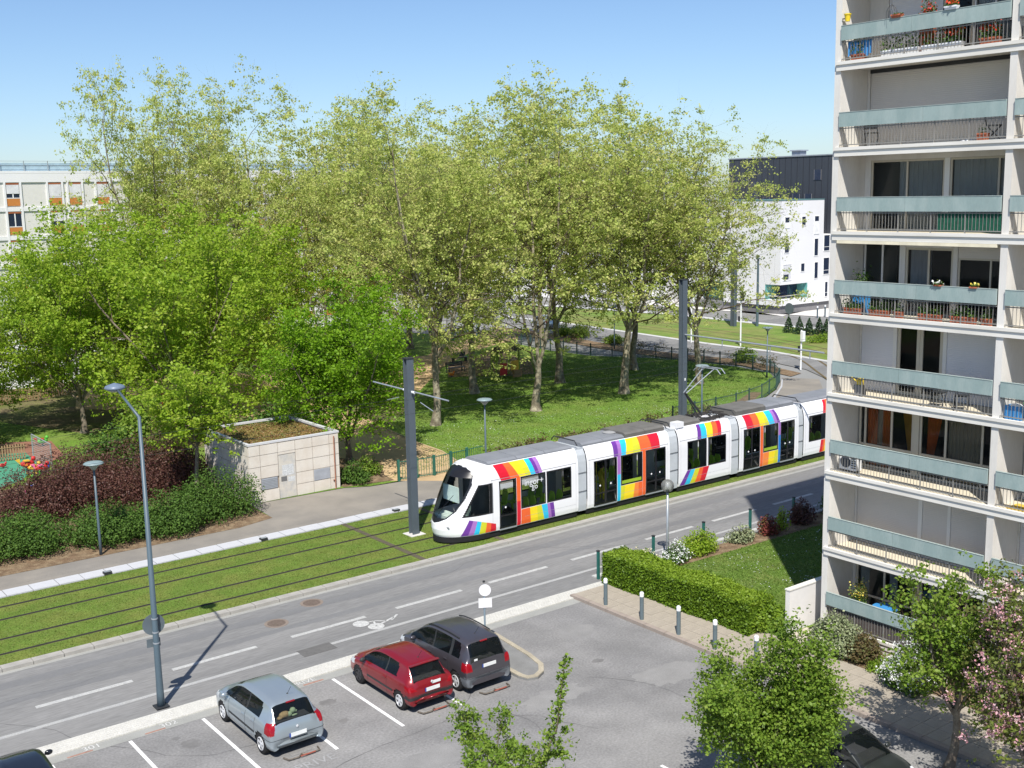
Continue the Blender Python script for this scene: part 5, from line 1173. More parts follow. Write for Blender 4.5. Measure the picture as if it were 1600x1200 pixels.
# roof covers
def cover(xa, xb, w, z0, z1, mat, ch=.08, n=1, name='roof_cover'):
    L = (xb - xa) / n
    for k in range(n):
        a = xa + k * L + .012; b = xa + (k + 1) * L - .012
        mb = MB(); v = [(x, TYC + y, z) for x in (a, b) for (y, z) in ((-w, z0), (-w, z1 - ch), (-w + ch * 2, z1), (w - ch * 2, z1), (w, z1 - ch), (w, z0))]
        mb.add(v, [(0, 1, 2, 3, 4, 5), (11, 10, 9, 8, 7, 6)] + [(i, i + 6, (i + 1) % 6 + 6, (i + 1) % 6) for i in range(6)]); part(name, mb, mat, tr)
cover(28.95, 33.85, .88, 3.336, 3.47, tram_roof, n=3); cover(XSUM - 33.85, XSUM - 28.95, .88, 3.336, 3.47, tram_roof, n=3)
cover(34.45, 37.2, .88, 3.336, 3.50, tram_roof, n=2); cover(37.22, 39.9, .9, 3.336, 3.60, tram_roof2, n=2); cover(40.7, 42.6, .8, 3.336, 3.56, tram_roof2, n=1)
cover(45.2, 47.6, .9, 3.336, 3.66, tram_roof2, n=1); cover(47.62, 49.95, .9, 3.336, 3.60, tram_roof, n=2)
part('roof_hatch', MB().lathe([(0, 0), (.32, 0), (.34, .04), (.2, .07), (0, .05)], (37.0, TYC, 3.501), 20), M('hatch ring', (.3, .3, .3), .5), tr); part('roof_hatch', MB().box(40.66, 41.2, TYC - 1.0, TYC - .55, 3.34, 3.62), tram_white, tr)
rb_ = MB()
for (xa, w) in ((34.1, .95), (45.0, 1.0), (40.3, .9), (50.3, .95), (39.95, 1.0)):
    rb_.tube([(xa, TYC - w, 3.45), (xa, TYC - w * .8, 3.66), (xa, TYC + w * .8, 3.66), (xa, TYC + w, 3.45)], .03, 6)
part('roof_rail', rb_, dark_m, tr)
rb_ = MB()
for k in range(34): 
    x = random.uniform(42.8, 45.0); y = TYC + random.uniform(-.75, .7); a = random.uniform(0, 3); L = random.uniform(.15, .5); z = random.uniform(3.38, 3.6)
    rb_.tube([(x - L * math.cos(a), y - L * math.sin(a), z), (x + L * math.cos(a), y + L * math.sin(a), z + random.uniform(-.05, .08))], random.uniform(.02, .045), 5)
rb_.box(42.75, 44.5, TYC - .6, TYC - .5, 3.34, 3.48).box(42.75, 44.5, TYC + .5, TYC + .6, 3.34, 3.48)
part('pantograph_base', rb_, M('dark roof gear', (.035, .032, .03), .7), tr)
knee = (42.31, 4.84); base = (43.6, 3.5); head = (44.2, 5.95)
part('pantograph_lower_arm', MB().tube([(base[0], TYC, base[1]), (knee[0], TYC, knee[1])], .06, 8).tube([(base[0] - .25, TYC + .1, base[1] + .05), (knee[0] + .12, TYC + .1, knee[1] - .1)], .025, 6), dark_m, tr)
part('pantograph_upper_arm', MB().tube([(knee[0], TYC - .1, knee[1]), (head[0] - .1, TYC - .38, head[1])], .028, 6).tube([(knee[0], TYC + .1, knee[1]), (head[0] - .1, TYC + .38, head[1])], .028, 6).tube([(knee[0] + .5, TYC - .16, knee[1] + .3), (knee[0] + .5, TYC + .16, knee[1] + .3)], .02, 5), galv_m, tr)
part('pantograph_head', MB().tube([(head[0] + .1, TYC - .95, head[1] - .22), (head[0] + .1, TYC - .7, head[1] + .02), (head[0] + .1, TYC + .7, head[1] + .02), (head[0] + .1, TYC + .95, head[1] - .22)], .03, 6).tube([(head[0] - .25, TYC - .95, head[1] - .22), (head[0] - .25, TYC - .7, head[1] + .02), (head[0] - .25, TYC + .7, head[1] + .02), (head[0] - .25, TYC + .95, head[1] - .22)], .03, 6), galv_m, tr)
part('wheelset', MB().lathe([(0, -.9), (.29, -.9), (.29, -.78), (.05, -.76), (.05, .76), (.29, .78), (.29, .9), (0, .9)], (31.3, TYC, .33), 14, 'y').lathe([(0, -.9), (.29, -.9), (.29, -.78), (.05, -.76), (.05, .76), (.29, .78), (.29, .9), (0, .9)], (42.6, TYC, .33), 14, 'y').lathe([(0, -.9), (.29, -.9), (.29, .9), (0, .9)], (53.2, TYC, .33), 14, 'y'), rail_m, tr)
# people inside
def seated_person(loc, rz, lab, top, skin=(.35, .2, .14), hair=(.03, .02, .02), stand=False):
    me = bpy.data.meshes.new('person')
    if stand: J = [(0, 0, .95), (0, 0, 1.2), (0, 0, 1.42), (0, 0, 1.52), (0, .02, 1.66), (.1, 0, .9), (.11, .02, .5), (.11, 0, .06), (-.1, 0, .9), (-.11, .02, .5), (-.11, 0, .06), (.19, 0, 1.40), (.24, 0, 1.15), (.24, .1, .93), (-.19, 0, 1.40), (-.24, 0, 1.15), (-.2, .25, 1.2)]
    else: J = [(0, 0, .48), (0, 0, .75), (0, 0, .98), (0, 0, 1.08), (0, .02, 1.22), (.1, .05, .47), (.11, .45, .48), (.11, .45, .06), (-.1, .05, .47), (-.11, .45, .48), (-.11, .45, .06), (.19, 0, .96), (.23, .05, .72), (.16, .28, .62), (-.19, 0, .96), (-.23, .05, .72), (-.16, .28, .62)]
    E_ = [(0, 1), (1, 2), (2, 3), (3, 4), (0, 5), (5, 6), (6, 7), (0, 8), (8, 9), (9, 10), (2, 11), (11, 12), (12, 13), (2, 14), (14, 15), (15, 16)]
    rad = [.14, .14, .13, .055, .095, .085, .065, .045, .085, .065, .045, .06, .045, .03, .06, .045, .03]
    me.from_pydata(J, E_, []); o = bpy.data.objects.new('person', me); COL.objects.link(o)
    md = o.modifiers.new('skin', 'SKIN'); sv = me.skin_vertices[0].data
    for i, r in enumerate(rad): sv[i].radius = (r, r)
    sv[0].use_root = True; s2 = o.modifiers.new('sub', 'SUBSURF'); s2.levels = 1; s2.render_levels = 1
    me.materials.append(M('cloth ' + lab[:14], top, .9)); tag(o, lab, 'person')
    hd_ = MB(); zz = 1.69 if stand else 1.25
    hd_.ball((0, .01, zz), .095, .11, .125, 12); hd_.ball((0, .12, zz - .01), .018, .03, .025, 6); h_ = part('head', hd_, M('skin ' + lab[:14], skin, .6), o, smooth=True)
    part('hair', MB().ball((0, -.02, zz + .035), .105, .11, .115, 12), M('hair ' + lab[:14], hair, .8), o, smooth=True)
    o.location = loc; o.rotation_euler = (0, 0, rz); return o
seated_person((41.72, TYC - .78, .38), math.pi / 2, 'seated passenger in dark clothes behind the third tram section window', (.04, .04, .05))
seated_person((36.0, TYC - .55, .37), -math.pi / 2, 'standing passenger in a yellow top behind the second tram section door', (.65, .6, .04), stand=True)
seated_person((51.65, TYC - .78, .38), math.pi / 2, 'seated passenger in grey blue clothes in the last visible tram window', (.12, .2, .25))
# ================================================================== CARS
car_gl = glass('car glass', (.012, .016, .018), .34, .03, .7); rim_m = M('alloy rim', (.62, .63, .65), .35, .5, metal=.25, var=0.); tyre_m = M('tyre', (.02, .02, .021), .8, .2)
hub_m = M('dark steel rim', (.05, .05, .055), .5, .4, metal=.3); tail_m = M('tail light red', (.26, .006, .012), .15, .5, var=.05); lens_m = M('clear lens', (.7, .6, .6), .1, .6); plate_m = M('number plate', (.72, .73, .72), .4); plateb_m = M('plate blue', (.03, .08, .35), .4)
headl_m = M('head lamp', (.55, .58, .6), .1, .7); cabin_m = M('car interior', (.06, .06, .06), .9); seatc_m = M('car seat', (.09, .09, .10), .9); trim_m = M('black trim', (.03, .032, .033), .6)
def paint(name, col, metal=.35, rough=.28):
    m = M(name, col, rough, .5, metal, var=.02, scale=3); p = _p(m); p.inputs['Coat Weight'].default_value = .6; p.inputs['Coat Roughness'].default_value = .06; return m
def catmull(tab, n):
    T = np.array(tab, float); P = np.vstack([2 * T[0] - T[1], T, 2 * T[-1] - T[-2]]); out = []
    m = len(T) - 1
    for q in range(n + 1):
        u = q / n * m; i = min(int(u), m - 1); t = u - i; a, b, c, d = P[i], P[i + 1], P[i + 2], P[i + 3]
        k = .85; out.append(b + .5 * k * t * (c - a) + t * t * ((3 - 0) * (c - b) - .5 * k * (2 * (c - a) + (d - b))) + t ** 3 * (2 * (b - c) + .5 * k * ((c - a) + (d - b))))
    return np.array(out)
def car(name, label, tab, body, axles, wr, screen, rearw, side_s, bpil, tail, ctx, rims=(0, 0), strip=None, bumper=None, mould=None, roof_rail=False, plate_z=.62, doors=(), wiper=True, extra=None, plate_s=.0):
    t = thing(name, label, 'car')
    S_ = catmull(tab, 150); NT = len(S_); K1, K2, K3 = 12, 12, 18
    def section(row):
        s, zb, zbel, zt, wl, wb, wt = row; half = []
        for k in range(K1):
            u = k / K1; w = wl * float(np.interp(u, [0, .12, .3, .6, .85, 1], [.90, .97, 1.0, 1.0, .985, wb / wl])); half.append((w, zb + (zbel - zb) * u))
        zr = max(zt - .055, zbel)
        for k in range(K2):
            u = k / K2; half.append((wb + (wt - wb) * (u + .10 * math.sin(u * math.pi)), zbel + (zr - zbel) * u))
        for k in range(K3 + 1):
            u = k / K3; w = wt * (1 - u); half.append((w, zt - (zt - zr) * (1 - math.sin(min(u * 3.2, 1) * math.pi / 2)) + .012 * u))
        return half
    rows = [section(r) for r in S_]; NH = K1 + K2 + K3 + 1; NS = 2 * NH - 1
    V = np.zeros((NT, NS, 3))
    for i, (r, h) in enumerate(zip(S_, rows)):
        for j, (w, z) in enumerate(h): V[i, j] = (-w, r[0], z); V[i, NS - 1 - j] = (w, r[0], z)
    Vl = [tuple(v) for v in V.reshape(-1, 3)]
    groups = {k: [] for k in ('body', 'side', 'screen', 'rear', 'tail', 'dark', 'bump', 'head')}
    for i in range(NT - 1):
        sc = (S_[i, 0] + S_[i + 1, 0]) / 2; ztc = (S_[i, 3] + S_[i + 1, 3]) / 2; zbc = (S_[i, 2] + S_[i + 1, 2]) / 2; wtc = S_[i, 6]
        for j in range(NS - 1):
            c = (V[i, j] + V[i + 1, j] + V[i, j + 1] + V[i + 1, j + 1]) / 4; jj = j if j < NH - 1 else NS - 2 - j
            f = (i * NS + j, i * NS + j + 1, (i + 1) * NS + j + 1, (i + 1) * NS + j); ax = abs(c[0]); g = 'body'
            if jj < K1 and any((c[1] - a) ** 2 + (c[2] - wr) ** 2 < (wr + .045) ** 2 for a in axles): continue
            if K1 <= jj < K1 + K2:
                u = (jj - K1 + .5) / K2
                if .06 < u < .90 and side_s[0] + u * side_s[2] < c[1] < side_s[1] and ztc - zbc > .13 and c[1] < screen_s(S_, c[2], screen) - .10 and not any(abs(c[1] - b) < .035 for b in bpil): g = 'side'
                elif .06 < u < .90 and any(abs(c[1] - b) < .035 for b in bpil): g = 'dark'
            if jj >= K1 + K2 or (K1 <= jj and (K1 + K2 - jj) <= 1):
                if screen[0] < ztc < screen[1] and c[1] > screen[2] and ax < wtc * .93: g = 'screen'
                if rearw[0] < ztc < rearw[1] and c[1] < rearw[2] and ax < wtc * rearw[3]: g = 'rear'
            if g == 'body' and c[1] < tail[4] and tail[0] < c[2] < tail[1] and ax > np.interp(c[2], [tail[0], tail[1]], [tail[2], tail[3]]): g = 'tail'
            if g == 'body' and strip and strip[0] < c[2] < strip[1] and c[1] < strip[2]: g = 'dark'
            if g == 'body' and c[2] < .27: g = 'dark'
            if g == 'body' and bumper and c[2] < bumper[0] and c[1] < bumper[1]: g = 'bump'
            if g == 'body' and c[1] > tab[-1][0] - .55 and tab[-3][2] - .10 < c[2] < tab[-3][2] + .06 and ax > .42: g = 'head'
            groups[g].append(f)
    groups['body'].append(tuple(range(NS))); groups['body'].append(tuple((NT - 1) * NS + k for k in reversed(range(NS))))
    def sub(fs):
        idx = sorted({v for f in fs for v in f}); mp = {v: i for i, v in enumerate(idx)}; return MB().add([Vl[v] for v in idx], [tuple(mp[v] for v in f) for f in fs])
    part('body', sub(groups['body']), body, t, smooth=True)
    def halves(nm, fs, m, parent=t):
        for sd in (-1, 1):
            q = [f for f in fs if Vl[f[0]][0] * sd > 0]
            if q: part(nm, sub(q), m, parent, smooth=True)
    halves('side_window', groups['side'], car_gl); part('windscreen', sub(groups['screen']), car_gl, t, smooth=True)
    if groups['rear']: rw_ = part('rear_window', sub(groups['rear']), car_gl, t, smooth=True)
    halves('tail_light', groups['tail'], tail_m); halves('headlight', groups['head'], headl_m)
    if groups['dark']: part('black_trim', sub(groups['dark']), trim_m, t, smooth=True)
    if groups['bump']: part('bumper', sub(groups['bump']), bumper[2], t, smooth=True)
    # wheel wells, floor, cabin
    L = tab[-1][0]; wl = max(r[4] for r in tab)
    mb = MB().box(-wl * .85, wl * .85, .25, L - .3, .24, .30)
    for a in axles: mb.box(-wl + .03, wl - .03, a - wr - .02, a + wr + .02, .3, wr * 2 + .03)
    part('underbody', mb, black_m, t)
    mb = MB().box(-wl * .82, wl * .82, .45, L - 1.1, .55, .60)
    part('cabin_floor', mb, cabin_m, t)
    for (sx, sy) in ((-.36, L * .52), (.36, L * .52), (0, L * .27)):
        w_ = .25 if sx else .62; part('seat', MB().box(sx - w_, sx + w_, sy - .1, sy + .4, .6, .80).add([(sx - w_, sy - .1, .78), (sx + w_, sy - .1, .78), (sx + w_ * .85, sy - .26, 1.18), (sx - w_ * .85, sy - .26, 1.18), (sx - w_, sy, .78), (sx + w_, sy, .78), (sx + w_ * .85, sy - .18, 1.18), (sx - w_ * .85, sy - .18, 1.18)], [(0, 3, 2, 1), (4, 5, 6, 7), (0, 1, 5, 4), (3, 7, 6, 2), (0, 4, 7, 3), (1, 2, 6, 5)]).box(sx - .12, sx + .12, sy - .26, sy - .19, 1.2, 1.34), seatc_m, t)
    part('dashboard', MB().box(-.66, .66, screen[2] + .35, screen[2] + .75, .72, .90), cabin_m, t)
    part('parcel_shelf', MB().box(-.56, .56, .33, .72, .86, .88), cabin_m, t)
    for ai, a in enumerate(axles):
        for sd in (-1, 1):
            x = sd * (wl - .115)
            pr = [(wr * .60, -.095), (wr * .93, -.10), (wr, -.075), (wr, .075), (wr * .93, .10), (wr * .60, .095)]
            mb = MB().lathe(pr, (x, a, wr), 26, 'x'); w = part('wheel', mb, tyre_m, t, smooth=True)
            xo = x + sd * .088; rb = MB(); rm = hub_m if (rims[ai] == 1) else rim_m
            rb.lathe([(0, -.01), (wr * .62, -.01), (wr * .62, .0), (0, .0)], (xo - sd * .03, a, wr), 22, 'x')
            part('rim_well', rb, hub_m, w)
            rb = MB().lathe([(wr * .56, -.03), (wr * .64, -.02), (wr * .64, .025), (wr * .60, .035), (wr * .56, .02), (wr * .56, -.03)], (xo, a, wr), 26, 'x', False).lathe([(0, -.02), (wr * .17, -.02), (wr * .15, .02), (0, .02)], (xo, a, wr), 12, 'x')
            for k in range(5):
                an = 2 * math.pi * k / 5 + .3; c_, s_ = math.cos(an), math.sin(an); q0, q1 = wr * .1, wr * .6; ww = .035
                rb.add([(xo + dx, a + c_ * q - s_ * e, wr + s_ * q + c_ * e) for dx in (-.012, .016) for (q, e) in ((q0, -ww), (q1, -ww * 1.25), (q1, ww * 1.25), (q0, ww))], [(0, 1, 2, 3), (7, 6, 5, 4), (0, 4, 5, 1), (1, 5, 6, 2), (2, 6, 7, 3), (3, 7, 4, 0)])
            part('rim', rb, rm, w)
    def at(s): 
        # values at station s (forward part only, unique beyond the rear)
        k = int(np.argmin(np.abs(S_[30:, 0] - s))) + 30; return S_[k]
    # mirrors, handles, seams
    r = at(screen[2] + .62)
    for sd in (-1, 1): part('door_mirror', MB().ball((sd * (r[5] + .12), r[0], r[2] + .08), .11, .06, .075, 12).tube([(sd * (r[5] - .03), r[0] + .02, r[2] + .02), (sd * (r[5] + .1), r[0], r[2] + .06)], .02, 6), body if not (mould and mould[3]) else trim_m, t, smooth=True)
    sm = MB(); hm = MB()
    for sd in (-1, 1):
        for s in doors:
            vs = []; 
            for u in np.linspace(.12, .99, 8):
                r = at(s); wv = r[4] * float(np.interp(u, [0, .12, .3, .6, .85, 1], [.90, .97, 1.0, 1.0, .985, r[5] / r[4]])) + .003; z = r[1] + (r[2] - r[1]) * u; vs += [(sd * wv, s - .006, z), (sd * wv, s + .006, z)]
            sm.add(vs, [(2 * k, 2 * k + 1, 2 * k + 3, 2 * k + 2) for k in range(7)])
        for s in doors[1:]: 
            r = at(s + .12); hm.box(*sorted((sd * (r[4] * .985 - .005), sd * (r[4] * .99 + .02))), s + .05, s + .22, r[2] - .15, r[2] - .115)
    if doors: part('door_seam', sm, trim_m, t); part('door_handle', hm, body, t)
    if mould:
        mb = MB(); 
        for sd in (-1, 1):
            ss_ = np.linspace(mould[0], mould[1], 10); vs = []
            for s in ss_:
                r = at(s); vs += [(sd * (r[4] + .004), s, mould[2] - .035), (sd * (r[4] + .018), s, mould[2]), (sd * (r[4] + .004), s, mould[2] + .035)]
            mb.add(vs, [(3 * k + q, 3 * k + q + 1, 3 * k + q + 4, 3 * k + q + 3) for k in range(9) for q in (0, 1)])
        n_ = len(mb.v) // 2; part('side_moulding', MB().add(mb.v[:n_], [f for f in mb.f if max(f) < n_]), trim_m, t); part('side_moulding', MB().add(mb.v[n_:], [tuple(i - n_ for i in f) for f in mb.f if min(f) >= n_]), trim_m, t)
    if roof_rail:
        for sd in (-1, 1): part('roof_rail', MB().tube([(sd * (at(s)[6] - .03), s, at(s)[3] + .0) for s in np.linspace(.75, L - 1.75, 8)], .022, 6), trim_m, t)
    # plate
    ps = float(np.interp(plate_z, [S_[k, 3] for k in range(0, 40)], [S_[k, 0] for k in range(0, 40)])) - .018 + plate_s
    pb = part('number_plate', MB().box(-.22, .26, ps - .012, ps, plate_z - .055, plate_z + .055), plate_m, t); part('plate_strip', MB().box(-.26, -.222, ps - .012, ps, plate_z - .055, plate_z + .055), plateb_m, pb)
    # bumper seam and tailgate seam as fine dark joints following the skin
    def contour(z, smax):
        out = []
        for i in range(0, NT):
            if S_[i, 3] < z + .01 or S_[i, 0] > smax: 
                if S_[i, 0] > smax and len(out) > 3: break
                continue
            h = rows[i]; w = float(np.interp(z, [q[1] for q in h[:K1 + K2]], [q[0] for q in h[:K1 + K2]])); out.append((w + .003, float(S_[i, 0]) - .002, z))
        return out
    sm2 = MB()
    for zz_ in (strip[1] + .03 if strip else .56,):
        c_ = contour(zz_, .55)
        if len(c_) > 3:
            for sd in (-1, 1): sm2.tube([(0, c_[0][1] - .004, zz_)] + [(sd * q[0], q[1], q[2]) for q in c_], .0065, 4, False)
    part('bumper_seam', sm2, trim_m, t, kind='stuff')
    # high brake light, aerial, wiper, badge
    rr = [r for r in S_ if abs(r[3] - rearw[1]) < .05 and r[0] < rearw[2] + .3][0] if [r for r in S_ if abs(r[3] - rearw[1]) < .05 and r[0] < rearw[2] + .3] else at(.6)
    part('brake_light', MB().box(-.13, .13, rr[0] - .03, rr[0] + .02, rearw[1] + .005, rearw[1] + .035), tail_m, t)
    part('aerial', MB().tube([(.0 + ctx, .75, at(.75)[3]), (.02 + ctx, .55, at(.75)[3] + .28)], .006, 5).ball((.0 + ctx, .75, at(.75)[3] + .01), .03, .03, .02, 8), trim_m, t)
    part('badge', MB().ball((0, ps + .02, plate_z + .2), .04, .02, .045, 8), rim_m, t) if plate_z < .7 else None
    if wiper: 
        zb_ = rearw[0] + .03; sb = [r for r in S_[:60] if r[3] > rearw[0]][0][0]
        part('rear_wiper', MB().tube([(.0, sb - .02, zb_), (-.32, sb + .03, zb_ + .09)], .009, 5), trim_m, t)
    if extra: extra(t, S_)
    return t
def screen_s(S_, z, screen):
    k = [r for r in S_ if r[0] > screen[2]]; zz = [r[3] for r in k][::-1]; ss = [r[0] for r in k][::-1]
    return float(np.interp(z, zz, ss))
clio = [(.03, .30, .40, .46, .62, .60, .52), (.0, .27, .52, .60, .74, .72, .60), (.03, .25, .74, .80, .80, .77, .62), (.09, .24, .88, .965, .83, .79, .635), (.23, .23, .94, 1.16, .85, .80, .61), (.42, .22, .96, 1.375, .858, .80, .575), (.62, .21, .96, 1.44, .86, .80, .57), (1.1, .2, .95, 1.478, .86, .80, .575), (1.7, .2, .93, 1.488, .86, .80, .58), (2.2, .2, .91, 1.455, .86, .795, .575), (2.62, .2, .90, 1.33, .86, .79, .58), (2.97, .2, .90, 1.12, .86, .785, .62), (3.2, .2, .89, .985, .855, .78, .69), (3.5, .2, .85, .925, .84, .75, .68), (3.78, .22, .74, .80, .78, .70, .6), (3.94, .25, .56, .62, .66, .60, .5), (3.985, .3, .42, .48, .52, .5, .42)]
silver = paint('silver blue paint', (.36, .415, .45), .55); redp = paint('red paint', (.21, .008, .014), .2); greyp = paint('dark grey paint', (.075, .07, .082), .4); blackp = paint('black paint', (.012, .013, .018), .2); darkp = paint('dark green black paint', (.03, .035, .035), .3)
def toy(t, S_):
    b = part('parcel_shelf_cover', MB().box(-.5, .5, .3, .6, .90, .915), cabin_m, t)
o = car('parked_car', 'silver blue hatchback with a plush dog behind its rear window', clio, silver, (.62, 3.20), .305, (1.0, 1.42, 2.2), (.985, 1.375, .6, .94), (.78, 3.1, .05), (1.62, ), (.70, 1.0, .70, .60, .34), .1, doors=(2.72, 1.60, .98), mould=(1.0, 2.7, .52, False), plate_z=.60, extra=toy)
silver_car = o; o.location = (13.05, 27.26, 0); o['group'] = 'cars parked in the lot'
# plush dog on the shelf
d = thing('plush_dog', 'sandy and pale green plush dog lying behind the rear window of the silver hatchback', 'soft toy', (13.0, 27.72, .9)); x, y, z = 13.0, 27.70, .92
fur = M('sandy plush', (.50, .36, .18), .95, var=.2, scale=20); furg = M('pale green plush', (.45, .58, .36), .95, var=.15, scale=20)
part('dog_body', MB().ball((x - .12, y, z + .10), .17, .10, .10, 12).ball((x - .27, y - .02, z + .05), .09, .07, .05, 8), fur, d, smooth=True); part('dog_head', MB().ball((x + .13, y - .02, z + .17), .09, .08, .085, 12).ball((x + .21, y - .04, z + .14), .05, .04, .035, 8).ball((x + .08, y - .07, z + .16), .03, .02, .06, 8).ball((x + .12, y + .05, z + .18), .03, .02, .06, 8), furg, d, smooth=True); part('dog_paws', MB().ball((x + .16, y - .06, z + .04), .11, .035, .03, 8).ball((x + .02, y - .03, z + .09), .10, .07, .08, 10), furg, d, smooth=True)
p206 = [(.03, .30, .40, .45, .60, .58, .50), (.0, .27, .52, .58, .70, .68, .58), (.03, .25, .70, .78, .77, .73, .60), (.10, .24, .84, .915, .80, .76, .61), (.26, .23, .92, 1.12, .815, .77, .58), (.46, .22, .93, 1.33, .82, .765, .545), (.66, .21, .93, 1.38, .825, .765, .54), (1.1, .2, .92, 1.415, .825, .765, .545), (1.65, .2, .90, 1.43, .825, .765, .55), (2.05, .2, .885, 1.395, .825, .76, .55), (2.42, .2, .875, 1.28, .825, .755, .56), (2.74, .2, .87, 1.08, .825, .75, .60), (2.95, .2, .855, .945, .82, .745, .66), (3.3, .2, .80, .875, .805, .71, .64), (3.62, .22, .68, .745, .75, .66, .56), (3.79, .25, .53, .58, .64, .58, .48), (3.83, .3, .41, .45, .52, .5, .42)]
def stick(t, S_):
    sb = [r for r in S_[:60] if r[3] > .84][0][0]; part('white_sticker', MB().box(.02, .32, sb - .035, sb - .022, .80, .885), plate_m, t)
    part('rear_spoiler', MB().box(-.52, .52, .36, .46, 1.33, 1.355), redp, t)
    part('exhaust', MB().tube([(.45, -.02, .27), (.45, .3, .27)], .025, 8), hub_m, t)
o = car('parked_car', 'dark red three-door hatchback with black bumper strips and a white sticker on the tailgate', p206, redp, (.60, 3.03), .295, (.955, 1.36, 2.0), (.95, 1.325, .6, .93), (.82, 2.85, .10), (1.45,), (.70, .84, .52, .66, .28), .0, rims=(0, 1), doors=(2.45, 1.30), strip=(.44, .545, .5), mould=(.95, 2.45, .50, True), plate_z=.68, extra=stick)
red_car = o; o.location = (17.45, 27.14, 0); o['group'] = 'cars parked in the lot'
scen = [(.04, .30, .40, .46, .64, .62, .55), (.0, .26, .52, .60, .76, .74, .64), (.02, .24, .76, .84, .82, .79, .66), (.07, .22, .95, 1.02, .85, .81, .67), (.17, .21, 1.02, 1.28, .86, .81, .65), (.32, .2, 1.03, 1.53, .86, .81, .62), (.52, .2, 1.03, 1.60, .86, .81, .61), (1.1, .2, 1.02, 1.645, .86, .81, .61), (1.75, .2, .99, 1.66, .86, .81, .615), (2.3, .2, .97, 1.62, .86, .805, .61), (2.75, .2, .96, 1.46, .86, .80, .61), (3.15, .2, .96, 1.21, .86, .795, .65), (3.4, .2, .95, 1.06, .855, .78, .70), (3.7, .2, .89, .96, .84, .75, .68), (3.98, .22, .76, .82, .78, .70, .6), (4.12, .25, .56, .62, .66, .60, .5), (4.165, .3, .42, .48, .52, .5, .42)]
def scx(t, S_):
    part('window_sticker', MB().box(-.52, -.40, .055, .068, 1.06, 1.12), plate_m, t)
    part('tail_lens', MB().box(-.87, -.72, .06, .10, .90, .965).box(.72, .87, .06, .10, .90, .965), lens_m, t) if False else None
o = car('parked_car', 'dark grey five-door people carrier parked nearest the round-sign island', scen, greyp, (.66, 3.24), .31, (1.075, 1.58, 2.3), (1.045, 1.53, .6, .93), (.50, 3.3, .10), (1.0, 1.95), (.76, 1.02, .62, .66, .30), .0, doors=(3.0, 1.95, 1.05), bumper=(.58, .5, M('grey bumper', (.13, .14, .155), .5)), roof_rail=True, plate_z=.86, extra=scx)
o.location = (19.55, 27.10, 0); o['group'] = 'cars parked in the lot'
o = car('parked_car', 'black hatchback of which only roof and mirror show at the bottom left corner', p206, blackp, (.60, 3.03), .295, (.955, 1.36, 2.0), (.95, 1.325, .6, .93), (.82, 2.85, .10), (1.45,), (.70, .84, .52, .66, .28), .0, doors=(2.45, 1.30), plate_z=.68)
o.location = (6.25, 27.25, 0); o['group'] = 'cars parked in the lot'
o = car('parked_car', 'shiny dark saloon half hidden under the bushy tree at the bottom edge', clio, darkp, (.62, 3.20), .305, (1.0, 1.42, 2.2), (.985, 1.375, .6, .94), (.78, 3.1, .05), (1.62,), (.70, 1.0, .70, .60, .34), .0, doors=(2.72, 1.60, .98), plate_z=.60)
o.location = (23.35, 18.9, 0); o.rotation_euler = (0, 0, math.pi); dark_car = o
x, y = G(848, 512); o = dup(silver_car, None, (x, y - 2, 0), R_(-8), 'silver car stopped on the side road beyond the park fence'); o['group'] = 'far cars'
for (px, py, rz, lab) in [(1085, 438, 1.4, 'dark car in the far parking area left of the white corner building'), (622, 497, 1.2, 'dark car under the plane trees beside the far gate'), (655, 490, 1.2, 'dark car further along the road behind the far gate')]:
    x, y = G(px, py); o = dup(dark_car, None, (x, y, 0), rz, lab); o['group'] = 'far cars'
# ================================================================== KIOSK
kx0, kx1, ky0, ky1, kz = 23.15, 28.25, 52.25, 57.9, 3.1
kio = thing('concrete_kiosk', 'square concrete panel kiosk with a planted flat roof beside the path', 'kiosk', ((kx0 + kx1) / 2, ky0, 0))
conc = M('kiosk panel', (.66, .61, .54), .85, .2, var=.05, scale=1.2, fine=.04, fscale=25, tint=(.57, .50, .42), tscale=1.0, tamt=.6)
conc2 = M('kiosk panel joint', (.36, .29, .23), .9)
part('wall_core', MB().box(kx0 + .06, kx1 - .06, ky0 + .06, ky1 - .06, -.02, kz - .32), conc2, kio)
widths = [.62, .98, .98, .98, .98, .56]; xs_ = [kx0]
for w in widths: xs_.append(xs_[-1] + w * (kx1 - kx0) / sum(widths))
zs_ = [0.02, .62, 1.24, 1.86, 2.46, kz - .12]
for i in range(6):
    for j in range(5):
        if i in (1, 2) and 1 <= i and j < 4 and i == 2: continue
        if i == 1 and j == 1: continue
        m = conc
        part('wall_panel', MB().box(xs_[i] + .012, xs_[i + 1] - .012, ky0 - random.uniform(0, .012), ky0 + .055, zs_[j] + .012, zs_[j + 1] - .012), m, kio)
ddx0, ddx1 = xs_[2], xs_[3]
dr = part('door', MB().box(ddx0 + .02, ddx1 - .02, ky0 + .0, ky0 + .05, .04, 2.30), M('pale kiosk door', (.58, .54, .47), .7, .3, var=.06, scale=4, tint=(.42, .42, .42), tscale=3, tamt=.7), kio)
part('door_sign', MB().box(ddx0 + .12, ddx0 + .44, ky0 - .012, ky0 - .002, .92, 1.16), M('grey notice', (.16, .16, .16), .6), dr)
part('poster_remains', MB().box(ddx0 + .2, ddx0 + .85, ky0 - .006, ky0 - .001, 1.2, 1.75).box(ddx0 + .5, ddx0 + .9, ky0 - .006, ky0 - .001, .85, 1.1), M('paper remains', (.55, .56, .56), .8, var=.3, scale=14), dr)
part('door_lintel', MB().box(ddx0 + .01, ddx1 - .01, ky0 - .005, ky0 + .05, 2.33, 2.455), conc, kio)
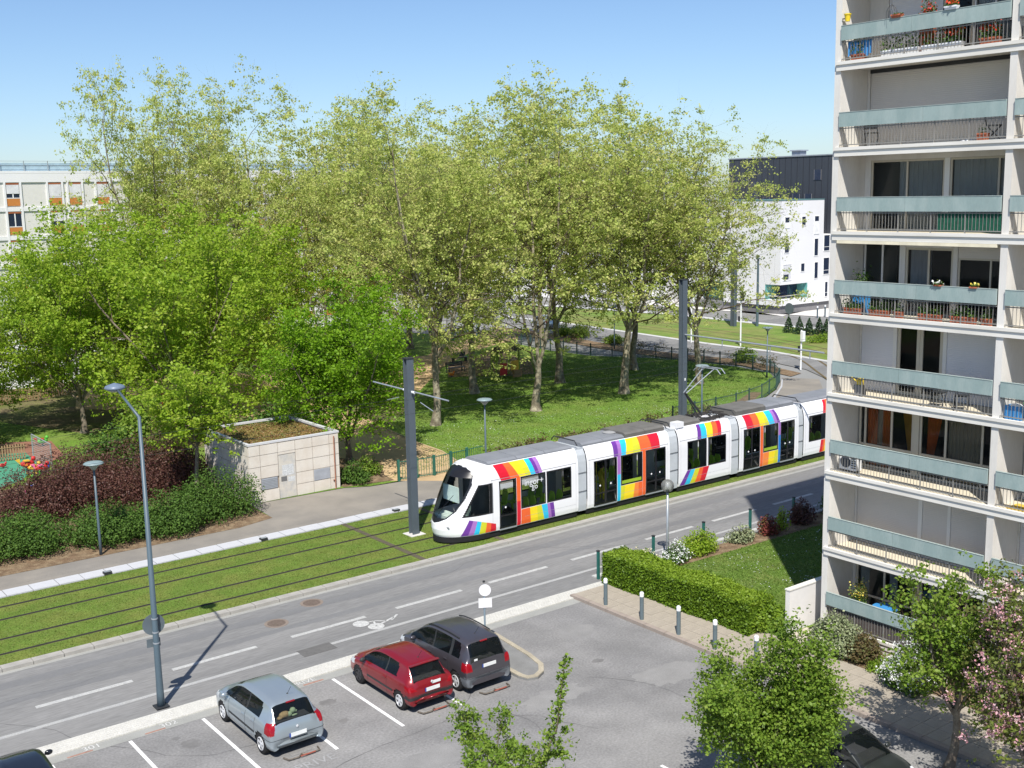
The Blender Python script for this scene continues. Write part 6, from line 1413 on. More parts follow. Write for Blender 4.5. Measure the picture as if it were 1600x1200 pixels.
part('vent_grille', MB().box(xs_[1] + .02, xs_[2] - .08, ky0 + .0, ky0 + .05, .64, 1.22), M('silver vent', (.42, .44, .48), .5, metal=.3), kio)
lv = MB()
for k in range(7): lv.box(xs_[1] + .04, xs_[2] - .1, ky0 - .012, ky0 - .001, .67 + k * .078, .70 + k * .078)
part('vent_slats', lv, galv_m, kio)
lv = MB().box(xs_[4] + .02, xs_[5] - .02, ky0 - .014, ky0 + .0, .64, 1.22)
part('vent_grille', lv, M('silver vent', (.42, .44, .48), .5), kio)
sy = np.linspace(ky0 + .06, ky1 - .06, 6)
for i in range(5):
    for j in range(5):
        for (xa, xb) in ((kx0 - .0, kx0 + .055), (kx1 - .055, kx1)):
            part('wall_panel', MB().box(xa, xb, sy[i] + .012, sy[i + 1] - .012, zs_[j] + .012, zs_[j + 1] - .012), conc, kio)
part('roof_parapet', MB().box(kx0 - .03, kx1 + .03, ky0 - .03, ky0 + .14, kz - .10, kz).box(kx0 - .03, kx1 + .03, ky1 - .14, ky1 + .03, kz - .10, kz).box(kx0 - .03, kx0 + .14, ky0 + .141, ky1 - .141, kz - .10, kz).box(kx1 - .14, kx1 + .03, ky0 + .141, ky1 - .141, kz - .10, kz), M('zinc coping', (.56, .56, .57), .5, .4, var=.06), kio)
part('roof_bed', MB().box(kx0 + .057, kx1 - .057, ky0 + .057, ky1 - .057, kz - .31, kz - .2), M('roof substrate', (.20, .115, .055), .95, .1, var=.25, scale=1.5, fine=.35, fscale=16, bump=1, bscale=20, tint=(.20, .17, .06), tscale=.8, tamt=.9), kio)
P = np.column_stack([rng.uniform(kx0 + .2, kx1 - .2, 5200), rng.uniform(ky0 + .2, ky1 - .2, 5200), np.full(5200, kz - .2)]) - [(kx0 + kx1) / 2, ky0, 0]; P[:, 2] += np.abs(rng.normal(0, .04, 5200))
V, F, t = leaves(P, .09, rng); mesh_np('roof_plants', V, F, leafmat('dry sedum', [(.26, .14, .06), (.22, .17, .05), (.14, .17, .04)], .1), tint=t, parent=kio, kind='stuff')
part('drain_pipe', MB().tube([(kx1 - .3, ky0 - .06, kz - .25), (kx1 - .3, ky0 - .06, .1), (kx1 - .35, ky0 - .12, .02)], .035, 8).tube([(kx1 - .42, ky0 - .06, .5), (kx1 - .3, ky0 - .06, .5)], .03, 6), M('brown pipe', (.30, .14, .09), .7), kio)
part('lightning_rod', MB().tube([(kx1 - .1, ky1 - .05, kz), (kx1 - .1, ky1 - .05, kz + 1.35)], .02, 6), galv_m, kio)
class MBL(MB):
    LOCAL = True
# ================================================================== STREET LAMPS, MASTS, SIGNS
lx, ly = 11.12, 32.58
t = thing('street_lamp', 'tall bent-arm street lamp with a disc head and sign backs, standing at the lot edge', 'street lamp', (lx, ly, 0))
part('pole', MB().tube([(lx, ly, 0), (lx, ly, .5), (lx, ly, 1.0), (lx, ly, 9.05)], [.118, .11, .10, .048], 14), lamp_m, t, smooth=True)
part('base_plate', MB().box(lx - .2, lx + .2, ly - .2, ly + .2, .036, .06), dark_m, t)
part('arm', MB().tube([(lx, ly, 9.02), (lx + .0, ly + 1.75, 9.62)], [.045, .035], 10), lamp_m, t, smooth=True)
part('lamp_head', MB().lathe([(0, -.10), (.20, -.09), (.30, -.03), (.315, .0), (.27, .06), (.15, .10), (0, .15)], (lx, ly + 1.98, 9.66), 26), M('lamp head grey', (.13, .17, .23), .35, .5), t, smooth=True)
part('lamp_glass', MB().lathe([(0, -.14), (.12, -.13), (.19, -.09), (0, -.089)], (lx, ly + 1.98, 9.66), 20), glass('lamp glass', (.5, .5, .5), .5, .1), t)
rs = part('round_sign', MBL().lathe([(0, -.0), (.33, -.0), (.33, .02), (0, .02)], (0, 0, 0), 28, 'y'), M('sign back grey', (.10, .125, .14), .5), t)
rs.location = (0.0, .12, 2.62); rs.rotation_euler = (0, 0, R_(-8))
rs = part('plate_sign', MBL().box(-.22, .18, .0, .018, -.13, .13), M('sign back grey', (.10, .125, .14), .5), t); rs.location = (-.02, .12, 2.05); rs.rotation_euler = (0, 0, R_(-8))
part('sign_clamps', MB().lathe([(.085, -.02), (.10, -.02), (.10, .02), (.085, .02)], (lx, ly, 2.85), 14).lathe([(.085, -.02), (.10, -.02), (.10, .02), (.085, .02)], (lx, ly, 2.42), 14).lathe([(.085, -.02), (.10, -.02), (.10, .02), (.085, .02)], (lx, ly, 2.08), 14), galv_m, t)
def park_lamp(x, y, h, lab):
    t = thing('park_lamp', lab, 'park lamp', (0, 0, 0), 'short mushroom lamps')
    part('pole', MB().tube([(0, 0, 0), (0, 0, .8), (0, 0, h - .25)], [.07, .06, .045], 10), lamp_m, t, smooth=True)
    part('lamp_bowl', MB().lathe([(.04, -.32), (.08, -.30), (.22, -.12), (.33, -.05), (0, -.05)], (0, 0, h), 20), glass('milky bowl', (.45, .5, .52), .6, .3), t, smooth=True)
    part('lamp_disc', MB().lathe([(0, -.045), (.42, -.045), (.44, -.02), (.36, .03), (.15, .055), (0, .06)], (0, 0, h), 24), M('lamp disc', (.22, .29, .30), .4, .5), t, smooth=True)
    t.location = (x, y, 0); return t
park_lamp(14.6, 49.0, 4.15, 'mushroom park lamp standing in front of the laurel mounds')
park_lamp(*G(757, 624, 4.1), 4.1, 'mushroom park lamp on the lawn behind the tram nose')
park_lamp(*G(1097, 571, 4.1), 4.1, 'mushroom park lamp behind the pantograph')
park_lamp(71.7, 59.9, 4.1, 'mushroom park lamp outside the curved fence at the right')
park_lamp(*G(960, 545), 4.2, 'mushroom park lamp between the mottled plane trunks and the side road')
park_lamp(*G(745, 540), 4.2, 'mushroom park lamp behind the straight plane trunk near the far gate')
gx, gy = 32.65, 32.38
t = thing('globe_lamp', 'slim grey garden lamp with a clear globe behind the hedge', 'globe lamp', (gx, gy, 0))
part('pole', MB().tube([(gx, gy, 0), (gx, gy, 1.2), (gx, gy, 2.95)], [.065, .055, .045], 10), galv_m, t, smooth=True); part('collar', MB().lathe([(.05, 0), (.09, .02), (.09, .08), (.05, .1)], (gx, gy, 2.93), 12), dark_m, t)
part('globe', MB().ball((gx, gy, 3.22), .27, n=20), glass('smoked globe', (.30, .30, .28), .42, .05, .8), t, smooth=True); part('bulb', MB().ball((gx, gy, 3.2), .06, .06, .12, 10), whitep, t, smooth=True)
def hmast(t, x, y, z0, z1, w=.34):
    h = w / 2; 
    part('mast', MB().box(x - h, x + h, y - h, y - h + .05, z0, z1).box(x - h, x + h, y + h - .05, y + h, z0, z1).box(x - .05, x + .05, y - h + .051, y + h - .051, z0, z1 - .003), steel_m, t)
mx, my = 26.61, 42.46
t = thing('tram_mast', 'grey H-section catenary mast between the tracks left of the tram, arms both ways', 'mast', (mx, my, 0))
hmast(t, mx, my, .05, 8.1); part('foundation', MB().box(mx - .38, mx + .38, my - .38, my + .38, .0, .075), M('mast foundation', (.55, .53, .5), .9), t)
part('cap', MB().box(mx - .19, mx + .19, my - .19, my + .19, 8.101, 8.15), dark_m, t)
part('bracket_arm', MB().tube([(mx, my + .17, 6.66), (mx, my + 3.1, 6.70)], .035, 8).tube([(mx, my - .17, 6.66), (mx, my - 3.1, 6.62)], .035, 8).tube([(mx, my + .9, 6.25), (mx, my + 1.9, 6.0)], .02, 6).tube([(mx, my - .9, 6.25), (mx, my - 1.9, 6.0)], .02, 6), galv_m, t)
part('insulator', MB().lathe([(.0, -.1), (.06, -.1), (.06, .1), (0, .1)], (mx, my - .35, 6.63), 10, 'y').lathe([(0, -.1), (.06, -.1), (.06, .1), (0, .1)], (mx, my + .35, 6.66), 10, 'y'), white_m, t)
mx2, my2 = 48.95, 47.3
t = thing('tram_mast', 'tall grey catenary mast behind the tram with one long arm reaching over both tracks', 'mast', (mx2, my2, 0))
hmast(t, mx2, my2, 0, 9.97, .36); part('cap', MB().box(mx2 - .2, mx2 + .2, my2 - .2, my2 + .2, 9.971, 10.0), dark_m, t); part('label', MB().box(mx2 - .05, mx2 + .05, my2 - .2, my2 - .185, 3.95, 4.1), white_m, t)
part('bracket_arm', MB().tube([(mx2, my2 - .15, 6.72), (mx2, my2 - 10.2, 6.62)], .05, 8), galv_m, t)
hg = MB()
for dy in (3.1, 6.6, 9.3): hg.tube([(mx2, my2 - dy, 6.68), (mx2, my2 - dy, 6.15)], .03, 6).tube([(mx2, my2 - dy, 6.2), (mx2 - .2, my2 - dy + 1.6, 6.05)], .02, 5)
part('registration_arm', hg, galv_m, t)
for (px, py, h, w, lab) in [(1146, 510, 8.5, .5, 'far catenary mast on the grass before the white corner building')]:
    x, y = G(px, py); t = thing('tram_mast', lab, 'mast', (x, y, 0)); hmast(t, x, y, 0, h, w); part('cap', MB().box(x - w / 2 - .02, x + w / 2 + .02, y - w / 2 - .02, y + w / 2 + .02, h + .001, h + .05), dark_m, t)
x, y = G(1183, 510); t = thing('street_pole', 'slimmer grey pole on the grass right of the far catenary mast', 'pole', (x, y, 0)); part('pole', MB().tube([(x, y, 0), (x, y, 7.5)], [.16, .11], 10), lamp_m, t); part('luminaire', MB().ball((x, y, 7.5), .3, .3, .1), lamp_m, t); part('camera_box', MB().box(x + .1, x + .45, y - .1, y + .15, 3.3, 3.6), lamp_m, t)
x, y = G(1028, 506); t = thing('tram_signal', 'short dark signal pole on the far track grass', 'signal', (x, y, 0)); part('pole', MB().tube([(x, y, 0), (x, y, 3.1)], .05, 6), dark_m, t); part('signal_head', MB().box(x - .22, x + .22, y - .2, y + .2, 2.4, 3.1), M('signal blue grey', (.08, .12, .18), .6), t)
for (px, py, h, lab) in [(1157, 541, 5.4, 'white signal post by the side road kerb, with a round sign and grey box'), (1080, 535, 5.0, 'white signal post right beside the tall tram mast'), (1251, 578, 3.4, 'white signal post by the path edge nearest the tower')]:
    x, y = G(px, py); t = thing('signal_post', lab, 'signal post', (x, y, 0), 'white signal posts')
    part('post', MB().tube([(x, y, 0), (x, y, h)], .075, 8), white_m, t); part('signal_head', MB().box(x - .16, x + .16, y - .28, y - .02, h - .95, h - .1), dark_m if h > 5.2 else white_m, t)
    part('repeater', MB().box(x - .12, x + .12, y + .05, y + .25, h * .45, h * .45 + .5), dark_m, t); part('cap', MB().ball((x, y, h + .02), .1, .1, .07, 8), dark_m, t)
x, y = G(1233, 516); t = thing('round_sign', 'round grey sign back on a post above the leftmost small conifer', 'road sign', (x, y, 0)); part('post', MB().tube([(x, y, 0), (x, y, 2.6)], .04, 6), galv_m, t); part('disc', MB().lathe([(0, 0), (.6, 0), (.6, .03), (0, .03)], (x - .06, y, 2.35), 20, 'x'), M('sign back grey', (.10, .125, .14), .5), t)
for (px, py, lab) in [(1277, 497, 'slim white-topped bollard on the far pavement, left one'), (1289, 495, 'slim white-topped bollard on the far pavement by the tower edge'), (1026, 478, 'slim white bollard on the far pavement left of the tall mast'), (924, 483, 'white post at the far grass edge behind the trees')]:
    x, y = G(px, py); t = thing('bollard', lab, 'bollard', (x, y, 0), 'far pavement bollards'); part('post', MB().tube([(x, y, 0), (x, y, 1.2)], .09, 8), lamp_m, t); part('white_top', MB().tube([(x, y, 1.2), (x, y, 1.4)], .1, 8), white_m, t)
# road sign on the island : white disc over white plate seen from behind
sx_, sy_ = 21.25, 29.65
t = thing('road_sign', 'blank white round sign over a white plate on a grey post beside the grey car', 'road sign', (sx_, sy_, 0))
part('post', MB().tube([(sx_, sy_, .07), (sx_, sy_, 2.35)], .035, 10), M('post blue grey', (.22, .28, .33), .5), t)
d1 = part('disc', MBL().lathe([(0, -.01), (.20, -.01), (.205, .0), (.20, .012), (0, .012)], (0, 0, 0), 28, 'y'), M('pale sign face', (.74, .73, .74), .5), t); d1.location = (0, -.05, 2.16); d1.rotation_euler = (0, 0, R_(-35))
d2 = part('plate', MBL().box(-.225, .225, -.01, .012, -.165, .165), M('pale sign face', (.74, .73, .74), .5), t); d2.location = (0, -.05, 1.72); d2.rotation_euler = (0, 0, R_(-30))
part('cap', MB().lathe([(0, 0), (.045, 0), (.045, .05), (0, .06)], (sx_, sy_, 2.43), 8), dark_m, t)
for i, (y, h) in enumerate([(30.04, 1.0), (28.12, 1.0), (26.3, 1.0), (24.62, 1.0), (22.85, 1.0)]):
    lab = ['bollard nearest the road at the hedge corner', 'second bollard from the road along the hedge pavement', 'third bollard from the road along the hedge pavement', 'fourth bollard from the road, by the lower end of the clipped hedge', 'fifth bollard from the road, rising just above the bushy tree crown'][i]
    t = thing('bollard', lab, 'bollard', (27.07, y, .1), 'white-topped bollards along the hedge pavement')
    part('post', MB().lathe([(.0, 0), (.075, 0), (.075, .86), (0, .86)], (27.07, y, .1), 14), M('bollard grey', (.115, .15, .165), .6), t, smooth=False); part('white_band', MB().lathe([(0, .86), (.078, .862), (.078, .99), (.05, 1.03), (0, 1.035)], (27.07, y, .1), 14), white_m, t)
for i, (x, lab) in enumerate([(28.95, 'green post at the hedge corner'), (32.0, 'green post between cream shrub and globe lamp'), (35.0, 'green post behind the lime shrub'), (38.0, 'green post behind the red leafed shrub'), (41.0, 'green post in the building shadow'), (43.9, 'green post in the shadow by the tower')]):
    t = thing('fence_post', lab, 'post', (x, 32.55, 0), 'green posts along the garden'); part('post', MB().box(x - .045, x + .045, 32.5, 32.6, 0, 1.15), greenpost_m, t); part('cap', MB().box(x - .055, x + .055, 32.49, 32.61, 1.151, 1.19), dark_m, t)
# small uplights on the slab strip
for (px, py, lab) in [(168, 899, 'small dark ground light at the slab strip behind the street lamp'), (412, 846, 'small dark ground light at the slab strip below the kiosk'), (619, 801, 'small dark ground light at the slab strip left of the tram mast')]:
    x, y = G(px, py); t = thing('ground_light', lab, 'ground light', (x, y, 0), 'ground lights by the slab strip'); part('housing', MB().box(x - .16, x + .16, y - .12, y + .12, .05, .17), dark_m, t); part('lens', MB().box(x - .12, x + .12, y - .09, y + .09, .171, .18), galv_m, t)
# contact wires
cwm = MB()
for (y, z) in ((TYC, 6.0), (44.2, 6.0)):
    cwm.tube([(-90, y, z), (26.6, y, z), (49, y, z), (62, y, z)], .006, 4)
for y in (TYC, 44.2): cwm.tube([(-90, y, 6.75), (0, y, 6.35), (26.6, y, 6.62), (38, y, 6.2), (49, y, 6.62), (62, y, 6.5)], .004, 4)
tag(part('contact_wire', cwm, dark_m), 'thin overhead contact wires above both grass tracks', 'wire')
# ================================================================== PARK FENCE
def picket_fence(name, lab, pts, h, m, gap, w, rails, postgap, cat='fence', round_=True, post_w=.04):
    pts = [np.array(p, float) for p in pts]; t = thing(name, lab, cat, (pts[0][0], pts[0][1], 0)); bm = MB(); rl_ = MB(); d = 0; L = 0
    for i in range(len(pts) - 1):
        a, b = pts[i], pts[i + 1]; n = np.linalg.norm(b - a); e = (b - a) / n; q = np.array([-e[1], e[0]])
        for z in rails: rl_.add([(*(a + q * .015), z - .02), (*(b + q * .015), z - .02), (*(b - q * .015), z - .02), (*(a - q * .015), z - .02), (*(a + q * .015), z + .02), (*(b + q * .015), z + .02), (*(b - q * .015), z + .02), (*(a - q * .015), z + .02)], [(0, 1, 2, 3), (7, 6, 5, 4), (0, 4, 5, 1), (1, 5, 6, 2), (2, 6, 7, 3), (3, 7, 4, 0)])
        k = int(n / gap)
        for j in range(k):
            p = a + e * (j + .5) * gap; hh = h + (random.uniform(-.05, .03) if not round_ else 0)
            bm.obox((p[0] + q[0] * .03, p[1] + q[1] * .03, .08), w, w * .5, hh - .1, math.atan2(e[1], e[0]))
        kk = max(1, int(round(n / postgap)))
        for j in range(kk): p = a + e * n * j / kk; part('fence_post', MB().obox((p[0], p[1], 0), post_w * 2, post_w * 2, h + .06, math.atan2(e[1], e[0])), m, t)
    part('fence_rail', rl_, m, t); part('pickets', bm, m, t, kind='stuff'); return t
fgreen = M('fence dark green', (.035, .075, .065), .6)
picket_fence('park_fence', 'low dark green metal fence curving around the park lawn', FEN[4:], 1.15, fgreen, .13, .018, (.15, 1.08), 2.0)
picket_fence('park_gate', 'green double gate across the sand path left of the tram nose', [(31.3, 51.3), (33.4, 51.0), (37, 51.4)], 1.12, M('gate green', (.03, .13, .09), .6), .16, .024, (.12, 1.06), 1.4, 'gate', post_w=.06)
picket_fence('park_gate', 'far green gate across the sand path near the plane trees', [np.array(G(*p)) for p in ((708, 533), (745, 531), (750, 520))], 1.15, M('gate green', (.03, .13, .09), .6), .2, .03, (.12, 1.06), 2, 'gate', post_w=.08)
picket_fence('picket_fence', 'wooden picket fence behind the brown playground surface', [(8, 72.5), (12.5, 71.8), (17.3, 70.9)], 1.05, wood_m, .15, .08, (.3, .85), 2.2, round_=False)
picket_fence('picket_fence', 'wooden picket fence in front of the white fenced plot under the far maples', [(14, 90.5), (20.8, 91.5), (26.5, 92.5)], 1.15, wood_m, .2, .10, (.3, .9), 2.6, round_=False)
t = thing('white_shed', 'low white building or wall behind the far picket fence under the maples', 'building', (22, 100, 0)); part('wall', MB().box(15, 29, 99, 104, 0, 2.8), white_m, t); part('roof', MB().box(14.8, 29.2, 98.8, 104.2, 2.803, 3.0), slab_m, t); part('window', MB().box(18, 20, 98.95, 99.05, 1, 2), dark_m, t); part('window', MB().box(24, 26, 98.95, 99.05, 1, 2), dark_m, t)
# goal / ball cage
a = np.array(G(53, 722)); b = np.array(G(82, 732)); t = thing('mesh_panel', 'upright wire mesh panel of the ball court beside the picket fence', 'mesh panel', (a[0], a[1], 0)); h = 1.7
part('frame', MB().tube([(*a, 0), (*a, h), (*b, h * .85), (*b, 0)], .04, 6), galv_m, t); mb = MB()
for k in range(1, 16): p = a + (b - a) * k / 16; mb.tube([(*p, .1), (*p, h - .02 * k)], .008, 3, False)
for k in range(1, 12): z = h * k / 12; mb.tube([(*a, z), (*b, z * .87)], .008, 3, False)
part('wire_mesh', mb, galv_m, t, kind='stuff')
# play figures
def playfig(px, py, lab, cols, sc=1., kind='spring_rider'):
    sc *= .68; x, y = G(px, py); t = thing(kind, lab, 'play figure', (x, y, 0)); cm = [M('play ' + c, dict(red=(.50, .03, .03), yellow=(.70, .42, .05), green=(.10, .42, .05), blue=(.05, .10, .5), pink=(.75, .15, .35), orange=(.75, .2, .03), white=(.75, .7, .65))[c], .5) for c in cols]
    part('spring', MB().lathe([(.0, 0), (.12 * sc, 0), (.08 * sc, .1), (.12 * sc, .2), (.08 * sc, .3), (0, .32)], (x, y, 0.03), 10), dark_m, t)
    part('figure_body', MB().ball((x, y, .55 * sc), .5 * sc, .16 * sc, .26 * sc, 12).ball((x + .42 * sc, y, .85 * sc), .17 * sc, .12 * sc, .17 * sc, 10), cm[0], t, smooth=True); part('figure_seat', MB().box(x - .25 * sc, x + .12 * sc, y - .22 * sc, y + .22 * sc, .72 * sc, .80 * sc), cm[1 % len(cm)], t)
    part('figure_tail', MB().add([(x - .45 * sc, y - .03, .5 * sc), (x - .8 * sc, y - .03, .9 * sc), (x - .5 * sc, y - .03, .95 * sc), (x - .45 * sc, y + .03, .5 * sc), (x - .8 * sc, y + .03, .9 * sc), (x - .5 * sc, y + .03, .95 * sc)], [(0, 1, 2), (5, 4, 3), (0, 3, 4, 1), (1, 4, 5, 2), (2, 5, 3, 0)]), cm[-1], t); return t
playfig(44, 736, 'red and yellow spring rider in front of the mesh panel', ['red', 'yellow'], 1.2); playfig(54, 740, 'yellow and orange play figure between the red one and the blue one', ['yellow', 'orange'], 1.0); playfig(66, 742, 'pink and red play figure right of the yellow one', ['red', 'pink'], 1.1); playfig(71, 738, 'small blue play figure at the foot of the mesh panel', ['blue'], .8)
playfig(57, 752, 'green spring rider on the edge of the green court', ['green', 'yellow'], .9); playfig(57, 770, 'blue play figure at the edge of the purple shrubs', ['blue', 'white'], 1.0); playfig(50, 780, 'pale pink play figure peeking over the laurel', ['white', 'pink'], .8); playfig(5, 733, 'flat red play disc figure at the left picture edge', ['red'], .6); playfig(67, 698, 'green toy figure with a red top behind the mesh panel', ['green', 'red'], 1.0)
playfig(706, 590, 'small orange and yellow spring rider beside the straight plane trunk', ['orange', 'yellow'], .8)
# playhouse
x, y = G(790, 588); ph_ = thing('playhouse', 'small playground house with dark roof, red panel, yellow panel and green posts', 'playhouse', (x, y, 0))
for dx in (-.9, .9):
    for dy in (-.7, .7): part('post', MB().box(x + dx - .06, x + dx + .06, y + dy - .06, y + dy + .06, 0, 2.2), M('post lime', (.25, .35, .04), .6), ph_)
part('roof', MB().add([(x - 1.15, y - 1, 2.2), (x + 1.15, y - 1, 2.2), (x + 1.15, y + 1, 2.2), (x - 1.15, y + 1, 2.2), (x - .9, y, 2.62), (x + .9, y, 2.62)], [(3, 2, 1, 0), (0, 1, 5, 4), (2, 3, 4, 5), (1, 2, 5), (3, 0, 4)]), M('play roof', (.07, .06, .045), .8), ph_)
part('deck', MB().box(x - .9, x + .9, y - .7, y + .7, .5, .58), wood_m, ph_); part('red_panel', MB().box(x - 1.2, x - .5, y - .9, y - .84, .3, 1.3), M('play red', (.62, .02, .03), .5), ph_); part('yellow_panel', MB().box(x + .0, x + .8, y - .8, y - .74, .6, 1.4), M('play yellow', (.80, .5, .03), .5), ph_); part('counter', MB().box(x + .1, x + .9, y - 1.1, y - .85, 0, .6), wood_m, ph_); part('tree_figure', MB().ball((x - 1.1, y - .2, 1.8), .38, .06, .5, 10).tube([(x - 1.1, y - .2, 0), (x - 1.1, y - .2, 1.5)], .06, 6), M('post lime', (.25, .35, .04), .6), ph_)
x, y = G(712, 582); t = thing('park_bench', 'dark slatted park bench by the sand path in the tree shade', 'bench', (x, y, 0))
for k in range(4): part('seat_slat', MB().box(x - .9, x + .9, y - .25 + k * .12, y - .15 + k * .12, .43, .46), dark_m, t)
for k in range(3): part('back_slat', MB().box(x - .9, x + .9, y + .25, y + .28, .55 + k * .13, .65 + k * .13), dark_m, t)
for dx in (-.8, .8): part('leg', MB().box(x + dx - .03, x + dx + .03, y - .25, y - .2, 0, .43).box(x + dx - .03, x + dx + .03, y + .2, y + .249, 0, .95), dark_m, t)
x, y = G(718, 566); t = thing('park_bench', 'second dark bench behind the first at the sand path', 'bench', (x, y, 0)); part('seat', MB().box(x - .8, x + .8, y - .2, y + .2, .42, .46), dark_m, t); part('backrest', MB().box(x - .8, x + .8, y + .2, y + .23, .5, .9), dark_m, t)
for dx in (-.7, .7): part('leg', MB().box(x + dx - .03, x + dx + .03, y - .2, y + .19, 0, .42), dark_m, t)
x, y = G(300, 655); t = thing('climbing_frame', 'orange playground frame glimpsed through the maple leaves', 'play frame', (x, y, 0)); om = M('play orange', (.75, .2, .03), .5)
for dx in (-1.4, 0, 1.4): part('orange_panel', MB().box(x + dx - .6, x + dx + .6, y - .05, y + .05, .5, 2.0), om, t)
for dx in (-2, 2): part('post', MB().tube([(x + dx, y, 0), (x + dx, y, 2.6)], .08, 8), om, t)
x, y = G(315, 690); t = thing('pink_cover', 'pink fabric canopy behind the kiosk corner', 'canopy', (x, y, 0)); mb = MB(); n = 8
for i in range(n):
    for j in range(4):
        f_ = lambda i, j: (x - 1.6 + 3.2 * i / n, y - .8 + 1.6 * j / 4, 1.0 + .5 * math.sin(i / n * math.pi) * (1 + .3 * math.sin(j + i * 1.3)))
        mb.quad(f_(i, j), f_(i + 1, j), f_(i + 1, j + 1), f_(i, j + 1))
part('fabric', mb, M('pink fabric', (.62, .32, .42), .9, var=.15), t, smooth=True); part('pole', MB().tube([(x - 1.5, y, 0), (x - 1.5, y, 1.1)], .04, 6).tube([(x + 1.5, y, 0), (x + 1.5, y, 1.1)], .04, 6), galv_m, t)
x, y = G(1205, 596)
# ================================================================== FAR BUILDINGS
fwhite = M('far white render', (.74, .735, .74), .8, .2, var=.025, scale=.3); plinth_m = M('grey plinth', (.20, .195, .20), .8, .2, var=.06); teal = M('teal reveal', (.14, .40, .38), .6); blackclad = M('black cladding', (.045, .05, .062), .55, .4, var=.08, scale=.5, stretch=(1, 8, .3)); fgl = M('far glass', (.02, .03, .06), .08, .8, var=0); fframe = M('far frame white', (.78, .78, .78), .5)
wb = thing('white_building', 'white corner building with grey plinth and glazed teal corner loggia', 'building', (108.9, 89.2, 0))
XW, YW = 108.9, 89.2
# facades split so that the loggia is a real recess
LG = dict(x1=XW + 5.2, y1=YW + 2.3, z0=1.7, z1=3.55)
part('wall', MB().box(XW, XW + 14, YW, YW + 15.6, 3.55, 9.3).box(XW, XW + 8.1, YW, YW + 15.6, 9.301, 13.6).box(XW + LG['x1'] - XW, XW + 14, YW, YW + 15.6, 1.0, 3.549).box(XW, LG['x1'] - .001, LG['y1'] + 1.2, YW + 9, 1.0, 3.549).box(XW, LG['x1'] - .001, YW + 13.5, YW + 15.6, 1.0, 3.549).box(XW, LG['x1'] - .001, YW, LG['y1'] + 1.199, 1.0, 1.7).box(XW, LG['x1'] - .001, LG['y1'] + .001, LG['y1'] + 1.199, 1.701, 3.549).box(XW + 1.6, LG['x1'] - .001, YW + 9.001, YW + 13.499, 1.0, 3.549), fwhite, wb)
part('plinth', MB().box(XW + .25, XW + 14, YW + .25, YW + 15.4, -.02, .999), plinth_m, wb)
part('loggia_reveal', MB().box(XW + 1.4, LG['x1'] - .01, YW + 2.0, LG['y1'] - .0, 1.71, 3.54).box(LG['x1'] - .12, LG['x1'] - .01, YW + .02, YW + 1.99, 1.71, 3.54).box(XW + .02, XW + 1.39, LG['y1'] - .1, LG['y1'] - .001, 1.71, 3.54), teal, wb)
w = part('loggia_glazing', MB().box(XW + 1.5, LG['x1'] - .2, YW + 1.5, YW + 1.55, 1.71, 3.54), fgl, wb); part('loggia_rail', MB().box(XW + .03, LG['x1'] - .15, YW + .04, YW + .08, 2.15, 2.24).box(XW + .03, XW + .08, YW + .09, LG['y1'] - .12, 2.15, 2.24).box(XW + .03, XW + .1, YW + .03, YW + .1, 1.7, 2.149), fframe, w)
part('loggia_glazing', MB().box(XW + 1.2, XW + 1.25, YW + 9.1, YW + 13.4, 1.3, 3.5), teal, wb)
for (x0, x1, z0, z1, sh) in [(109.4, 110.9, 4.1, 5.95, 1), (112.75, 113.4, 5.0, 5.95, 0), (115.35, 116.0, 4.0, 5.95, 0), (112.75, 113.45, 10.6, 11.6, 0), (115.2, 116.0, 9.5, 11.6, 2), (115.25, 115.95, 6.8, 8.85, 0), (117.1, 118.2, 7.3, 9.2, 3), (117.1, 118.2, 4.4, 6.4, 3), (117.5, 118.0, 1.6, 3.4, 3), (109.6, 110.4, 7.4, 8.6, 0), (109.6, 110.4, 10.4, 11.6, 2)]:
    w = part('window', MB().box(x0, x1, YW - .012, YW + .0, z0, z1), fgl if sh != 1 else M('far shutter', (.6, .6, .62), .6), wb)
    fr = MB().box(x0 - .06, x0, YW - .05, YW - .0, z0 - .06, z1 + .06).box(x1, x1 + .06, YW - .05, YW - .0, z0 - .06, z1 + .06).box(x0, x1, YW - .05, YW - .0, z0 - .08, z0).box(x0, x1, YW - .05, YW - .0, z1, z1 + .06)
    if sh == 1: fr.box(x0 + .1, x0 + .65, YW - .03, YW - .013, z0 + .05, z0 + .7); 
    if sh == 3: fr.box(x0, x1, YW - .03, YW - .013, z0 + .45, z0 + .5)
    part('window_frame', fr, fframe, w)
    if sh == 1: part('window_pane', MB().box(x0 + .1, x1 - .5, YW - .045, YW - .031, z0 + .1, z0 + .68), fgl, w)
    if sh == 2: part('closed_shutter', MB().box(x0, x1, YW - .03, YW - .013, z0, z1 - .6), fframe, w)
for (y0, z0) in [(YW + 7.5, 4.6), (YW + 11.5, 4.6), (YW + 9, 7.4), (YW + 13, 7.4), (YW + 8, 10.3), (YW + 12, 10.3)]:
    w = part('window', MB().box(XW - .012, XW, y0, y0 + .8, z0, z0 + 1.6), fgl, wb); part('window_frame', MB().box(XW - .05, XW - .0, y0 - .06, y0, z0 - .06, z0 + 1.66).box(XW - .05, XW, y0 + .8, y0 + .86, z0 - .06, z0 + 1.66).box(XW - .05, XW, y0, y0 + .8, z0 - .08, z0), fframe, w)
part('roof_edge', MB().box(XW - .04, XW + 8.14, YW - .04, YW + 15.64, 13.601, 13.7), M('teal edge', (.10, .20, .20), .6), wb)
bb = thing('black_building', 'tall black clad block standing behind the white corner building', 'building', (119.5, 100, 0))
part('wall', MB().box(119.5, 142, 82, 107, 0, 19.0), blackclad, bb); part('roof_edge', MB().box(119.4, 142.1, 81.9, 107.1, 19.001, 19.15), M('roof edge grey', (.25, .27, .3), .5), bb)
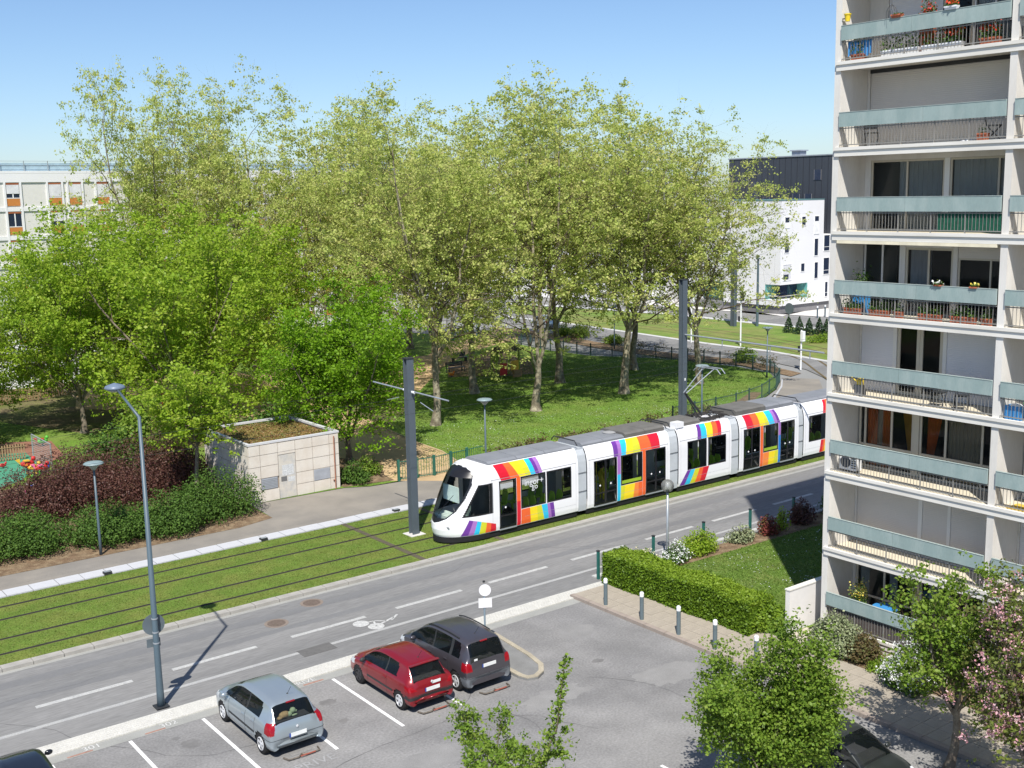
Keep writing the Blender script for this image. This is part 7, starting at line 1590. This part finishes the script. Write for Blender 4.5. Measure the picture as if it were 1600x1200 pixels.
sl = MB()
for k in range(26): sl.box(119.47, 119.499, 82 + k * .96, 82.03 + k * .96, 0, 19)
part('cladding_joint', sl, M('cladding joint', (.02, .022, .03), .7), bb)
for (y, z0, z1) in [(104.0, 15.5, 16.9), (102.5, 12.0, 16), (92.2, 16.0, 17.3), (95.5, 13.6, 14.3), (93.6, 13.6, 14.3), (100.4, 12.6, 13.9)]:
    w = part('window', MB().box(119.44, 119.468, y - .5, y + .5, z0, z1), fgl, bb); part('window_frame', MB().box(119.42, 119.466, y + .5, y + .56, z0, z1).box(119.42, 119.466, y - .56, y - .5, z0, z1), plinth_m, w)
part('roof_vent', MB().box(122, 123.2, 97, 98.4, 19.15, 19.8).box(121.8, 123.4, 96.8, 98.6, 19.801, 19.95), M('vent grey', (.3, .33, .38), .5), bb); part('roof_vent', MB().box(130, 132, 90, 91.6, 19.15, 20.1), M('vent pale', (.55, .5, .45), .7), bb); part('roof_vent', MB().box(130, 132, 85, 86.5, 19.15, 20.4), M('vent pale', (.55, .5, .45), .7), bb)
# long white housing block at the left
def block(name, lab, A, B, h, depth, fl, cols, wallm, face_in):
    A = np.array(A); B = np.array(B); L = np.linalg.norm(B - A); e = (B - A) / L; q = np.array([e[1], -e[0]])  # q toward the viewer
    t = thing(name, lab, 'building', (A[0], A[1], 0))
    def bx(mb, s0, s1, d0, d1, z0, z1):
        p = [A + e * s0 + q * d0, A + e * s1 + q * d0, A + e * s1 + q * d1, A + e * s0 + q * d1]; mb.add([(*c, z0) for c in p] + [(*c, z1) for c in p], [(0, 1, 2, 3), (7, 6, 5, 4), (0, 4, 5, 1), (1, 5, 6, 2), (2, 6, 7, 3), (3, 7, 4, 0)]); return mb
    part('wall', bx(MB(), 0, L, -depth, 0, -.02, h), wallm, t)
    part('roof_edge', bx(MB(), -.1, L + .1, -depth - .1, .12, h + .001, h + .22), fwhite, t)
    for k in range(1, fl): part('floor_band', bx(MB(), 0, L, .001, .10, h - .85 - k * 2.72 - .02, h - .85 - k * 2.72 + .36), fwhite, t)
    part('cornice', bx(MB(), 0, L, .001, .11, h - .85, h - .0), fwhite, t)
    for s, w in cols:
        part('pilaster', bx(MB(), s - .24, s - .05, .001, .12, 0, h - .851), fwhite, t); part('pilaster', bx(MB(), s + w + .05, s + w + .24, .001, .12, 0, h - .851), fwhite, t)
        for k in range(fl):
            z = h - .85 - 2.42 - 2.72 * k
            if z < -.1: continue
            sh = rng.random(); wn = part('window', bx(MB(), s, s + w, .005, .03, z + .95, z + 2.2), fgl, t)
            part('orange_panel', bx(MB(), s, s + w, .006, .06, z + .20, z + .90), M('orange spandrel', (.52, .20, .05), .7, var=.06), wn); part('orange_lintel', bx(MB(), s, s + w, .006, .07, z + 2.2, z + 2.38), M('brown lintel', (.32, .11, .05), .7), wn)
            fr = bx(MB(), s + w / 2 - .05, s + w / 2 + .05, .031, .06, z + .95, z + 2.2); bx(fr, s, s + w, .031, .07, z + .90, z + .97); part('window_frame', fr, fframe, wn)
            if sh > .25: part('roller_shutter', bx(MB(), s + .02, s + w - .02, .035, .08, z + 2.2 - (.4 if sh < .5 else .85 if sh < .75 else 1.2), z + 2.19), M('white blind', (.66, .66, .68), .6), wn)
    rl_ = MB()
    for k in range(int(L / 2.3)): bx(rl_, k * 2.3 + .5, k * 2.3 + .56, -.3, -.24, h + .22, h + 1.2)
    for z in (.75, 1.15): bx(rl_, 0, L, -.28, -.25, h + z, h + z + .03)
    part('roof_railing', rl_, galv_m, t)
    pn = bx(MB(), 0, L, -.5, -.48, h + .22, h + 1.0); part('roof_glass_band', pn, M('roof band blue', (.33, .45, .52), .4), t)
    return t
A = np.array([28.4, 116.6]); B = np.array([39.2, 124.5]); e = np.array([1., .1]); e /= np.linalg.norm(e); A0 = A - e * 12
cols = []
s = 12.3
pat = [(12.35, 1.2), (16.4, 1.2), (18.4, 1.2)]
for base_ in (-8.9, 0, 8.9, 17.8, 26.7, 35.6): cols += [(s_ + base_, w) for s_, w in pat if s_ + base_ > .3]
block('housing_block', 'long white housing block with orange window panels behind the left trees', A0, A + e * 50, 18.0, 12, 6, cols, M('housing panel', (.66, .645, .61), .85, var=.03), 1)
e2 = np.array([.25, .97]); e2 /= np.linalg.norm(e2)
block('housing_block', 'white housing block seen through the plane crowns right of the centre', (121, 112), (112, 148), 16.6, 12, 6, [(2 + 4.2 * k, 1.8) for k in range(8)], fwhite, 1)
block('housing_block', 'low white terrace beyond the plaza behind the plane trunks', (108, 168), (66, 186), 8.4, 10, 3, [(2 + 4.2 * k, 1.8) for k in range(10)], M('terrace render', (.50, .49, .48), .85), 1)
hill = MB()
# a few distant roofs so that the town goes on outside the gaps
for i, (x, y, w, d, h) in enumerate([(180, 190, 40, 14, 12), (120, 250, 60, 14, 15), (10, 210, 50, 14, 14), (-60, 170, 40, 14, 13), (230, 120, 20, 40, 16)]):
    t = thing('distant_building', ['pale distant block far behind the black building', 'pale distant block on the horizon behind the plane trees', 'pale distant block behind the left housing block', 'pale distant block beyond the left picture edge', 'pale distant block far right behind the tower'][i], 'building', (x, y, 0)); part('wall', MB().box(x - w / 2, x + w / 2, y - d / 2, y + d / 2, 0, h), wall_m, t); part('roof', MB().box(x - w / 2 - .3, x + w / 2 + .3, y - d / 2 - .3, y + d / 2 + .3, h + .003, h + .4), plinth_m, t)
    for k in range(int(w / 5)):
        for f in range(int(h / 3)): part('window', MB().box(x - w / 2 + 1.5 + k * 5, x - w / 2 + 3.3 + k * 5, y - d / 2 - .05, y - d / 2 - .003, 1 + f * 3, 2.4 + f * 3), fgl, t)
